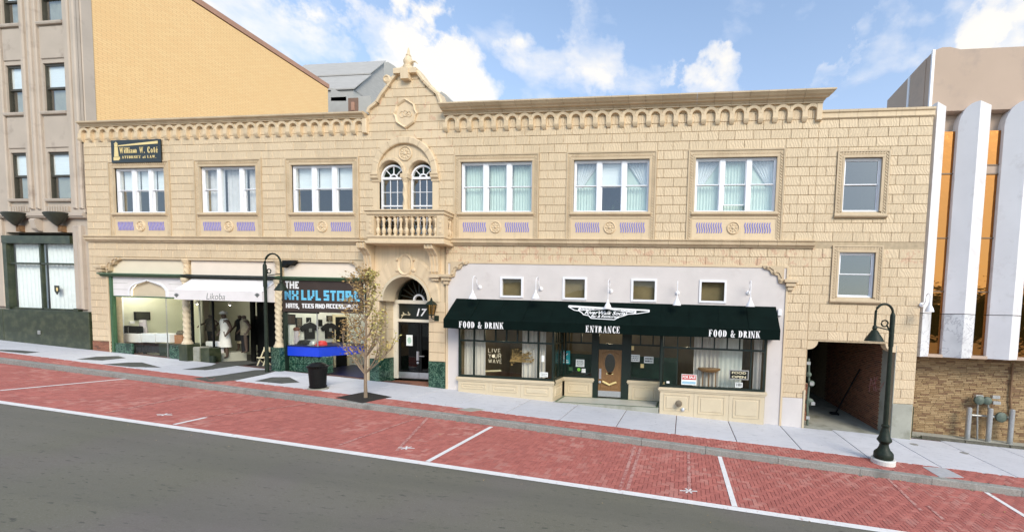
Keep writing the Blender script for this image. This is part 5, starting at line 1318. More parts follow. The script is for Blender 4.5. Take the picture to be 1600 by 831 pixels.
# tiled step
pl = MB().box(BLX1+.03, BRX0-.03, BFY-.05, RCY+.04, -.4, .26); plo = pl.build('entrance_step', DKCONC, B)
pe = MB(); xa, xb, ya, yb = BLX1+.08, BRX0-.08, BFY+.0, RCY-.06
for a, b, c, d in ((xa, xb, ya, ya+.07), (xa, xb, yb-.07, yb), (xa, xa+.07, ya+.07, yb-.07), (xb-.07, xb, ya+.07, yb-.07)): pe.box(a, b, c, d, .255, .264)
pe.build('tile_border', GREENP, plo)
pf = MB().box(xa+.07, xb-.07, ya+.07, yb-.07, .255, .262); pf.build('tile_field', M('mosaic_tile', (.50, .50, .44), .5, .08, 60), plo)
# dining room shell and what shows in it
room('dining', BLX0-.0, BRX1+.0, 2.2, 4.4, .05, 3.36, INTB, INTD)
MB().box(BLX0, BLX1-.06, -.08, 2.2, .05, .75).box(BRX0+.06, BRX1, -.08, 2.2, .05, .75).build('window_seat', INTD, B)
MB().box(BLX0, BRX1, .0, 2.2, 3.36, 3.4).build('dining_soffit', INTB, B)
for x0, x1 in ((BLX0-.04, BLX0), (BRX1, BRX1+.04)): MB().box(x0, x1, -.02, 2.2, .05, 3.36).build('dining_side_wall', INTB, B)
MB().box(BLX1-.6, BRX0+.6, 1.9, 1.95, .1, 2.0).build('screen_wall', M('deep_green_wall', (.02, .07, .055), .7, .3, 2), B)
def curtain(a, b, y, label, m=CURT, z0=1.1, z1=3.3, amp=.05):
    o = folds(MB(), a, b, y, z0, z1, amp, .17).build('curtain', m, None, smooth=True, fix=False)
    return tag(o, label, 'curtain', 'curtains in the restaurant windows')
cy = .16
for (a, b), l in (((725, 739), 'narrow grey curtain at the far left edge of the restaurant window'), ((742, 759), 'grey pleated curtain left of the three-line white window lettering'), ((815, 839), 'wide grey pleated curtain right of the three-line white window lettering'), ((842, 852), 'narrow beige curtain beside the corner post of the left restaurant bay'),
                  ((1084, 1124), 'pale pleated curtain behind the round brown table'), ((1178, 1190), 'narrow grey curtain at the far right edge of the restaurant window')):
    curtain(FX(a, 560, cy), FX(b, 560, cy), cy+R.uniform(0, .1), l)
curtain(FX(1124, 560, .3), FX(1160, 560, .3), .32, 'broad flat cream curtain behind the two-line lit sign', SHEER, amp=.012)
# things in the dining window
tx, tz = F(1108, 577, .0); TB = thing('round_table', 'round brown pedestal table in the right restaurant window', 'table', (tx, .02, .75))
MB().lathe(tx, .05, [(.02, tz-.12), (.30, tz-.10), (.42, tz-.02), (.44, tz+.02), (.42, tz+.05), (.02, tz+.06)], 24, sy=.5).build('table_top', WOOD, TB, smooth=True)
for s in (-.22, .0, .25): MB().beam((tx+s, .05, tz-.08), (tx+s*1.1, .05, .75), .035, .035).build('leg', WOOD, TB)
gx, gz_ = F(818, 557, .12); dg = MB()
for i in range(90):
    a, b = R.uniform(-.50, .45), R.gauss(0, .13); dg.beam((gx-.6+.2*R.random(), .10, gz_-.22), (gx+a, .10+R.uniform(-.05, .05), gz_+b), .008, .008)
    s = R.uniform(.03, .06); dg.add([(gx+a+s*u, .09, gz_+b+s*v) for u, v in ((-1, 0), (0, -.5), (1, 0), (0, .5))], [(0, 1, 2, 3)])
tag(dg.build('dried_grass_decoration', LEAFB, fix=False), 'bunch of dried brown grass lying in the left restaurant window', 'decoration')
px0, pz0 = F(766, 580, .25); tag(MB().beam((px0-.5, .25, pz0-.02), (px0+.45, .3, pz0+.05), .06, .06).build('wooden_ledge', CYELL), 'pale wooden stick lying low in the left restaurant window', 'stick')
lo = None
for i, (s, py, w) in enumerate((('LIVE', 547.5, 19), ('Y', 556, 4.5), ('UR', 556, 10), ('WAVE', 564, 20.5))):
    pxc = {0: 772.5, 1: 765.5, 2: 778, 3: 773.5}[i]; x, z = F(pxc, py, gy-.01); ww = FX(pxc+w/2, py, gy)-FX(pxc-w/2, py, gy)
    if lo is None: lo = thing('window_lettering', 'thin white three-line lettering on the left restaurant window', 'lettering', (x, gy-.01, z))
    letters(thin_polys(s), ww, .17, upright(x, gy-.012, z), .005, 'letters', CYELL, lo)
x, z = F(771, 556, gy-.01); MB().lathey(x, z, [(.07, gy-.012), (.07, gy-.016), (.012, gy-.017)], 10).build('letter_emblem', CYELL, lo)
def card(name, px0, py0, px1, py1, y, mat, label, cat='notice', group=None, back=None):
    x0, z1 = F(px0, py0, y); x1, z0 = F(px1, py1, y)
    return tag(MB().cbox(x0, x1, y-.012, y-.002, z0, z1, .002).build(name, mat), label, cat, group), (x0, x1, z0, z1)
def lines(o, r, y, n, mat, m=.12):
    x0, x1, z0, z1 = r; mb = MB()
    for k in range(n):
        z = z1-(z1-z0)*(m+(1-2*m)*(k+.5)/n); h = (z1-z0)*(1-2*m)/n*.28; x = x0+(x1-x0)*m
        while x < x1-(x1-x0)*m-.01:
            L = R.uniform(.02, .07)*(x1-x0)*3; b = min(x+L, x1-(x1-x0)*m); mb.box(x, b, y-.0145, y-.0125, z-h, z+h); x = b+(x1-x0)*.05
    mb.build('print', mat, o)
ry = RCY+.0
p, r = card('poster', 876, 547, 890.5, 568.5, ry, TEALP, 'teal poster with a pale figure in the window left of the oak door', 'poster'); cx, cz = (r[0]+r[1])/2, (r[2]+r[3])/2
letters(bowl(0, .30, .14, .16, 0, 360, .14, .14, 10)+[[(-.2, -.35), (.2, -.35), (.12, .12), (-.12, .12)], [(.1, .1), (.4, .3), (.4, .2), (.14, -.05)]], .25, .34, upright(cx, ry-.013, cz+.08), .002, 'figure_print', PAPER, p)
lines(p, (r[0], r[1], r[2], r[2]+.22), ry, 2, PAPER)
p, r = card('notice', 900, 561, 913, 573, ry, PAPER, 'white paper notice between the teal poster and the oak door'); lines(p, r, ry, 5, GREYTX)
x, z = F(904.5, 577, ry); tag(MB().lathey(x, z, [(.075, ry-.004), (.075, ry-.012), (.01, ry-.013)], 16).build('round_sticker', LIMEP), 'round lime green sticker under the notice left of the oak door', 'sticker')
p, r = card('sticker', 909, 575.5, 915, 582, ry, PAPER, 'small pale sticker right of the round lime sticker', 'sticker')
p, r = card('sticker', 889, 573, 895, 579, ry, GREENP, 'small dark green sticker under the teal poster', 'sticker')
p, r = card('notice', 985, 553.5, 999.5, 565, ry, PAPER, 'white notice just right of the oak door'); lines(p, r, ry, 3, GREYTX)
p, r = card('notice', 1006.5, 556.5, 1021, 567.5, ry, PAPER, 'white notice with large dark print beside the right recess corner'); lines(p, r, ry, 2, DARKTX)
p, r = card('sticker', 1001, 568, 1006, 574.5, ry, GOLD, 'small cream sticker below the two white notices', 'sticker')
p, r = card('sticker', 982.5, 540, 990.5, 547, ry, GOLD, 'round cream sticker high in the window right of the oak door', 'sticker')
fy = gy+.03-.05
p, r = card('for_sale_sign', 1065, 584, 1088, 601.5, BFY-.005, PAPER, 'red and white FOR SALE sign in the right restaurant window', 'sign')
zc_ = r[2]+(r[3]-r[2])*.5; MB().box(r[0]+.02, r[1]-.02, BFY-.021, BFY-.0175, zc_, r[3]-.02).build('red_band', REDP, p); text('FOR SALE', (r[1]-r[0])*.86, (r[3]-r[2])*.28, upright((r[0]+r[1])/2, BFY-.0215, zc_+(r[3]-zc_)*.48), 'lettering', PAPER, p, bold=.03, thick=.003)
MB().box(r[0]+.03, r[1]-.03, BFY-.020, BFY-.0175, r[2]+.04, r[2]+.13).build('blue_line', M('pale_blue_print', (.30, .50, .62), .6, .1, 9), p)
p, r = card('lit_message_sign', 1139.5, 577, 1169.5, 593.5, BFY-.005, GREYM, 'grey rimmed two-line message sign in the right restaurant window', 'sign')
MB().cbox(r[0]+.04, r[1]-.04, BFY-.026, BFY-.018, r[2]+.04, r[3]-.04, .004).build('panel', BLACKP, p)
for s, t in (('FOOD', .70), ('OPEN', .28)): text(s, (r[1]-r[0])*.72, (r[3]-r[2])*.25, upright((r[0]+r[1])/2, BFY-.0265, r[2]+(r[3]-r[2])*t), 'lettering', CYELL, p, bold=.02, thick=.003)
p, r = card('hours_card', 1149, 597, 1160, 605, BFY-.005, PAPER, 'small white card with dark bars under the message sign', 'card'); mb = MB()
for t in (.2, .42, .6, .8): mb.box(r[0]+(r[1]-r[0])*t-.02, r[0]+(r[1]-r[0])*t+.02, BFY-.021, BFY-.0172, r[2]+.04, r[3]-.02)
mb.build('print', GREYTX, p)
p, r = card('sticker', 1041.5, 595, 1046, 598.5, BFY-.005, PAPER, 'tiny white sticker low at the left end of the right restaurant bay', 'sticker')
p, r = card('notice', 846.5, 555, 850.5, 565, BFY-.005, PAPER, 'narrow white slip on the glass near the left corner post', 'notice')
p, r = card('notice', 843.5, 581, 856, 589, BFY-.005, PAPER, 'white card standing on the sill by the left corner post', 'notice'); lines(p, r, BFY-.005, 2, GREYTX)
# fire hose inlets in the right base
fx, fz2 = F(1060.5, 630, BFY-.02); fh = thing('hose_inlet', 'brass fire hose inlet with a small drain tap on the right cream base', 'hose inlet', (fx, BFY, fz2))
MB().lathey(fx, fz2, [(.13, BFY-.02), (.13, BFY-.05), (.09, BFY-.06), (.09, BFY-.14), (.11, BFY-.14), (.11, BFY-.19), (.02, BFY-.20)], 16).build('inlet_cap', M('dull_brass', (.25, .20, .14), .4, .3, 9, metal=.7), fh)
x, z = F(1067, 639.5, BFY-.02); MB().lathey(x, z, [(.07, BFY-.02), (.07, BFY-.05), (.04, BFY-.06), (.04, BFY-.11), (.01, BFY-.12)], 12).build('drain_tap', STEEL, fh)
x, z = F(1218, 487, 0); tag(MB().cbox(x-.07, x+.06, -.10, -.012, z-.14, z+.10, .02).build('wall_sensor', WHITE), 'small white box on the stucco beside the right end of the green awning', 'sensor')

# green awning with its lettering and emblem
AWX0, AWX1, AZ1, AZ2, AZ3, AYF = -9.38, 3.38, 4.28, 3.43, 3.08, -.85
AW = thing('green_awning', 'long dark green canvas awning lettered FOOD & DRINK, ENTRANCE over the restaurant', 'awning', (-3, -.01, 3.4))
am_ = MB(); NU, NV = 90, 8
ap = lambda i, j: (AWX0+(AWX1-AWX0)*i/NU, -.012+(AYF+.012)*j/NV, AZ1+(AZ2-AZ1)*j/NV-.030*abs(math.sin(math.pi*i/NU*6))*math.sin(math.pi*j/NV)-.006*math.sin(i*.9+j*1.3)*math.sin(math.pi*j/NV))
for i in range(NU):
    for j in range(NV): am_.add([ap(i, j), ap(i, j+1), ap(i+1, j+1), ap(i+1, j)], [(0, 1, 2, 3)])
for x in (AWX0, AWX1-.012): am_.prismx([(-.012, AZ1-.02), (AYF+.01, AZ2-.01), (AYF+.01, AZ3+.01), (-.012, AZ3+.01)], x, x+.012)
am_.build('canopy', AWNG, AW, smooth=True)
for i in range(1, 12):
    x = AWX0+(AWX1-AWX0)*i/12; MB().beam((x, -.02, AZ1-.004), (x, AYF, AZ2+.004), .03, .012).build('seam', AWNG, AW)
vl = MB(); n = 60
for i in range(n):
    a, b = AWX0+(AWX1-AWX0)*i/n, AWX0+(AWX1-AWX0)*(i+1)/n; y = lambda x: AYF-.006*math.sin(x*2.1)-.004*math.sin(x*5.3)
    vl.add([(a, y(a), AZ3+.012*math.sin(a*1.7)), (b, y(b), AZ3+.012*math.sin(b*1.7)), (b, AYF-.003, AZ2), (a, AYF-.003, AZ2), (a, y(a)+.008, AZ3+.012*math.sin(a*1.7)), (b, y(b)+.008, AZ3+.012*math.sin(b*1.7)), (b, AYF+.008, AZ2), (a, AYF+.008, AZ2)], [(0, 1, 2, 3), (4, 7, 6, 5), (0, 4, 5, 1)])
vl.build('valance', AWNG, AW)
afr = MB()
for i in range(6):
    x = AWX0+.05+(AWX1-AWX0-.1)*i/5; afr.beam((x, -.03, AZ3+.08), (x, AYF+.05, AZ3+.05), .03, .03)
afr.beam((AWX0+.03, AYF+.04, AZ3+.05), (AWX1-.03, AYF+.04, AZ3+.05), .03, .03); afr.build('frame', GREYM, AW)
for s, pxa, pxb, pt, pb in (('FOOD & DRINK', 717.5, 787, 502, 513), ('ENTRANCE', 915.5, 968.5, 508.5, 520.5), ('FOOD & DRINK', 1108, 1188.5, 515, 528)):
    x0, x1 = FX(pxa, 508, AYF), FX(pxb, 508, AYF); h = FZ(pxa, pt, AYF)-FZ(pxa, pb, AYF); zc_ = (FZ((pxa+pxb)/2, (pt+pb)/2, AYF))
    letters(serif_polys(s), x1-x0, .265, upright((x0+x1)/2, AYF-.013, AZ3+.16), .006, 'lettering', WHL, AW)
adir = Vector((0, AYF, AZ2-AZ1)).normalized(); anrm = Vector((0, adir.z, -adir.y)); anrm = anrm if anrm.y < 0 else -anrm
ex, ez = F(950, 487, -.45); ec = Vector((FX(949, 490, -.42), -.012, AZ1))+adir*.55
def on_slope(dx, dv): return lambda u, v, w: tuple(ec+Vector((1, 0, 0))*(u+dx)-adir*(v+dv)+anrm*(w+.004))
EW = FX(1013, 485, -.42)-FX(885, 485, -.42); k = EW/128
def ep(px, py): return ((px-949)*k, (488-py)*k*1.45)
outl = [(885, 479.5), (948, 481.5), (1013, 483), (1013, 486), (993, 489.5), (982, 490), (975, 493), (968, 495), (962, 499), (926, 498), (921, 494), (913, 493), (909, 490), (904, 487.5), (896, 486.5), (885, 481.5)]
em = []
for a, b in zip(outl, outl[1:]+outl[:1]): em.append(seg(ep(*a), ep(*b), .035))
em += [[ep(885, 479.3), ep(1013, 482.6), ep(1013, 484.8), ep(948, 483.4), ep(885, 482)], [ep(903, 481), ep(905, 481), ep(904, 487.5), ep(901.5, 487)], [ep(991, 483.5), ep(993, 483.5), ep(993.5, 490), ep(990.5, 490)]]
for t in range(10):
    for x0, x1, y0, y1 in ((905, 928, 482.2, 484.9-t*.0), (970, 991, 483.6, 486)):
        x = x0+(x1-x0)*t/10; em.append([ep(x, y0), ep(x+1.1, y0), ep(x+1.1, y1+.8), ep(x, y1+.8)])
em += [seg(ep(904, 486.8), ep(948, 483.2), .03), seg(ep(948, 483.2), ep(991, 488), .03)]
mbE = MB()
f0 = on_slope(0, 0)
for q in em: mbE.add([f0(u, v, .004) for u, v in q]+[f0(u, v, -.002) for u, v in q], [list(range(len(q)))]+[(i, (i+1) % len(q), (i+1) % len(q)+len(q), i+len(q)) for i in range(len(q))])
mbE.build('bridge_emblem', WHL, AW)
text('RiverWalk Social', 66*k, .20, on_slope(ep(947, 0)[0], ep(0, 489.3)[1]), 'emblem_lettering', WHL, AW, bold=.012, shear=.25)
text('Bar & Restaurant', 44*k, .13, on_slope(ep(947, 0)[0], ep(0, 494.6)[1]), 'emblem_lettering', WHL, AW, bold=.01, shear=.25)

# gooseneck lamps over the awning, and one on the marble
def gooseneck(px, py, qx, qy, y0, out, label, shade_r=.15, grp='white gooseneck lamps'):
    x, z = F(px, py, y0); xs, zs = F(qx, qy, y0-out); x = xs if abs(x-xs) < .4 else x
    t = thing('gooseneck_lamp', label, 'lamp', (x, y0, z), grp)
    MB().lathey(x, z, [(.085, y0), (.085, y0-.02), (.05, y0-.05), (.01, y0-.055)], 14).build('wall_plate', WHITE, t, smooth=True)
    pts = [(x, y0-.03, z), (x, y0-.12, z+.01), (x, y0-.20, z+.10), (x, y0-.20-.02, z+.22)]
    for a in range(0, 181, 20): c = y0-.22-(out-.22)/2; pts.append((x, c+(out-.22)/2*math.cos(rad(a)), z+.24+(out-.22)/2*1.2*math.sin(rad(a))))
    pts.append((x, y0-out, zs+.30))
    MB().tube(pts, .016, 8).build('arm', WHITE, t, smooth=True)
    MB().lathe(x, y0-out, [(.02, zs+.34), (.035, zs+.33), (.045, zs+.24), (.07, zs+.20), (.11, zs+.12), (shade_r+.01, zs), (shade_r, zs-.004), (.10, zs+.10), (.03, zs+.18)], 18, cap=False).build('shade', WHITE, t, smooth=True)
    return t
for a in ((750, 449, 738.5, 467, 'white gooseneck lamp above the left end of the green awning'), (847, 451.5, 837, 467, 'white gooseneck lamp between the two left small windows'), (950, 455, 949.5, 482, 'white gooseneck lamp right above the winged awning emblem'),
          (1058.5, 458, 1057.5, 477, 'white gooseneck lamp between the two right small windows'), (1170, 457.5, 1172, 479, 'white gooseneck lamp above the right end of the green awning')):
    gooseneck(a[0], a[1], a[2], a[3], -.006, .52, a[4])

# ------------------------------------------------------------------ law office sign, shop sign, shop awning
lsx0, lsz1 = F(173, 219.5, -.07); lsx1, lsz0 = F(252, 253, -.07)
LS = thing('law_sign', 'black attorney sign with cream lettering and a lighthouse above the leftmost upper window', 'sign', ((lsx0+lsx1)/2, -.02, lsz0))
MB().cbox(lsx0, lsx1, -.07, -.045, lsz0, lsz1, .006).build('board', SIGNK, LS)
sw, sh_ = lsx1-lsx0, lsz1-lsz0; lp = lambda u, v: (lsx0+sw*u, lsz1-sh_*v)
def lawp(polys, name): 
    mb = MB()
    for q in polys: mb.prism([lp(*p) for p in q], -.078, -.0705)
    return mb.build(name, GOLD, LS)
lawp([[(.045, .90), (.155, .90), (.155, .76), (.045, .76)], [(.06, .745), (.15, .745), (.135, .30), (.072, .30)], [(.072, .29), (.135, .29), (.135, .18), (.072, .18)], [(.06, .17), (.147, .17), (.105, .08)], [(.16, .86), (.175, .86), (.175, .74), (.16, .74)]], 'lighthouse')
lawp([[(.15, .235), (.15, .28), (.945, .20), (.945, .08)]], 'light_beam')
a, b = lp(.17, .605), lp(.94, .345)
letters(serif_polys('William W. Cot\u00e9'), b[0]-a[0], (b[1]-a[1])*1.05, upright((a[0]+b[0])/2, -.0705, (a[1]+b[1])/2+.01), .007, 'lettering', GOLD, LS)
a, b = lp(.215, .83), lp(.90, .70)
letters(serif_polys('ATTORNEY at LAW.'), b[0]-a[0], b[1]-a[1], upright((a[0]+b[0])/2, -.0705, (a[1]+b[1])/2), .006, 'lettering', GOLD, LS)

nx0, nx1 = FX(441, 465, -.03), FX(566, 465, -.03); nz1, nz0 = FZ(500, 437.5, -.03), FZ(500, 488, -.03)
NS = thing('hat_shop_sign', 'dark brown sign board with white and light blue block lettering over the hat shop', 'sign', ((nx0+nx1)/2, -.0, nz0))
MB().cbox(nx0, nx1, -.03, .05, nz0, nz1, .01).build('board', BROWNS, NS)
def nx(s, pa, pb, m, name='lettering'):
    x0, z1 = F(*pa, -.03); x1, z0 = F(*pb, -.03)
    tot = sum(len(BITS[c].split('/')[0])+.75 for c in s)-.75; u = 0
    for c in s:
        w = len(BITS[c].split('/')[0]); a, b = x0+(x1-x0)*u/tot, x0+(x1-x0)*(u+w)/tot; u += w+.75
        if c != ' ': letters(bit_polys(c), b-a, (z1-z0)*(.36 if c == ',' else 1), upright((a+b)/2, -.031, (z0+z1)/2 if c != ',' else z0), .012, 'letter', m, NS)
nx('THE', (446, 439), (467, 451), WHL); nx('NX', (445, 453.5), (466.5, 468.5), CYANL); nx('LVL', (471, 453), (501.5, 469.5), CYANL); nx('STORE', (506, 453.5), (562, 471), CYANL)
nx('HATS,', (447, 473.5), (467.5, 481.5), WHL); nx('TEES', (472, 474), (490.5, 481.5), WHL); nx('AND', (493, 474.5), (508, 482), WHL); nx('ACCESSORIES', (510, 474.5), (560.5, 483), WHL)
bk = MB(); bx_, bz_ = F(444, 408.5, -.1)
bk.prism([F(443, 407, -.1), F(464, 407, -.1), F(455, 414.5, -.1), F(451, 412, -.1), F(443, 418, -.1)], -.16, .05)
tag(bk.build('sign_bracket', BLACKP), 'black angular bracket on the cream board above the hat shop', 'bracket')

LX0, LX1 = FX(291, 436, .0)-.05, FX(425, 438, .0)+.05; ly1, ly2, ly3, lyf = 4.86, 4.46, 3.92, -.62
lx0, lx1 = FX(272, 455, lyf), FX(409, 458, lyf)
LX0, LX1 = lx0, lx1+.02
LA = thing('boutique_awning', 'white canvas shop awning with grey script lettering between the twisted columns', 'awning', ((LX0+LX1)/2, -.0, ly3))
zt_, zm_, zb_ = 4.86, FZ(340, 454.5, lyf), FZ(340, 469.5, lyf)
c_ = MB().prismx([(.0, zt_), (lyf, zm_), (lyf+.012, zm_-.02), (.0, zt_-.03)], LX0, LX1)
for x in (LX0, LX1-.01): c_.prismx([(.0, zt_-.01), (lyf+.006, zm_-.006), (lyf+.006, zb_), (.0, zb_)], x, x+.01)
c_.build('canopy', AWNW, LA); MB().box(LX0, LX1, lyf-.002, lyf+.008, zb_, zm_-.012).build('valance', AWNW, LA)
text('Likoba', FX(351.5, 462, lyf)-FX(322.5, 462, lyf), .27, upright(FX(337, 462, lyf), lyf-.004, FZ(337, 463, lyf)), 'lettering', GREYTX, LA, bold=-.006, shear=.2, thick=.003)
def sprig(px):
    x, z = F(px, 462, lyf); mb = MB()
    for k in range(6):
        a = rad(20+28*k); mb.add([(x+.03*math.cos(a+1.6)+.08*math.cos(a), lyf-.007, z+.08*math.sin(a)+.03*math.sin(a+1.6)), (x, lyf-.007, z-.08), (x+.08*math.cos(a)-.03*math.cos(a+1.6), lyf-.007, z+.08*math.sin(a)-.03*math.sin(a+1.6)), (x+.15*math.cos(a), lyf-.007, z+.13*math.sin(a))], [(0, 1, 2, 3)])
    mb.build('flower_print', GREYTX, LA, fix=False)
sprig(276); sprig(402)

# ------------------------------------------------------------------ shop contents
def simple(name, mb, mat, label, cat, group=None, **k): return tag(mb.build(name, mat, **k), label, cat, group)
def onx(px, py, X):
    d = ray(px, py); t = (X-CAM.x)/d.x; q = CAM+d*t; return q.y, q.z
def FXB(px0, py0, px1, py1, X):
    pm = (py0+py1)/2; ya = onx(px0, pm, X)[0]; yb = onx(px1, pm, X)[0]; xm = (px0+px1)/2; return ya, yb, onx(xm, py1, X)[1], onx(xm, py0, X)[1]
def FB(px0, py0, px1, py1, Y):
    x0, z1 = F(px0, py0, Y); x1, z0 = F(px1, py1, Y); return x0, x1, z0, z1
y0, y1, z0, z1 = FXB(209, 487, 233.5, 500, GW); pic = MB().box(GW+.002, GW+.06, y0, y1, z0, z1); po = simple('wall_screen', pic, BLACKP, 'wide black screen on the back wall of the gallery', 'screen'); MB().box(GW+.06, GW+.066, y0+.05, y1-.05, z0+.05, z1-.05).build('screen_face', M('dark_olive_print', (.03, .03, .02), .3, .6, 2), po)
x0, x1, z0, z1 = FB(187.5, 508.5, 214, 521.5, .78); st = thing('black_cabinet', 'low black cabinet standing at the left of the gallery window', 'cabinet', ((x0+x1)/2, .9, 1.16)); MB().cbox(x0, x1, .78, 1.0, z0, z1, .015).build('body', BLACKP, st); MB().box((x0+x1)/2-.01, (x0+x1)/2+.01, .77, .78, z0+.05, z1-.05).build('door_gap', GREYM, st)
for a in (x0+.05, x1-.05): MB().box(a-.03, a+.03, .82, .97, 1.16, z0).build('leg', TAN, st)
y_, z = onx(206, 503.5, GW); simple('wall_plate', MB().cbox(GW+.002, GW+.03, y_-.09, y_+.09, z-.07, z+.07, .02), WHITE, 'small white oval plate on the gallery wall above the black cabinet', 'plate')
for px0, px1, l in ((194, 219.5, 'white display box at the left of the row of three in the gallery window'), (221, 242.5, 'white display box in the middle of the row of three in the gallery window'), (243.5, 265, 'greyish white display box at the right of the row of three in the gallery window')):
    x0, x1, z0, z1 = FB(px0, 520.5, px1, 535, .7); simple('display_box', MB().cbox(x0, x1, .7, 1.15, z0, z1, .012), WHITE, l, 'box', 'white display boxes in the gallery window')
x0, x1, z0, z1 = FB(204, 535.5, 261, 552, .66); dt = thing('display_table', 'low table under a black cloth carrying three white boxes', 'table', ((x0+x1)/2, .9, 1.12)); MB().box(x0, x1, .62, 1.2, z1-.05, z1-.005).build('table_top', BLACKP, dt); o = folds(MB(), x0, x1, .62, max(1.121, z0), z1-.05, .02, .3).build('cloth', FABK, dt, fix=False)
for x in (x0+.06, x1-.06): MB().box(x-.03, x+.03, .70, 1.15, 1.12, z1-.05).build('leg', BLACKP, dt)
x, z = F(223.5, 502.5, 1.2); _, zz = F(223.5, 521, 1.2); sk = thing('display_stand', 'lilac cloth cone of a draped stand behind the white boxes', 'stand', (x, 1.2, 1.16)); MB().lathe(x, 1.2, [(.24, zz-.35), (.20, zz), (.14, z+.1), (.12, z)], 18, sy=.7).build('drape', FABL, sk); MB().lathe(x, 1.2, [(.13, z), (.13, z+.03), (.01, z+.035)], 18).build('stand_top', PAPER, sk)
x0, x1, z0, z1 = FB(274.5, 523, 287, 536.5, .9); bo = thing('cardboard_box', 'reddish cardboard box with dark goods on top beside the twisted column', 'box', ((x0+x1)/2, 1, z0)); MB().cbox(x0, x1, .85, 1.25, z0, z1, .01).build('carton', CARD, bo)
MB().lathe((x0+x1)/2-.05, 1.05, [(.26, z1), (.30, z1+.06), (.22, z1+.16), (.24, z1+.2), (.03, z1+.24)], 12, sy=.6).build('goods', FABP, bo)
MB().box(FX(262, 540, .8), CA-.2, .5, 1.6, .9, z0-.004).build('display_shelf', M('dark_green_marble_shelf', (.02, .035, .02), .4, .4, 5), B)
# stone blocks and small table at the boutique entrance
x0, x1, z0, z1 = FB(299.5, 541.5, 313, 561, .05); simple('stone_planter', MB().cbox(x0, x1, .02, .42, gz(x0)-.03, z1, .03), DKCONC, 'pale stone block beside the base of the left twisted column', 'planter')
x0, x1, z0, z1 = FB(313.5, 543, 329, 562, .10); simple('dark_planter', MB().cbox(x0, x1, .06, .5, gz(x0)-.03, z1, .03), GREENST, 'dark stone block right of the pale stone block', 'planter')
x0, x1, z0, z1 = FB(322.5, 533, 341, 541, .75); wt = thing('side_table', 'small white side table in front of the first mannequin', 'table', ((x0+x1)/2, .9, .8)); MB().cbox(x0, x1, .72, 1.1, z0, z1, .02).build('table_top', WHITE, wt)
for x in (x0+.08, x1-.08): MB().box(x-.03, x+.03, .8, 1.0, 1.42 if x < 0 else .8, z0).build('leg', WHITE, wt)
x, y = G(333, 580); x, z0 = F(333, 578, .12); x1, z1 = F(333, 556, .12); simple('short_post', MB().lathe(x, .12, [(.11, gz(x)-.05), (.11, z1-.03), (.09, z1), (.01, z1+.01)], 14), LAMPP, 'short dark green post standing at the boutique entrance', 'post')
x0, x1, z0, z1 = FB(406, 560, 426, 577, .3)
# mannequins: a skinned body, clothes as children
def figure(px, py_top, py_foot, Y, label, wear, facing=0, arms=((.22, .05, .52), (-.22, .05, .52)), skin=SKIN, hat=None, name='mannequin', cat='mannequin'):
    x, zt = F(px, py_top, Y); zb = FZ(px, py_foot, Y); h = zt-zb
    t = thing(name, label, cat, (x, Y, zb)); me = bpy.data.meshes.new('body'); c, s = math.cos(facing), math.sin(facing)
    V = [(0, 0, .52), (0, .0, .62), (0, .0, .72), (0, -.005, .80), (0, -.005, .855), (0, -.01, .90), (0, -.02, .955), (.055, 0, .50), (.06, -.01, .28), (.065, 0, .04), (.07, -.06, .012), (-.055, 0, .50), (-.06, .01, .28), (-.065, .0, .04), (-.07, -.06, .012)]
    E_ = [(0, 1), (1, 2), (2, 3), (3, 4), (4, 5), (5, 6), (0, 7), (7, 8), (8, 9), (9, 10), (0, 11), (11, 12), (12, 13), (13, 14)]
    Rr = [.075, .062, .075, .068, .03, .05, .045, .055, .035, .022, .018, .055, .035, .022, .018]
    for sd, (ax, ay, az) in zip((1, -1), arms):
        i = len(V); V += [(sd*.105, 0, .80), ((sd*.105+ax)/2+sd*.02, ay*.3+.02, (.80+az)/2), (ax, -ay, az), (ax, -ay-.03, az-.05)]; E_ += [(3, i), (i, i+1), (i+1, i+2), (i+2, i+3)]; Rr += [.036, .028, .02, .018]
    me.from_pydata([((vx*c-vy*s)*h, (vx*s+vy*c)*h, vz*h) for vx, vy, vz in V], E_, []); o = link('body', me, t, (x, Y, zb))
    md_ = o.modifiers.new('skin', 'SKIN'); o.modifiers.new('smooth', 'SUBSURF').levels = 1; o.modifiers[-1].render_levels = 1
    for v, r in zip(me.skin_vertices[0].data, Rr): v.radius = (r*h, r*h*.85)
    me.skin_vertices[0].data[0].use_root = True; me.materials.append(skin)
    for nm, prof, mt in wear: MB().lathe(x, Y, [(r*h, zb+q*h) for r, q in prof], 16, cap=False, sy=.72).build(nm, mt, t, smooth=True)
    if hat: MB().lathe(x, Y-.015*h, [(.005, zb+1.02*h), (.05*h, zb+1.005*h), (.062*h, zb+.965*h), (.085*h, zb+.955*h)], 14).build('hat', hat, t, smooth=True)
    return t
TOP = lambda m: ('top', [(.085, .50), (.085, .58), (.075, .66), (.098, .76), (.105, .81), (.06, .85), (.035, .865)], m)
DRESS = lambda m, lo=.16: ('dress', [(.125, lo), (.115, .32), (.098, .48), (.078, .62), (.09, .72), (.098, .79), (.07, .845), (.036, .86)], m)
figure(328.5, 489, 540.5, 1.25, 'mannequin in a patterned jacket beside the glass joint of the boutique', [('jacket', [(.15, .46), (.14, .6), (.11, .7), (.12, .79), (.07, .85), (.036, .865)], FABP), ('trousers', [(.075, .03), (.08, .3), (.095, .5)], FABK)], .2, ((.20, .10, .58), (-.24, .10, .60)))
figure(350.5, 487, 559, 1.0, 'mannequin in a long white dress and white cap in the boutique window', [DRESS(FABW, .24)], -.2, ((.15, .04, .52), (-.15, .04, .52)), SKIN, FABW)
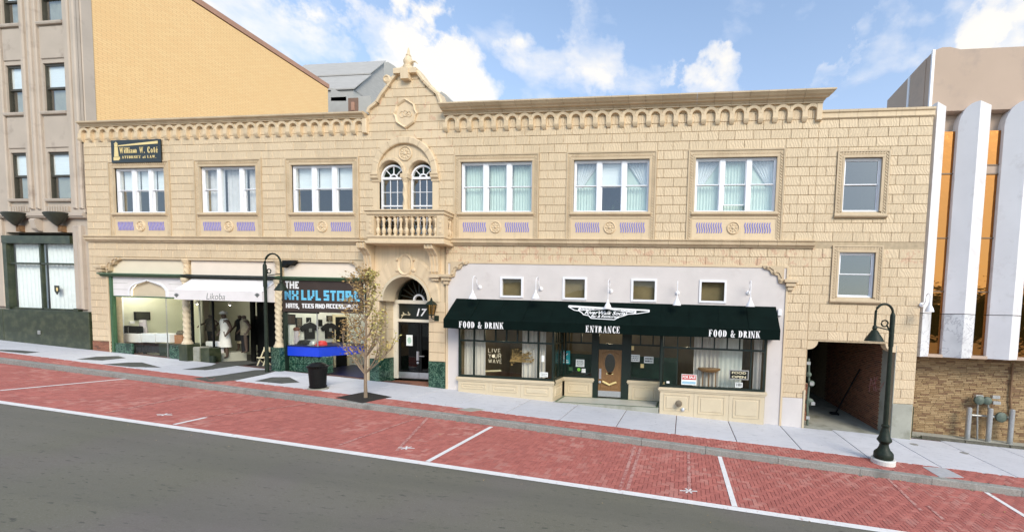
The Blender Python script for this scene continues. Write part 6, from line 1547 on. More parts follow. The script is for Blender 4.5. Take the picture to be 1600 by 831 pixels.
figure(375, 489.5, 548, 1.7, 'mannequin in a black coat over a beige skirt behind the white dress', [('coat', [(.13, .28), (.12, .48), (.085, .62), (.105, .79), (.07, .85), (.036, .86)], FABK), ('skirt', [(.09, .2), (.10, .32)], FABB)], .1)
figure(382, 489.5, 551, 1.45, 'mannequin in a beige jacket and dark trousers at the boutique doorway', [('jacket', [(.10, .46), (.095, .6), (.105, .79), (.07, .85), (.036, .86)], FABB), ('trousers', [(.08, .03), (.085, .3), (.10, .5)], FABK)], -.3)
figure(400, 490, 550, 2.6, 'dark clothed mannequin deep in the boutique doorway', [('coat', [(.13, .2), (.12, .48), (.09, .62), (.11, .79), (.07, .85), (.036, .86)], FABK)], .0)
figure(426, 489, 545, 2.4, 'dark mannequin behind the right twisted column of the boutique', [TOP(FABK), ('skirt', [(.12, .3), (.09, .5)], FABP)], .0)
x0, x1, z0, z1 = FB(407, 533, 413, 560, .9); ch = thing('folding_chair', 'pale folding chair in the boutique entrance behind the left street lamp', 'chair', ((x0+x1)/2, .9, .8))
for a in (-.16, .16): MB().beam((x0+.1+a, .75, .82), (x0+.1+a*.8, 1.1, 1.75), .035, .03).build('leg', CYELL, ch); MB().beam((x0+.1+a, 1.2, .82), (x0+.1+a, .8, 1.32), .035, .03).build('leg', CYELL, ch)
MB().cbox(x0-.08, x0+.28, .78, 1.15, 1.28, 1.32, .01).build('seat', CYELL, ch); MB().cbox(x0-.06, x0+.26, 1.07, 1.11, 1.55, 1.78, .01).build('backrest', CYELL, ch)
# hat shop: blue counter on rough green stone
k0, k1 = F(444, 541, .10), F(497, 541, .10); ctz, cbz = FZ(480, 540.5, .10), FZ(480, 556.5, .10)
kx0, kx1, kx2 = hx0+.02, FX(498, 545, .10), FX(552, 545, 1.5)
CT = thing('display_counter', 'bright blue angled display counter in the hat shop window', 'counter', ((kx0+kx1)/2, .5, .8))
front = [(kx0, .10), (kx1, .10), (kx2, 1.5)]; body = front+[(kx2, 2.3), (kx0, 2.3)]
MB().prismz(body, cbz, ctz-.03).build('counter_front', BLUEC, CT); MB().prismz([(kx0-.0, .07), (kx1+.02, .07), (kx2+.03, 1.5), (kx2+.03, 2.3), (kx0, 2.3)], ctz-.03, ctz+.01).build('counter_top', NAVYF, CT)
stn = MB()
for i in range(20):
    a = kx0+(kx1+.3-kx0)*(i % 10)/10; z = (.80 if i < 10 else 1.18)+gz(kx0)-.85; stn.cbox(a, a+(kx1+.3-kx0)/10-.02, .16+R.uniform(0, .05), .5, z, z+.36, .03)
stn.build('stone_base', GMARB, CT)
pane_line((kx0+.08, .06), (kx1, .06), ctz+.01, nz0-.03); MB().box(kx0, kx1+.06, .04, .10, nz0-.06, nz0+.0).build('glass_rail', BLACKP, B)
MB().box(kx1-.015, kx1+.015, .04, .08, ctz, nz0).build('glass_joint', SILVER, B)
figure(463, 511.5, 538, .62, 'small grey statuette with reddish brown hair on the hat shop counter', [('tunic', [(.17, .0), (.15, .3), (.13, .6), (.14, .78), (.08, .85), (.04, .87)], FABL)], .2, ((.16, .05, .5), (-.16, .05, .5)), SKINL, None, 'statuette', 'statuette')
x, z = F(463, 514, .62); tag(MB().lathe(x, .63, [(.01, z+.10), (.09, z+.07), (.12, z), (.10, z-.08), (.05, z-.10)], 12).build('hair', HAIR, bpy.data.objects['statuette'], smooth=True))
WX = CBX+.056
def tshirt(px, py, label):
    y0_, z = onx(px, py, WX); w, h = .24, .74
    q = [(-w, -h/2), (w, -h/2), (w, .12), (w+.02, .08), (w+.14, .0), (w+.22, .16), (w+.0, .36), (.10, .41), (.0, .37), (-.10, .41), (-w, .36), (-w-.22, .16), (-w-.14, .0), (-w-.02, .08), (-w, .12)]
    t = thing('t_shirt', label, 't-shirt', (WX, y0_, z))
    MB().loft([[(WX+.004, y0_+a*.98, z+b*.98) for a, b in q], [(WX+.03, y0_+a, z+b) for a, b in q], [(WX+.07, y0_+a*.92, z+b*.94) for a, b in q]]).build('shirt', FABK, t)
    MB().tube([(WX+.03, y0_-.2, z+.37), (WX+.03, y0_, z+.46), (WX+.03, y0_+.2, z+.37)], .012, 5).tube([(WX+.03, y0_, z+.46), (WX+.03, y0_, z+.56)], .01, 5).build('hanger', SILVER, t)
    MB().cbox(WX+.069, WX+.073, y0_-.07, y0_+.07, z-.02, z+.14, .001).build('chest_print', GREYTX, t); return t
tshirt(483, 517.5, 'black t-shirt hung on the white hat shop wall, left of the two'); tshirt(514.5, 517, 'dark t-shirt hung on the hat shop wall beside the doorway')
for px0, py0, px1, py1, m, l in ((462, 496, 471.5, 511, FABP, 'brown portrait picture on the hat shop wall above the statuette'), (478.5, 496, 485.5, 505, BLACKP, 'small black picture above the left t-shirt'), (496, 499, 503, 509.5, BLACKP, 'small dark picture between the two t-shirts'), (510, 493, 518.5, 502, FABP, 'small dark picture above the right t-shirt'), (446, 491, 461, 506.5, BROWNS, 'dark brown panel in the top left corner of the hat shop window')):
    ya, yb, z0, z1 = FXB(px0, py0, px1, py1, WX); p = thing('picture', l, 'picture', (WX, (ya+yb)/2, z0)); MB().box(WX, WX+.03, ya, yb, z0, z1).build('frame', BLACKP, p); e_ = min(.04, (yb-ya)*.15); MB().box(WX+.0305, WX+.036, ya+e_, yb-e_, z0+e_, z1-e_).build('print', m, p)
ya, yb, z0, z1 = FXB(523, 495, 541, 545, WX); MB().box(WX, WX+.03, ya, yb, .72, z1).build('inner_door', BLACKP, B); MB().box(WX, WX+.05, ya-.12, ya, .72, z1+.12).box(WX, WX+.05, yb, yb+.12, .72, z1+.12).box(WX, WX+.05, ya, yb, z1, z1+.12).build('door_casing', CYELL, B)
for px, w, m, l in ((474.5, .22, FABK, 'black cap on the blue counter left of the glass joint'), (479.5, .2, FABK, 'second black cap beside the glass joint on the blue counter'), (490, .16, GREYM, 'grey cap near the right end of the blue counter'), (503, .2, REDP, 'dull red cap at the right end of the blue counter'), (447, .16, FABB, 'beige cap at the left end of the blue counter'), (456, .14, FABW, 'white cap beside the beige cap on the blue counter')):
    Yc_ = .55+.02*(px % 7); x = FX(px, 537, Yc_); t = thing('cap', l, 'cap', (x, Yc_, ctz+.01), 'caps on the blue counter'); MB().lathe(x, Yc_, [(w, ctz+.012), (w*.98, ctz+.10), (w*.7, ctz+.19), (w*.1, ctz+.22)], 12).build('crown', m, t, smooth=True); MB().loft([[(x+w*a, Yc_-w*(.6+b), ctz+.012+c) for a, b in ((-.8, 0), (-.6, .7), (0, 1), (.6, .7), (.8, 0))] for c in (0, .025)]).build('brim', m, t)

def spot_lamp(x, y, z, watts, label, col=(1, .95, .86), name='ceiling_lamp', grp='lit ceiling lamps in the shops'):
    t = thing(name, label, 'lamp', (x, y, z), grp)
    MB().lathe(x, y, [(.02, z), (.02, z-.12), (.07, z-.13), (.09, z-.26), (.08, z-.26), (.05, z-.16)], 12, cap=False).build('lamp_shade', WHITE, t)
    m_ = MATS.get('lit_bulb')
    if not m_:
        m_, tt, bb = newmat('lit_bulb'); bb.inputs['Emission Color'].default_value = (1, .95, .85, 1); bb.inputs['Emission Strength'].default_value = 4
    MB().lathe(x, y, [(.01, z-.17), (.05, z-.20), (.055, z-.25), (.01, z-.285)], 10).build('bulb', m_, t, smooth=True)
    l = bpy.data.lights.new('lamp_light', 'POINT'); l.energy = watts*.72; l.color = col; l.shadow_soft_size = .12
    o = bpy.data.objects.new('lamp_light', l); COL.objects.link(o); o.parent = t; o.location = (0, 0, -.42)
spot_lamp(FX(206, 462, .6), .7, 4.88, 30, 'lit white ceiling spot at the left of the gallery'); spot_lamp(FX(228, 462, 1.2), 1.3, 4.88, 38, 'lit white ceiling spot at the middle of the gallery')
spot_lamp(FX(352, 470, 2.4), 2.6, 3.98, 22, 'added fill lamp deep in the boutique'); spot_lamp(FX(312, 470, 1.0), .9, 3.98, 14, 'added fill lamp above the boutique display')  # both boutique lamps are added to lift the dim interior
spot_lamp(-16.6, 1.3, 4.88, 50, 'added fill lamp at the left of the hat shop'); spot_lamp(-15.2, 2.4, 4.88, 40, 'added fill lamp at the right of the hat shop')  # hat shop lamps added as fill, no visible fixtures
spot_lamp(FX(791, 537, 1.2), 1.2, 3.34, 18, 'lit pendant lamp in the left restaurant bay', (1, .85, .6)); spot_lamp(FX(1075, 537, 1.2), 1.2, 3.34, 18, 'added fill lamp in the right restaurant bay', (1, .85, .6)); spot_lamp(FX(952, 520, 2.8), 2.9, 3.34, 18, 'added fill lamp behind the oak door', (1, .85, .6))  # right bay and oak door lamps are added to brighten the dining room

# ------------------------------------------------------------------ left neighbour: tall cast-stone building, yellow brick flank
LBD = thing('cast_stone_building', 'tall grey-brown cast-stone building with a dark green stone base and yellow brick flank', 'building', (-31, 0, 1.6))
EX0, EX1, ETOP = -46.0, -27.80, 20.85
cols = [(-32.15, -31.08), (-29.98, -28.68)]; rowsz = [(8.46, 10.62), (12.43, 14.62), (16.42, 18.6)]
cols3 = [(-43.4, -42.2), (-41.1, -39.9), (-38.9, -37.7), (-36.6, -35.4), (-34.4, -33.2)]+cols
lop = [(a, b, c, d) for a, b in cols3 for c, d in rowsz]+[(-32.68, -28.74, 3.24, 6.9)]
lw = solid_wall(lop, EX0, EX1, -1, ETOP-.3, .10, .45); lw.build('facade', BLDGREY, LBD)
# piers, ribs, spandrels in relief
pr = MB()
for xa, xb, y in ((-31.0, -30.12, .0), (-28.55, EX1, -.02), (-33.12, -32.22, .0)):
    pr.front(xa, xb, y, .11, 7.75, ETOP-.3, .03)
pr.build('pier', BLDGREY, LBD)
rb = MB()
for xa, xb in ((-30.85, -30.65), (-30.45, -30.27), (-28.36, -28.12), (-28.00, EX1+.0)): rb.front(xa, xb, -.09 if xa > -29 else -.10, .02, 7.95, ETOP-.4, .04)
rb.build('pier_rib', BLDGREY, LBD)
for a, b in cols3:
    for c, d in rowsz:
        MB().prismx([(.2, c-.14), (.0, c-.14), (-.02, c-.08), (-.02, c-.02), (.12, c), (.2, c)], a-.08, b+.08).build('window_sill', BLDGREY, LBD)
        MB().front(a-.02, b+.02, .06, .12, d+.18, d+1.6, .02).build('spandrel_panel', BLDGREY, LBD)
        f = MB(); fw = .06
        f.box(a, a+fw, .16, .42, c, d).box(b-fw, b, .16, .42, c, d).box(a+fw, b-fw, .16, .42, d-.10, d).box(a+fw, b-fw, .16, .42, c, c+.05); zm = (c+d)/2; f.box(a+fw, b-fw, .17, .30, zm-.04, zm+.05)
        wo = f.build('window', M('dark_bronze_frame', (.05, .045, .03), .5, .2, 6) if 'dark_bronze_frame' not in MATS else MATS['dark_bronze_frame'], LBD)
        MB().box(a+fw, b-fw, .19, .198, zm+.05, d-.10).build('pane', GLASS, wo); MB().box(a+fw, b-fw, .22, .228, c+.05, zm-.04).build('pane', GLASS, wo)
        MB().box(a+fw, b-fw, .25, .26, zm, d).build('blind', BLIND, wo); MB().box(a+fw+.15, b-fw, .29, .30, c, zm).build('blind', DKCONC, wo)
MB().box(EX0, EX1-.4, .9, 1.0, -1, ETOP-.5).build('inner_wall', INTD, LBD)
bs = MB()
for zz0, zz1, y in ((7.62, 7.74, -.10), (7.74, 7.80, -.06), (7.55, 7.62, -.05)): bs.box(EX0, EX1+.0, y, .12, zz0, zz1)
bs.build('string_course', BLDGREY, LBD)
de = MB(); x = -34.0
while x < -28.8: de.box(x, x+.07, .02, .11, 7.86, 8.10); x += .15
de.build('dentil_band', BLDGREY, LBD)
pp = MB().front(-28.50, -28.06, -.06, .11, 3.3, 7.2, .05).box(-28.36, -28.20, -.075, -.06, 3.4, 6.9); pp.front(-33.3, -32.75, -.02, .11, 3.3, 7.5, .04); pp.prismx([(.1, 7.5), (-.1, 7.5), (-.16, 7.42), (-.1, 7.05), (-.02, 6.95), (.1, 6.95)], -30.75, -30.45); pp.build('pilaster', BLDGREY, LBD)
MB().front(-32.85, EX1-.02, -.04, .12, -.5, 3.20, .02).front(EX0, -32.87, -.04, .12, -.5, 3.20, .02).front(-28.66, -28.4, -.045, .1, 3.2, 3.34, .01).build('stone_base', GREENST, LBD)
gw = MB().box(-32.72, -28.70, -.03, .2, 6.36, 6.72).box(-32.72, -32.50, -.01, .2, 3.22, 6.36).box(-32.5, -28.72, .05, .16, 5.38, 5.46).box(-30.68, -30.58, .05, .16, 3.24, 6.36).box(-32.5, -28.72, .05, .2, 3.22, 3.30)
gwo = gw.build('display_window', GREENST, LBD)
for a, b in ((-32.5, -30.68), (-30.58, -28.72)):
    for c, d in ((3.30, 5.38), (5.46, 6.36)): MB().box(a, b, .10, .108, c, d).build('pane', SHOPG, gwo)
    for c, d in ((3.25, 5.40), (5.40, 6.36)): folds(MB(), a, b, .26, c, d, .035, .23).build('curtain', SHEER, gwo, smooth=True, fix=False)
x, z = F(87.5, 452.5, .05); em = thing('shield_emblem', 'small gold and black shield emblem in the curtained display window', 'emblem', (x, .05, z)); MB().prism([(x-.14, z+.20), (x+.14, z+.20), (x+.14, z-.06), (x, z-.24), (x-.14, z-.06)], .07, .085).build('shield', BOWLM, em); MB().lathey(x+.02, z+.02, [(.07, .069), (.05, .06), (.01, .058)], 10, .8, 1.4).build('figure', GOLD, em)
for px, l in ((15, 'dark bronze bowl shaped wall fixture at the left over the display window'), (81, 'dark bronze bowl shaped wall fixture at the right over the display window')):
    x, z = F(px, 333, -.25); t = thing('bowl_fixture', l, 'wall fixture', (x, .0, z), 'bowl fixtures over the display window')
    MB().lathe(x, -.12, [(.03, z-.56), (.16, z-.48), (.40, z-.28), (.60, z-.08), (.66, z+.02), (.62, z+.05), (.02, z+.05)], 20, sy=.40).build('bowl', BOWLM, t, smooth=True)
    MB().box(x-.10, x+.10, -.06, .10, z-.80, z-.50).build('bracket', RUST, t)
x, z = F(62, 519, -.04); tag(MB().cbox(x-.07, x+.07, -.07, -.045, z-.09, z+.09, .01).build('pipe_outlet', GREYM), 'small metal outlet plate in the dark green stone base', 'outlet')
# flank
fk = MB().box(EX1-.30, EX1+.02, .46, 12.12, -1, ETOP-.35); fk.build('brick_flank', YBRICK, LBD)
MB().front(EX1-.3, EX1+.04, .12, .455, -1, ETOP-.3, .02).build('corner_pier', BLDGREY, LBD)
MB().box(EX0, EX1+.07, -.12, 12.2, ETOP-.3, ETOP).build('parapet_coping', COPPER, LBD)
MB().box(EX0, EX1-.3, .46, 12.12, ETOP-.6, ETOP-.4).box(EX0, EX1-.3, 12.0, 12.12, -1, ETOP-.4).build('roof', ROOFG, LBD)
vx = EX1+.021; MB().box(vx, vx+.02, 3.7, 4.6, 11.9, 12.45).build('vent_opening', INTD, LBD)

# ------------------------------------------------------------------ building behind, with a grey roof and a roof hut
RB = thing('rear_building', 'pale building behind the gable with a grey sloped roof and a small roof door', 'building', (-14, 18, 0))
ya, yb = 17, 20.5; xA, xB = FX(512, 150, ya), FX(624, 100, yb+2); za, zb2 = FZ(560, 140, ya), FZ(560, 98, yb)
MB().box(xA-6, xB, ya, yb+2, 0, za).build('wall', ROOFL, RB)
n = 2
for i in range(n):
    t0, t1 = i/n, (i+1)/n
    MB().prismx([(ya+(yb-ya)*t0-.12, za+(zb2-za)*t0-.03), (ya+(yb-ya)*t1, za+(zb2-za)*t1-.03), (ya+(yb-ya)*t1, za+(zb2-za)*t1+.05), (ya+(yb-ya)*t0-.12, za+(zb2-za)*t0+.09)], xA-6.2, xB+.2).build('roof_course', ROOFG, RB)
MB().prismx([(ya+.1, za-.05), (yb, zb2-.05), (yb+2, zb2-.05), (yb+2, za-.05)], xA-6, xB).build('roof', ROOFG, RB)
hy = 14.6; hx0_, hx1_ = FX(545, 160, hy), FX(560, 160, hy); hzt = FZ(550, 154, hy)
HT = MB().box(FX(517, 160, hy), FX(580, 160, hy), hy, hy+1.5, 10, hzt+.15).prism([F(517, 137, hy), F(541, 149, hy), F(541, 158, hy), F(517, 158, hy)], hy, hy+1.4).build('roof_hut', ROOFL, RB)
MB().box(hx0_, hx1_, hy-.06, hy-.005, 10, hzt).build('door', M('brown_door', (.20, .12, .08), .7, .1, 4), HT); MB().box(hx0_+.3, hx1_-.3, hy-.10, hy-.06, hzt-1.0, hzt-.35).build('vent_panel', COPPER, HT)
# low parapet shoulders behind the gable
MB().prism([F(600, 140, 1.2), F(600, 98, 1.2), F(606, 97, 1.2), F(616, 103, 1.2), F(626, 114, 1.2), F(626, 140, 1.2)], 1.2, 1.7).build('parapet_shoulder', ROOFL, B)
MB().prism([F(680, 170, 1.2), F(684, 150, 1.2), F(689, 143, 1.2), F(697, 148, 1.2), F(704, 157, 1.2), F(708, 164, 1.2), F(708, 172, 1.2)], 1.2, 1.7).build('parapet_shoulder', ROOFL, B)

# ------------------------------------------------------------------ right neighbour: marble fins over tan brick
RBD = thing('marble_fin_building', 'modern building with folded white marble fins, bronze glass strips and a tan brick base', 'building', (12, .5, -.5))
Q0, Q1, QZ, QT = 8.45, 22.0, 2.62, 13.52
FYY = .40
f0 = MB().box(Q0+.02, Q1, FYY, .8, 11.42, QT).box(Q0, Q0+.25, .8, 3.45, 8, QT).box(Q0+.25, Q1, 3.2, 3.45, 8, QT).prism([(Q0+.02, QT), (Q0+.9, QT), (Q0+.55, QT+.10), (Q0+.3, QT+.10)], FYY, .8)
f0.build('fascia', FASC, RBD)
MB().box(Q0-.03, Q0+.06, FYY-.03, FYY+.05, 11.3, QT+.02).box(Q0-.03, Q0, 1.75, 1.87, 11, QT-.02).build('seam_strip', WHITE, RBD)
MB().box(Q0+.25, Q1, .8, 3.2, QT-.4, QT-.3).build('roof', ROOFG, RBD)
MB().box(Q0+.06, Q1, FYY+.30, .95, 10.75, 11.41).build('spandrel_panel', FASC, RBD)
MB().box(Q0+.04, Q1, FYY-.02, 1.5, QZ-.02, QZ+.09).build('soffit', FASC, RBD)
MB().box(Q0+.02, Q1, 1.5, 9, 2.7, 11).build('body', FASC, RBD)
GYY = FYY+.13
FIN = []
for (pl, pr_, pg) in (((1428, 557), (1437, 560), (1450.5, 556)), ((1470.8, 557), (1501.5, 562.4), (1518.4, 559)), ((1540.4, 561), (1576, 565), (1589.3, 563.7))):
    FIN.append((FX(*pl, FYY), FX(*pr_, FYY-.32), FX(*pg, FYY)))
d = FIN[2][0]-FIN[1][0]
FIN += [tuple(v+d*i for v in FIN[2]) for i in (1, 2, 3)]
FIN[0] = (Q0-.02, FIN[0][1], FIN[0][2])
JZ = FZ(1490, 490.5, FYY-.1); FTOP = FZ(1530, 165, FYY)
for i, (xl, xr, xg) in enumerate(FIN):
    yf, yr, yb = FYY, FYY-.32, FYY+.45
    lo = lambda z, s=0: [(xl+s*(xr-xl)*.92, yf-s*(yf-yr)*.92, z), (xr, yr, z), (xg, yf, z), (xg, yb, z), (xl+s*(xr-xl)*.92, yb, z)]
    low = MB().loft([lo(QZ), lo(JZ-.012)]); lps = [lo(JZ+.012), lo(FTOP-.75)]
    for a in range(15, 91, 15): lps.append(lo(FTOP-.75+.75*math.sin(rad(a)), (1-math.cos(rad(a)))*(.85 if i else .6)))
    low.build('fin_panel', WMARB if i < 2 else FMARB, RBD); MB().loft(lps).build('fin_panel', FMARB, RBD)
for i in range(len(FIN)-1):
    xa, xb = FIN[i][2], FIN[i+1][0]
    zs = [QZ+.09]+[FZ(*p, GYY) for p in (((1455, 455), (1455, 372), (1465, 272)) if i == 0 else ((1535, 456), (1540, 372), (1547, 272), (1549, 258)))]+[10.78]
    for k, (z0, z1) in enumerate(zip(zs, zs[1:])):
        if i and k == 3: MB().box(xa+.005, xb-.005, GYY-.01, GYY+.04, z0+.02, z1-.02).build('glass_spandrel', FASC, RBD)
        else: MB().box(xa+.005, xb-.005, GYY, GYY+.02, z0+.02, z1-.02).build('pane', BRONZE, RBD)
    for z in zs[:-1]: MB().box(xa, xb, GYY-.03, GYY+.03, z-.025, z+.015).build('mullion', M('bronze_frame', (.16, .095, .05), .45, .1, 5) if 'bronze_frame' not in MATS else MATS['bronze_frame'], RBD)
BYY = 1.22
bw = MB().box(Q0+.02, Q1, BYY+.02, BYY+.3, -2, QZ).build('brick_base', M('tan_mortar', (.26, .20, .125), .9, .1, 10), RBD)
bks = []; r = 0; z = -1.15
while z < QZ-.02:
    x = Q0+.03-R.uniform(0, .3)
    while x < 16.5:
        L = R.choice((.18, .26, .30, .34)); a, b = max(x, Q0+.03), x+L
        if b-a > .04: bks.append((a+.004, b-.004, z+.004, min(z+.064, QZ-.024)))
        x += L
    z += .07
bks.sort(key=lambda q: (Vector(((q[0]+q[1])/2, BYY, q[2]))-CAM).length-(2.5*(q[1]-q[0])))
rest = MB(); bme = {}
for n, (a, b, z0, z1) in enumerate(bks):
    yo = BYY+R.uniform(-.004, .006)
    if n < 300:
        kx = (round(b-a, 3), round(z1-z0, 3)); c = ((a+b)/2, yo, (z0+z1)/2)
        if kx not in bme:
            o = MB().front(a, b, yo, yo+.03, z0, z1, .005).build('brick', TANBR, bw, fix=False); bme[kx] = o.data
        else: link('brick', bme[kx], bw, (c[0], yo+.015, c[2]))
    else: rest.front(a, b, yo, yo+.03, z0, z1, .005)
tag(rest.build('brick_field', TANBR, bw, fix=False), kind='stuff')
# raised strip in front of the brick, its kerb and weeds
sheet('planting_strip', C_(.42), C_(BYY+.03), .03, 8.45, 16.5, 2, DKCONC)
kb = MB(); x = 8.95
kst = sheet('strip_kerb', C_(.34), C_(.43), .0, 8.6, 16.5, 2, DKCONC)
while x < 16.5:
    a, b = x+.01, min(x+1.5, 16.5)-.01; MB().loft([[(a, .34, gz(a)-.1), (b, .34, gz(b)-.1), (b, .46, gz(b)-.1), (a, .46, gz(a)-.1)], [(a+.01, .35, gz(a)+.09), (b-.01, .35, gz(b)+.09), (b-.01, .46, gz(b)+.09), (a+.01, .46, gz(a)+.09)]]).build('kerb_stone', M('dark_kerb', (.11, .10, .075), .9, .3, 8) if 'dark_kerb' not in MATS else MATS['dark_kerb'], kst); x += 1.5
we = MB()
for i in range(420):
    x = 8.5+abs(R.gauss(0, .55)) if R.random() < .55 else R.uniform(8.6, 14); y = R.choice((.30, .33, .48))+R.uniform(-.08, .06); h = R.uniform(.03, .14); a = R.uniform(0, 6.3); s = R.uniform(.015, .04)
    z = gz(x); we.add([(x, y, z), (x+s*math.cos(a), y+s*math.sin(a), z+h*.6), (x+s*1.5*math.cos(a), y+s*1.5*math.sin(a), z+h)], [(0, 1, 2)])
tag(we.build('weeds', GREENL, fix=False), kind='stuff')
bxp, _ = F(1427, 640, .55); tag(MB().cbox(8.47, 8.66, .42, .60, gz(8.5)-.05, gz(8.5)+1.15, .02).build('corner_post', GREENST), 'dark square post in the gap between the alley pier and the tan brick', 'post')
# gas meters behind three guard posts
for px, pt, l in ((1515, 636, 'left of the three grey guard posts before the gas meters'), (1548, 637.5, 'middle of the three grey guard posts before the gas meters'), (1582, 639, 'right of the three grey guard posts before the gas meters')):
    x, zt = F(px, pt, .85); tag(MB().lathe(x, .85, [(.085, gz(x)-.05), (.085, zt-.03), (.06, zt), (.01, zt+.012)], 16).build('guard_post', SILVER, smooth=True), l, 'guard post', 'grey guard posts by the brick wall')
P3 = lambda px, py, y=1.02: (FX(px, py, y), y, FZ(px, py, y))
g1 = thing('gas_meter', 'verdigris gas meter with two round regulators on a pipe frame behind the guard posts', 'gas meter', P3(1535, 655))
MB().tube([P3(1527, 690), P3(1527, 647)], .03, 8).tube([P3(1545, 690), P3(1545, 647)], .03, 8).tube([P3(1518, 648), P3(1556, 651)], .04, 8).tube([P3(1527, 647), P3(1528, 628)], .03, 8).tube([P3(1545, 647), P3(1544, 632)], .03, 8).tube([P3(1526, 625), P3(1558, 628)], .04, 8).build('pipe_frame', GREYM, g1, smooth=True)
for px, py, r in ((1531, 625, .17), (1543.5, 626, .15)):
    p = P3(px, py, .9); MB().lathey(p[0], p[2], [(r*.6, 1.0), (r, .98), (r, .90), (r*.7, .86), (r*.3, .84), (.01, .835)], 16).build('regulator', VERDE, g1, smooth=True)
for px, py in ((1530, 619), (1556, 620), (1557, 629)): p = P3(px, py, .95); MB().cbox(p[0]-.13, p[0]+.13, .92, 1.05, p[2]-.06, p[2]+.06, .02).build('meter_index', SILVER, g1)
g2 = thing('gas_regulator', 'round grey-green gas regulator on a short pipe between the middle and right guard posts', 'gas meter', P3(1565, 652))
p = P3(1564.5, 651.5, .95); MB().lathey(p[0], p[2], [(.12, 1.05), (.19, 1.0), (.19, .92), (.12, .88), (.01, .87)], 16).build('regulator', VERDE, g2, smooth=True); MB().tube([P3(1553, 650), P3(1578, 652), P3(1579, 645)], .04, 8).build('pipe', GREYM, g2, smooth=True)
tag(MB().tube([P3(1580, 655, 1.16), P3(1578.5, 620, 1.16), P3(1583, 567, 1.16)], .035, 8).build('riser_pipe', TANBR), 'tan painted riser pipe running up the tan brick wall', 'pipe')
gooseneck(1441, 476, 1452, 487, -.015, .45, 'white gooseneck lamp by the first white marble fin at the right end', .13)
# alley: meters on the left, leaning pole, graffiti
P4 = lambda px, py, y: (FX(px, py, y), y, FZ(px, py, y))
gmn = thing('alley_gas_meter', 'weathered gas meter and valves on a pipe at the left jamb of the alley', 'gas meter', P4(1262, 660, .6))
MB().tube([P4(1261.5, 668, .5), P4(1261.5, 628, .5), P4(1264, 600, .6), P4(1263.5, 560, .6)], .045, 8).build('riser', VERDE, gmn, smooth=True)
for px, py, r in ((1265.5, 628, .15), (1268, 599, .12), (1264, 585, .10)): q = P4(px, py, .5); MB().lathey(q[0], q[2], [(r*.6, .62), (r, .58), (r, .5), (r*.5, .45), (.01, .44)], 14).build('regulator', VERDE, gmn, smooth=True)
for px, py in ((1268, 599), (1263, 567), (1262, 652), (1270, 630)): q = P4(px, py, .42); MB().cbox(q[0]-.07, q[0]+.07, .38, .44, q[2]-.06, q[2]+.06, .01).build('meter_box', SILVER, gmn)
q0 = (AX1-.75, 3.1, gz(7)+.0); q1 = (AX1-.03, 2.6, gz(7)+2.15)
lp_ = thing('leaning_pole', 'dark pole on a small base leaning against the brick alley wall', 'pole', q0); MB().beam(q0, q1, .05, .05).build('pole', BLACKP, lp_); MB().cbox(q0[0]-.2, q0[0]+.12, q0[1]-.15, q0[1]+.15, gz(7)-.02, gz(7)+.08, .02).build('base', BLACKP, lp_)
gf = MB(); gxx = AX1+.006
def gpt(px, py):
    d_ = ray(px, py); t = (gxx-CAM.x)/d_.x; q = CAM+d_*t; return (gxx, q.y, q.z)
for pts in (((1358, 612), (1361, 590), (1366, 610)), ((1357, 603), (1368, 598)), ((1366, 588), (1369, 611)), ((1371, 590), (1364, 602), (1374, 608)), ((1374, 606), (1380, 602), (1382, 596)), ((1361, 596), (1372, 588)), ((1376, 612), (1379, 598))):
    for a, b in zip(pts, pts[1:]): gf.beam(gpt(*a), gpt(*b), .035, .012)
tag(gf.build('graffiti', CHALK), 'pale graffiti scrawl on the brick wall of the alley', 'graffiti')

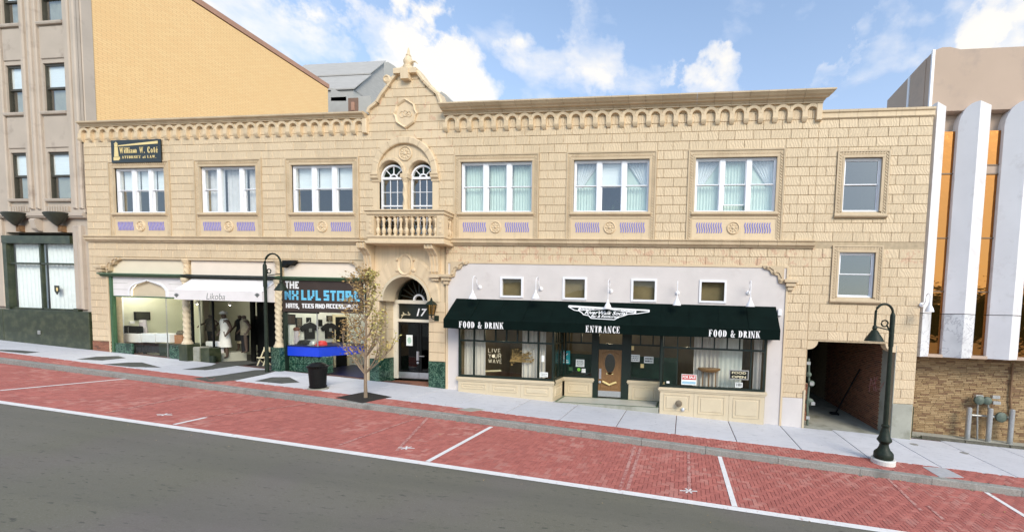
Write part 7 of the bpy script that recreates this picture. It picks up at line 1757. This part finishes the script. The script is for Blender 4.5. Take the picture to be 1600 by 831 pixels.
# ------------------------------------------------------------------ street lamps
def street_lamp(px_base, Y, px_top, py_top, s, label, span, shade_px, disc=True, rs=.26):
    x = FX(*px_base, Y); z0 = gz(x); zt = FZ(px_top, py_top, Y); t = thing('street_lamp', label, 'street lamp', (x, Y, z0), 'dark green street lamps')
    if disc: MB().lathe(x, Y, [(.315, z0-.1), (.315, z0+.12), (.30, z0+.145), (.02, z0+.15)], 28).build('concrete_footing', M('footing_concrete', (.66, .65, .60), .9, .06, 4) if 'footing_concrete' not in MATS else MATS['footing_concrete'], t)
    if disc:
        b = z0+.15; MB().lathe(x, Y, [(.25, b), (.26, b+.05), (.255, b+.15), (.23, b+.19), (.17, b+.25), (.13, b+.34), (.115, b+.42), (.14, b+.46), (.195, b+.52), (.195, b+.55), (.15, b+.63), (.11, b+.78), (.085, b+.90), (.105, b+.93), (.105, b+.97), (.07, b+1.0)], 20).build('fluted_base', LAMPP, t, smooth=True)
        z1 = b+.98
    else: z1 = z0-.1
    pole = MB().lathe(x, Y, [(.070, z1), (.052, zt-.95)], 14).lathe(x, Y, [(.066, zt-1.0), (.066, zt-.12), (.045, zt-.04), (.015, zt-.02)], 14); pole.build('pole', LAMPP, t, smooth=True)
    cx, r = x+s*span/2, span/2; zc = zt-.05
    pts = [(x, Y, zt-.5), (x+s*.01, Y, zc-.1)]+[(cx-s*r*math.cos(rad(a)), Y, zc+r*1.15*math.sin(rad(a))) for a in range(0, 181, 15)]; zs = FZ(*shade_px, Y); xs = pts[-1][0]; pts.append((xs, Y, zs+.42))
    MB().tube(pts, .035, 8).build('arm', LAMPP, t, smooth=True)
    sc = [(x+s*.06, Y, zt-.55), (x+s*.14, Y, zt-.38)]+[(x+s*(.20+.09*math.cos(rad(a))), Y, zt-.34+.09*math.sin(rad(a))) for a in range(180, -150, -30)]
    MB().tube(sc, .022, 6).tube([(x+s*.08, Y, zt-.52), (x+s*(span-.02), Y, zt-.48+.04)], .02, 6).build('scroll_bracket', LAMPP, t, smooth=True)
    MB().lathe(xs, Y, [(.02, zs+.46), (.05, zs+.44), (.07, zs+.36), (.05, zs+.33), (.09, zs+.29), (rs*.55, zs+.20), (rs*.85, zs+.08), (rs*.95, zs+.02), (rs, zs), (rs*.96, zs-.005), (rs*.8, zs+.06), (.05, zs+.22)], 20, cap=False).build('shade', LAMPP, t, smooth=True)
    MB().lathe(xs, Y, [(.02, zs+.16), (.09, zs+.12), (.10, zs+.04), (.06, zs), (.01, zs-.01)], 12).build('bulb', WHITE, t, smooth=True); return t
street_lamp((1380, 715), -3.07, 1398, 487, -1, 'dark green street lamp with a white concrete footing on the brick strip before the alley', .46, (1380, 533))
street_lamp((417, 560), -.50, 417, 411, 1, 'slim dark green street lamp without a footing before the left twisted column', .78, (441, 454), False, .24)

# ------------------------------------------------------------------ litter bin and young tree
bx, by = G(497, 607); by -= .0; bz = gz(bx); rt_ = (FX(514.5, 570, by)-FX(483, 570, by))/2*.66; hb_ = FZ(497, 570, by)-bz
BN = thing('litter_bin', 'black slatted litter bin on the brick strip left of the young tree', 'litter bin', (bx, by, bz))
MB().lathe(bx, by, [(rt_*1.15, bz-.02), (rt_*1.15, bz+.03), (.02, bz+.035)], 24).build('footing', DKCONC, BN)
MB().lathe(bx, by, [(rt_*.74, bz+.05), (rt_*.90, bz+hb_*.9)], 20).build('liner', BLACKP, BN)
sm = None
for k in range(26):
    a = 2*math.pi*k/26; r0, r1 = rt_*.78, rt_*.96; w = .035; ca_, sa_ = math.cos(a), math.sin(a)
    MB().loft([[(bx+ca_*(r+o)-sa_*u, by+sa_*(r+o)+ca_*u, z) for o, u in ((0, -w), (.018, -w), (.018, w), (0, w))] for r, z in ((r0, bz+.05), ((r0+r1)/2, bz+hb_*.5), (r1, bz+hb_*.86), (r1+.05, bz+hb_*.95))]).build('slat', BLACKP, BN)
rim = MB()
for r, z in ((rt_*1.02, bz+hb_*.95), (rt_*.83, bz+.10)): rim.lathe(bx, by, [(r-.03, z-.03), (r+.03, z-.03), (r+.035, z+.02), (r-.03, z+.03), (r-.03, z-.03)], 26, cap=False)
rim.build('rim', BLACKP, BN, smooth=True)
MB().lathe(bx, by, [(rt_*1.0, bz+hb_*.96), (rt_*.86, bz+hb_*1.04), (rt_*.55, bz+hb_*1.10), (rt_*.45, bz+hb_*1.08), (rt_*.4, bz+hb_*.95)], 24, cap=False).build('lid', BLACKP, BN, smooth=True)

tx, ty = G(571, 621); tz = gz(tx); TR = thing('young_tree', 'slender young street tree with sparse brown and yellow leaves before the doorway', 'tree', (tx, ty, tz))
TP = lambda px, py, dy=0: Vector((FX(px, py, ty+dy), ty+dy, FZ(px, py, ty+dy)))
trk = [TP(571.5, 623), TP(571, 600), TP(571, 575), TP(571.5, 545), TP(572, 510), TP(573, 470), TP(574, 440), TP(573, 418)]
br = MB().tube(trk, [.062, .050, .046, .040, .032, .022, .014, .005], 9); tips = []
rt2 = random.Random(11)
def grow(p, d, L, r, depth):
    pts = [p]; q = p.copy(); dd = d.copy(); n = 4
    for i in range(n):
        dd = (dd+Vector((rt2.uniform(-.16, .16), rt2.uniform(-.16, .16), .10))).normalized(); q = q+dd*(L/n); pts.append(q.copy())
    br.tube(pts, [r*(1-.75*i/n) for i in range(n+1)], 5)
    for i, w in enumerate(pts[1:]): tips.append((w, depth))
    if depth < 2:
        for i in range(1, n+1):
            for _ in range(1 if (depth or i % 2) else 2):
              if rt2.random() < .72: grow(pts[i], (dd+Vector((rt2.uniform(-.9, .9), rt2.uniform(-.9, .9), rt2.uniform(-.1, .6)))).normalized(), L*rt2.uniform(.32, .5), r*.45, depth+1)
for px, py, ax, L in ((571, 585, -.50, 2.0), (571, 583, .62, 1.8), (571, 560, -.45, 1.9), (571, 558, .50, 1.7), (571.5, 535, -.55, 1.4), (572, 528, .62, 1.3), (572, 505, -.50, 1.4), (572, 498, .45, 1.1), (573, 475, -.42, 1.1), (573, 468, .36, .9), (573, 450, -.4, .7), (574, 443, .3, .6)):
    for dy in (-.35, .35): grow(TP(px, py), Vector((ax*1.5, dy*rt2.uniform(.4, 1.2), .85)).normalized(), L*rt2.uniform(.65, 1.0)*.78, .022*L**.5, 0)
br.build('trunk', BARK, TR, smooth=True)
lf = MB()
for (p, dpt) in tips:
    for _ in range(3 if dpt == 2 else 1):
        if rt2.random() < .50: continue
        c = p+Vector((rt2.gauss(0, .07), rt2.gauss(0, .07), rt2.gauss(0, .06))); s = rt2.uniform(.03, .06); a = Vector((rt2.uniform(-1, 1), rt2.uniform(-1, 1), rt2.uniform(-.8, .4))).normalized(); b = a.cross(Vector((rt2.uniform(-1, 1), rt2.uniform(-1, 1), rt2.uniform(-1, 1)))).normalized()
        lf.mi = 1 if (c.x > tx+.25 and rt2.random() < .75) or rt2.random() < .12 else 0
        lf.add([c-a*s, c+b*s*.55, c+a*s*1.1, c-b*s*.55], [(0, 1, 2, 3)])
tag(lf.build('crown', [LEAFB, LEAFY], TR, fix=False), kind='stuff')

# ------------------------------------------------------------------ hills far behind the camera (they show only in the glass)
hm = MB(); prev = None
for i in range(41):
    x = -420+21*i; h = 21+4*math.sin(i*.7)+3*math.sin(i*1.9); cur = [(x, -190, gz(x)-1), (x, -215, h), (x, -260, h*1.25), (x, -330, 0)]
    if prev: 
        for k in range(3): hm.add([prev[k], cur[k], cur[k+1], prev[k+1]], [(0, 1, 2, 3)])
    prev = cur
struct(hm, 'wooded_hills', M('wooded_hill', (.06, .075, .035), .95, .4, .08), fix=False)
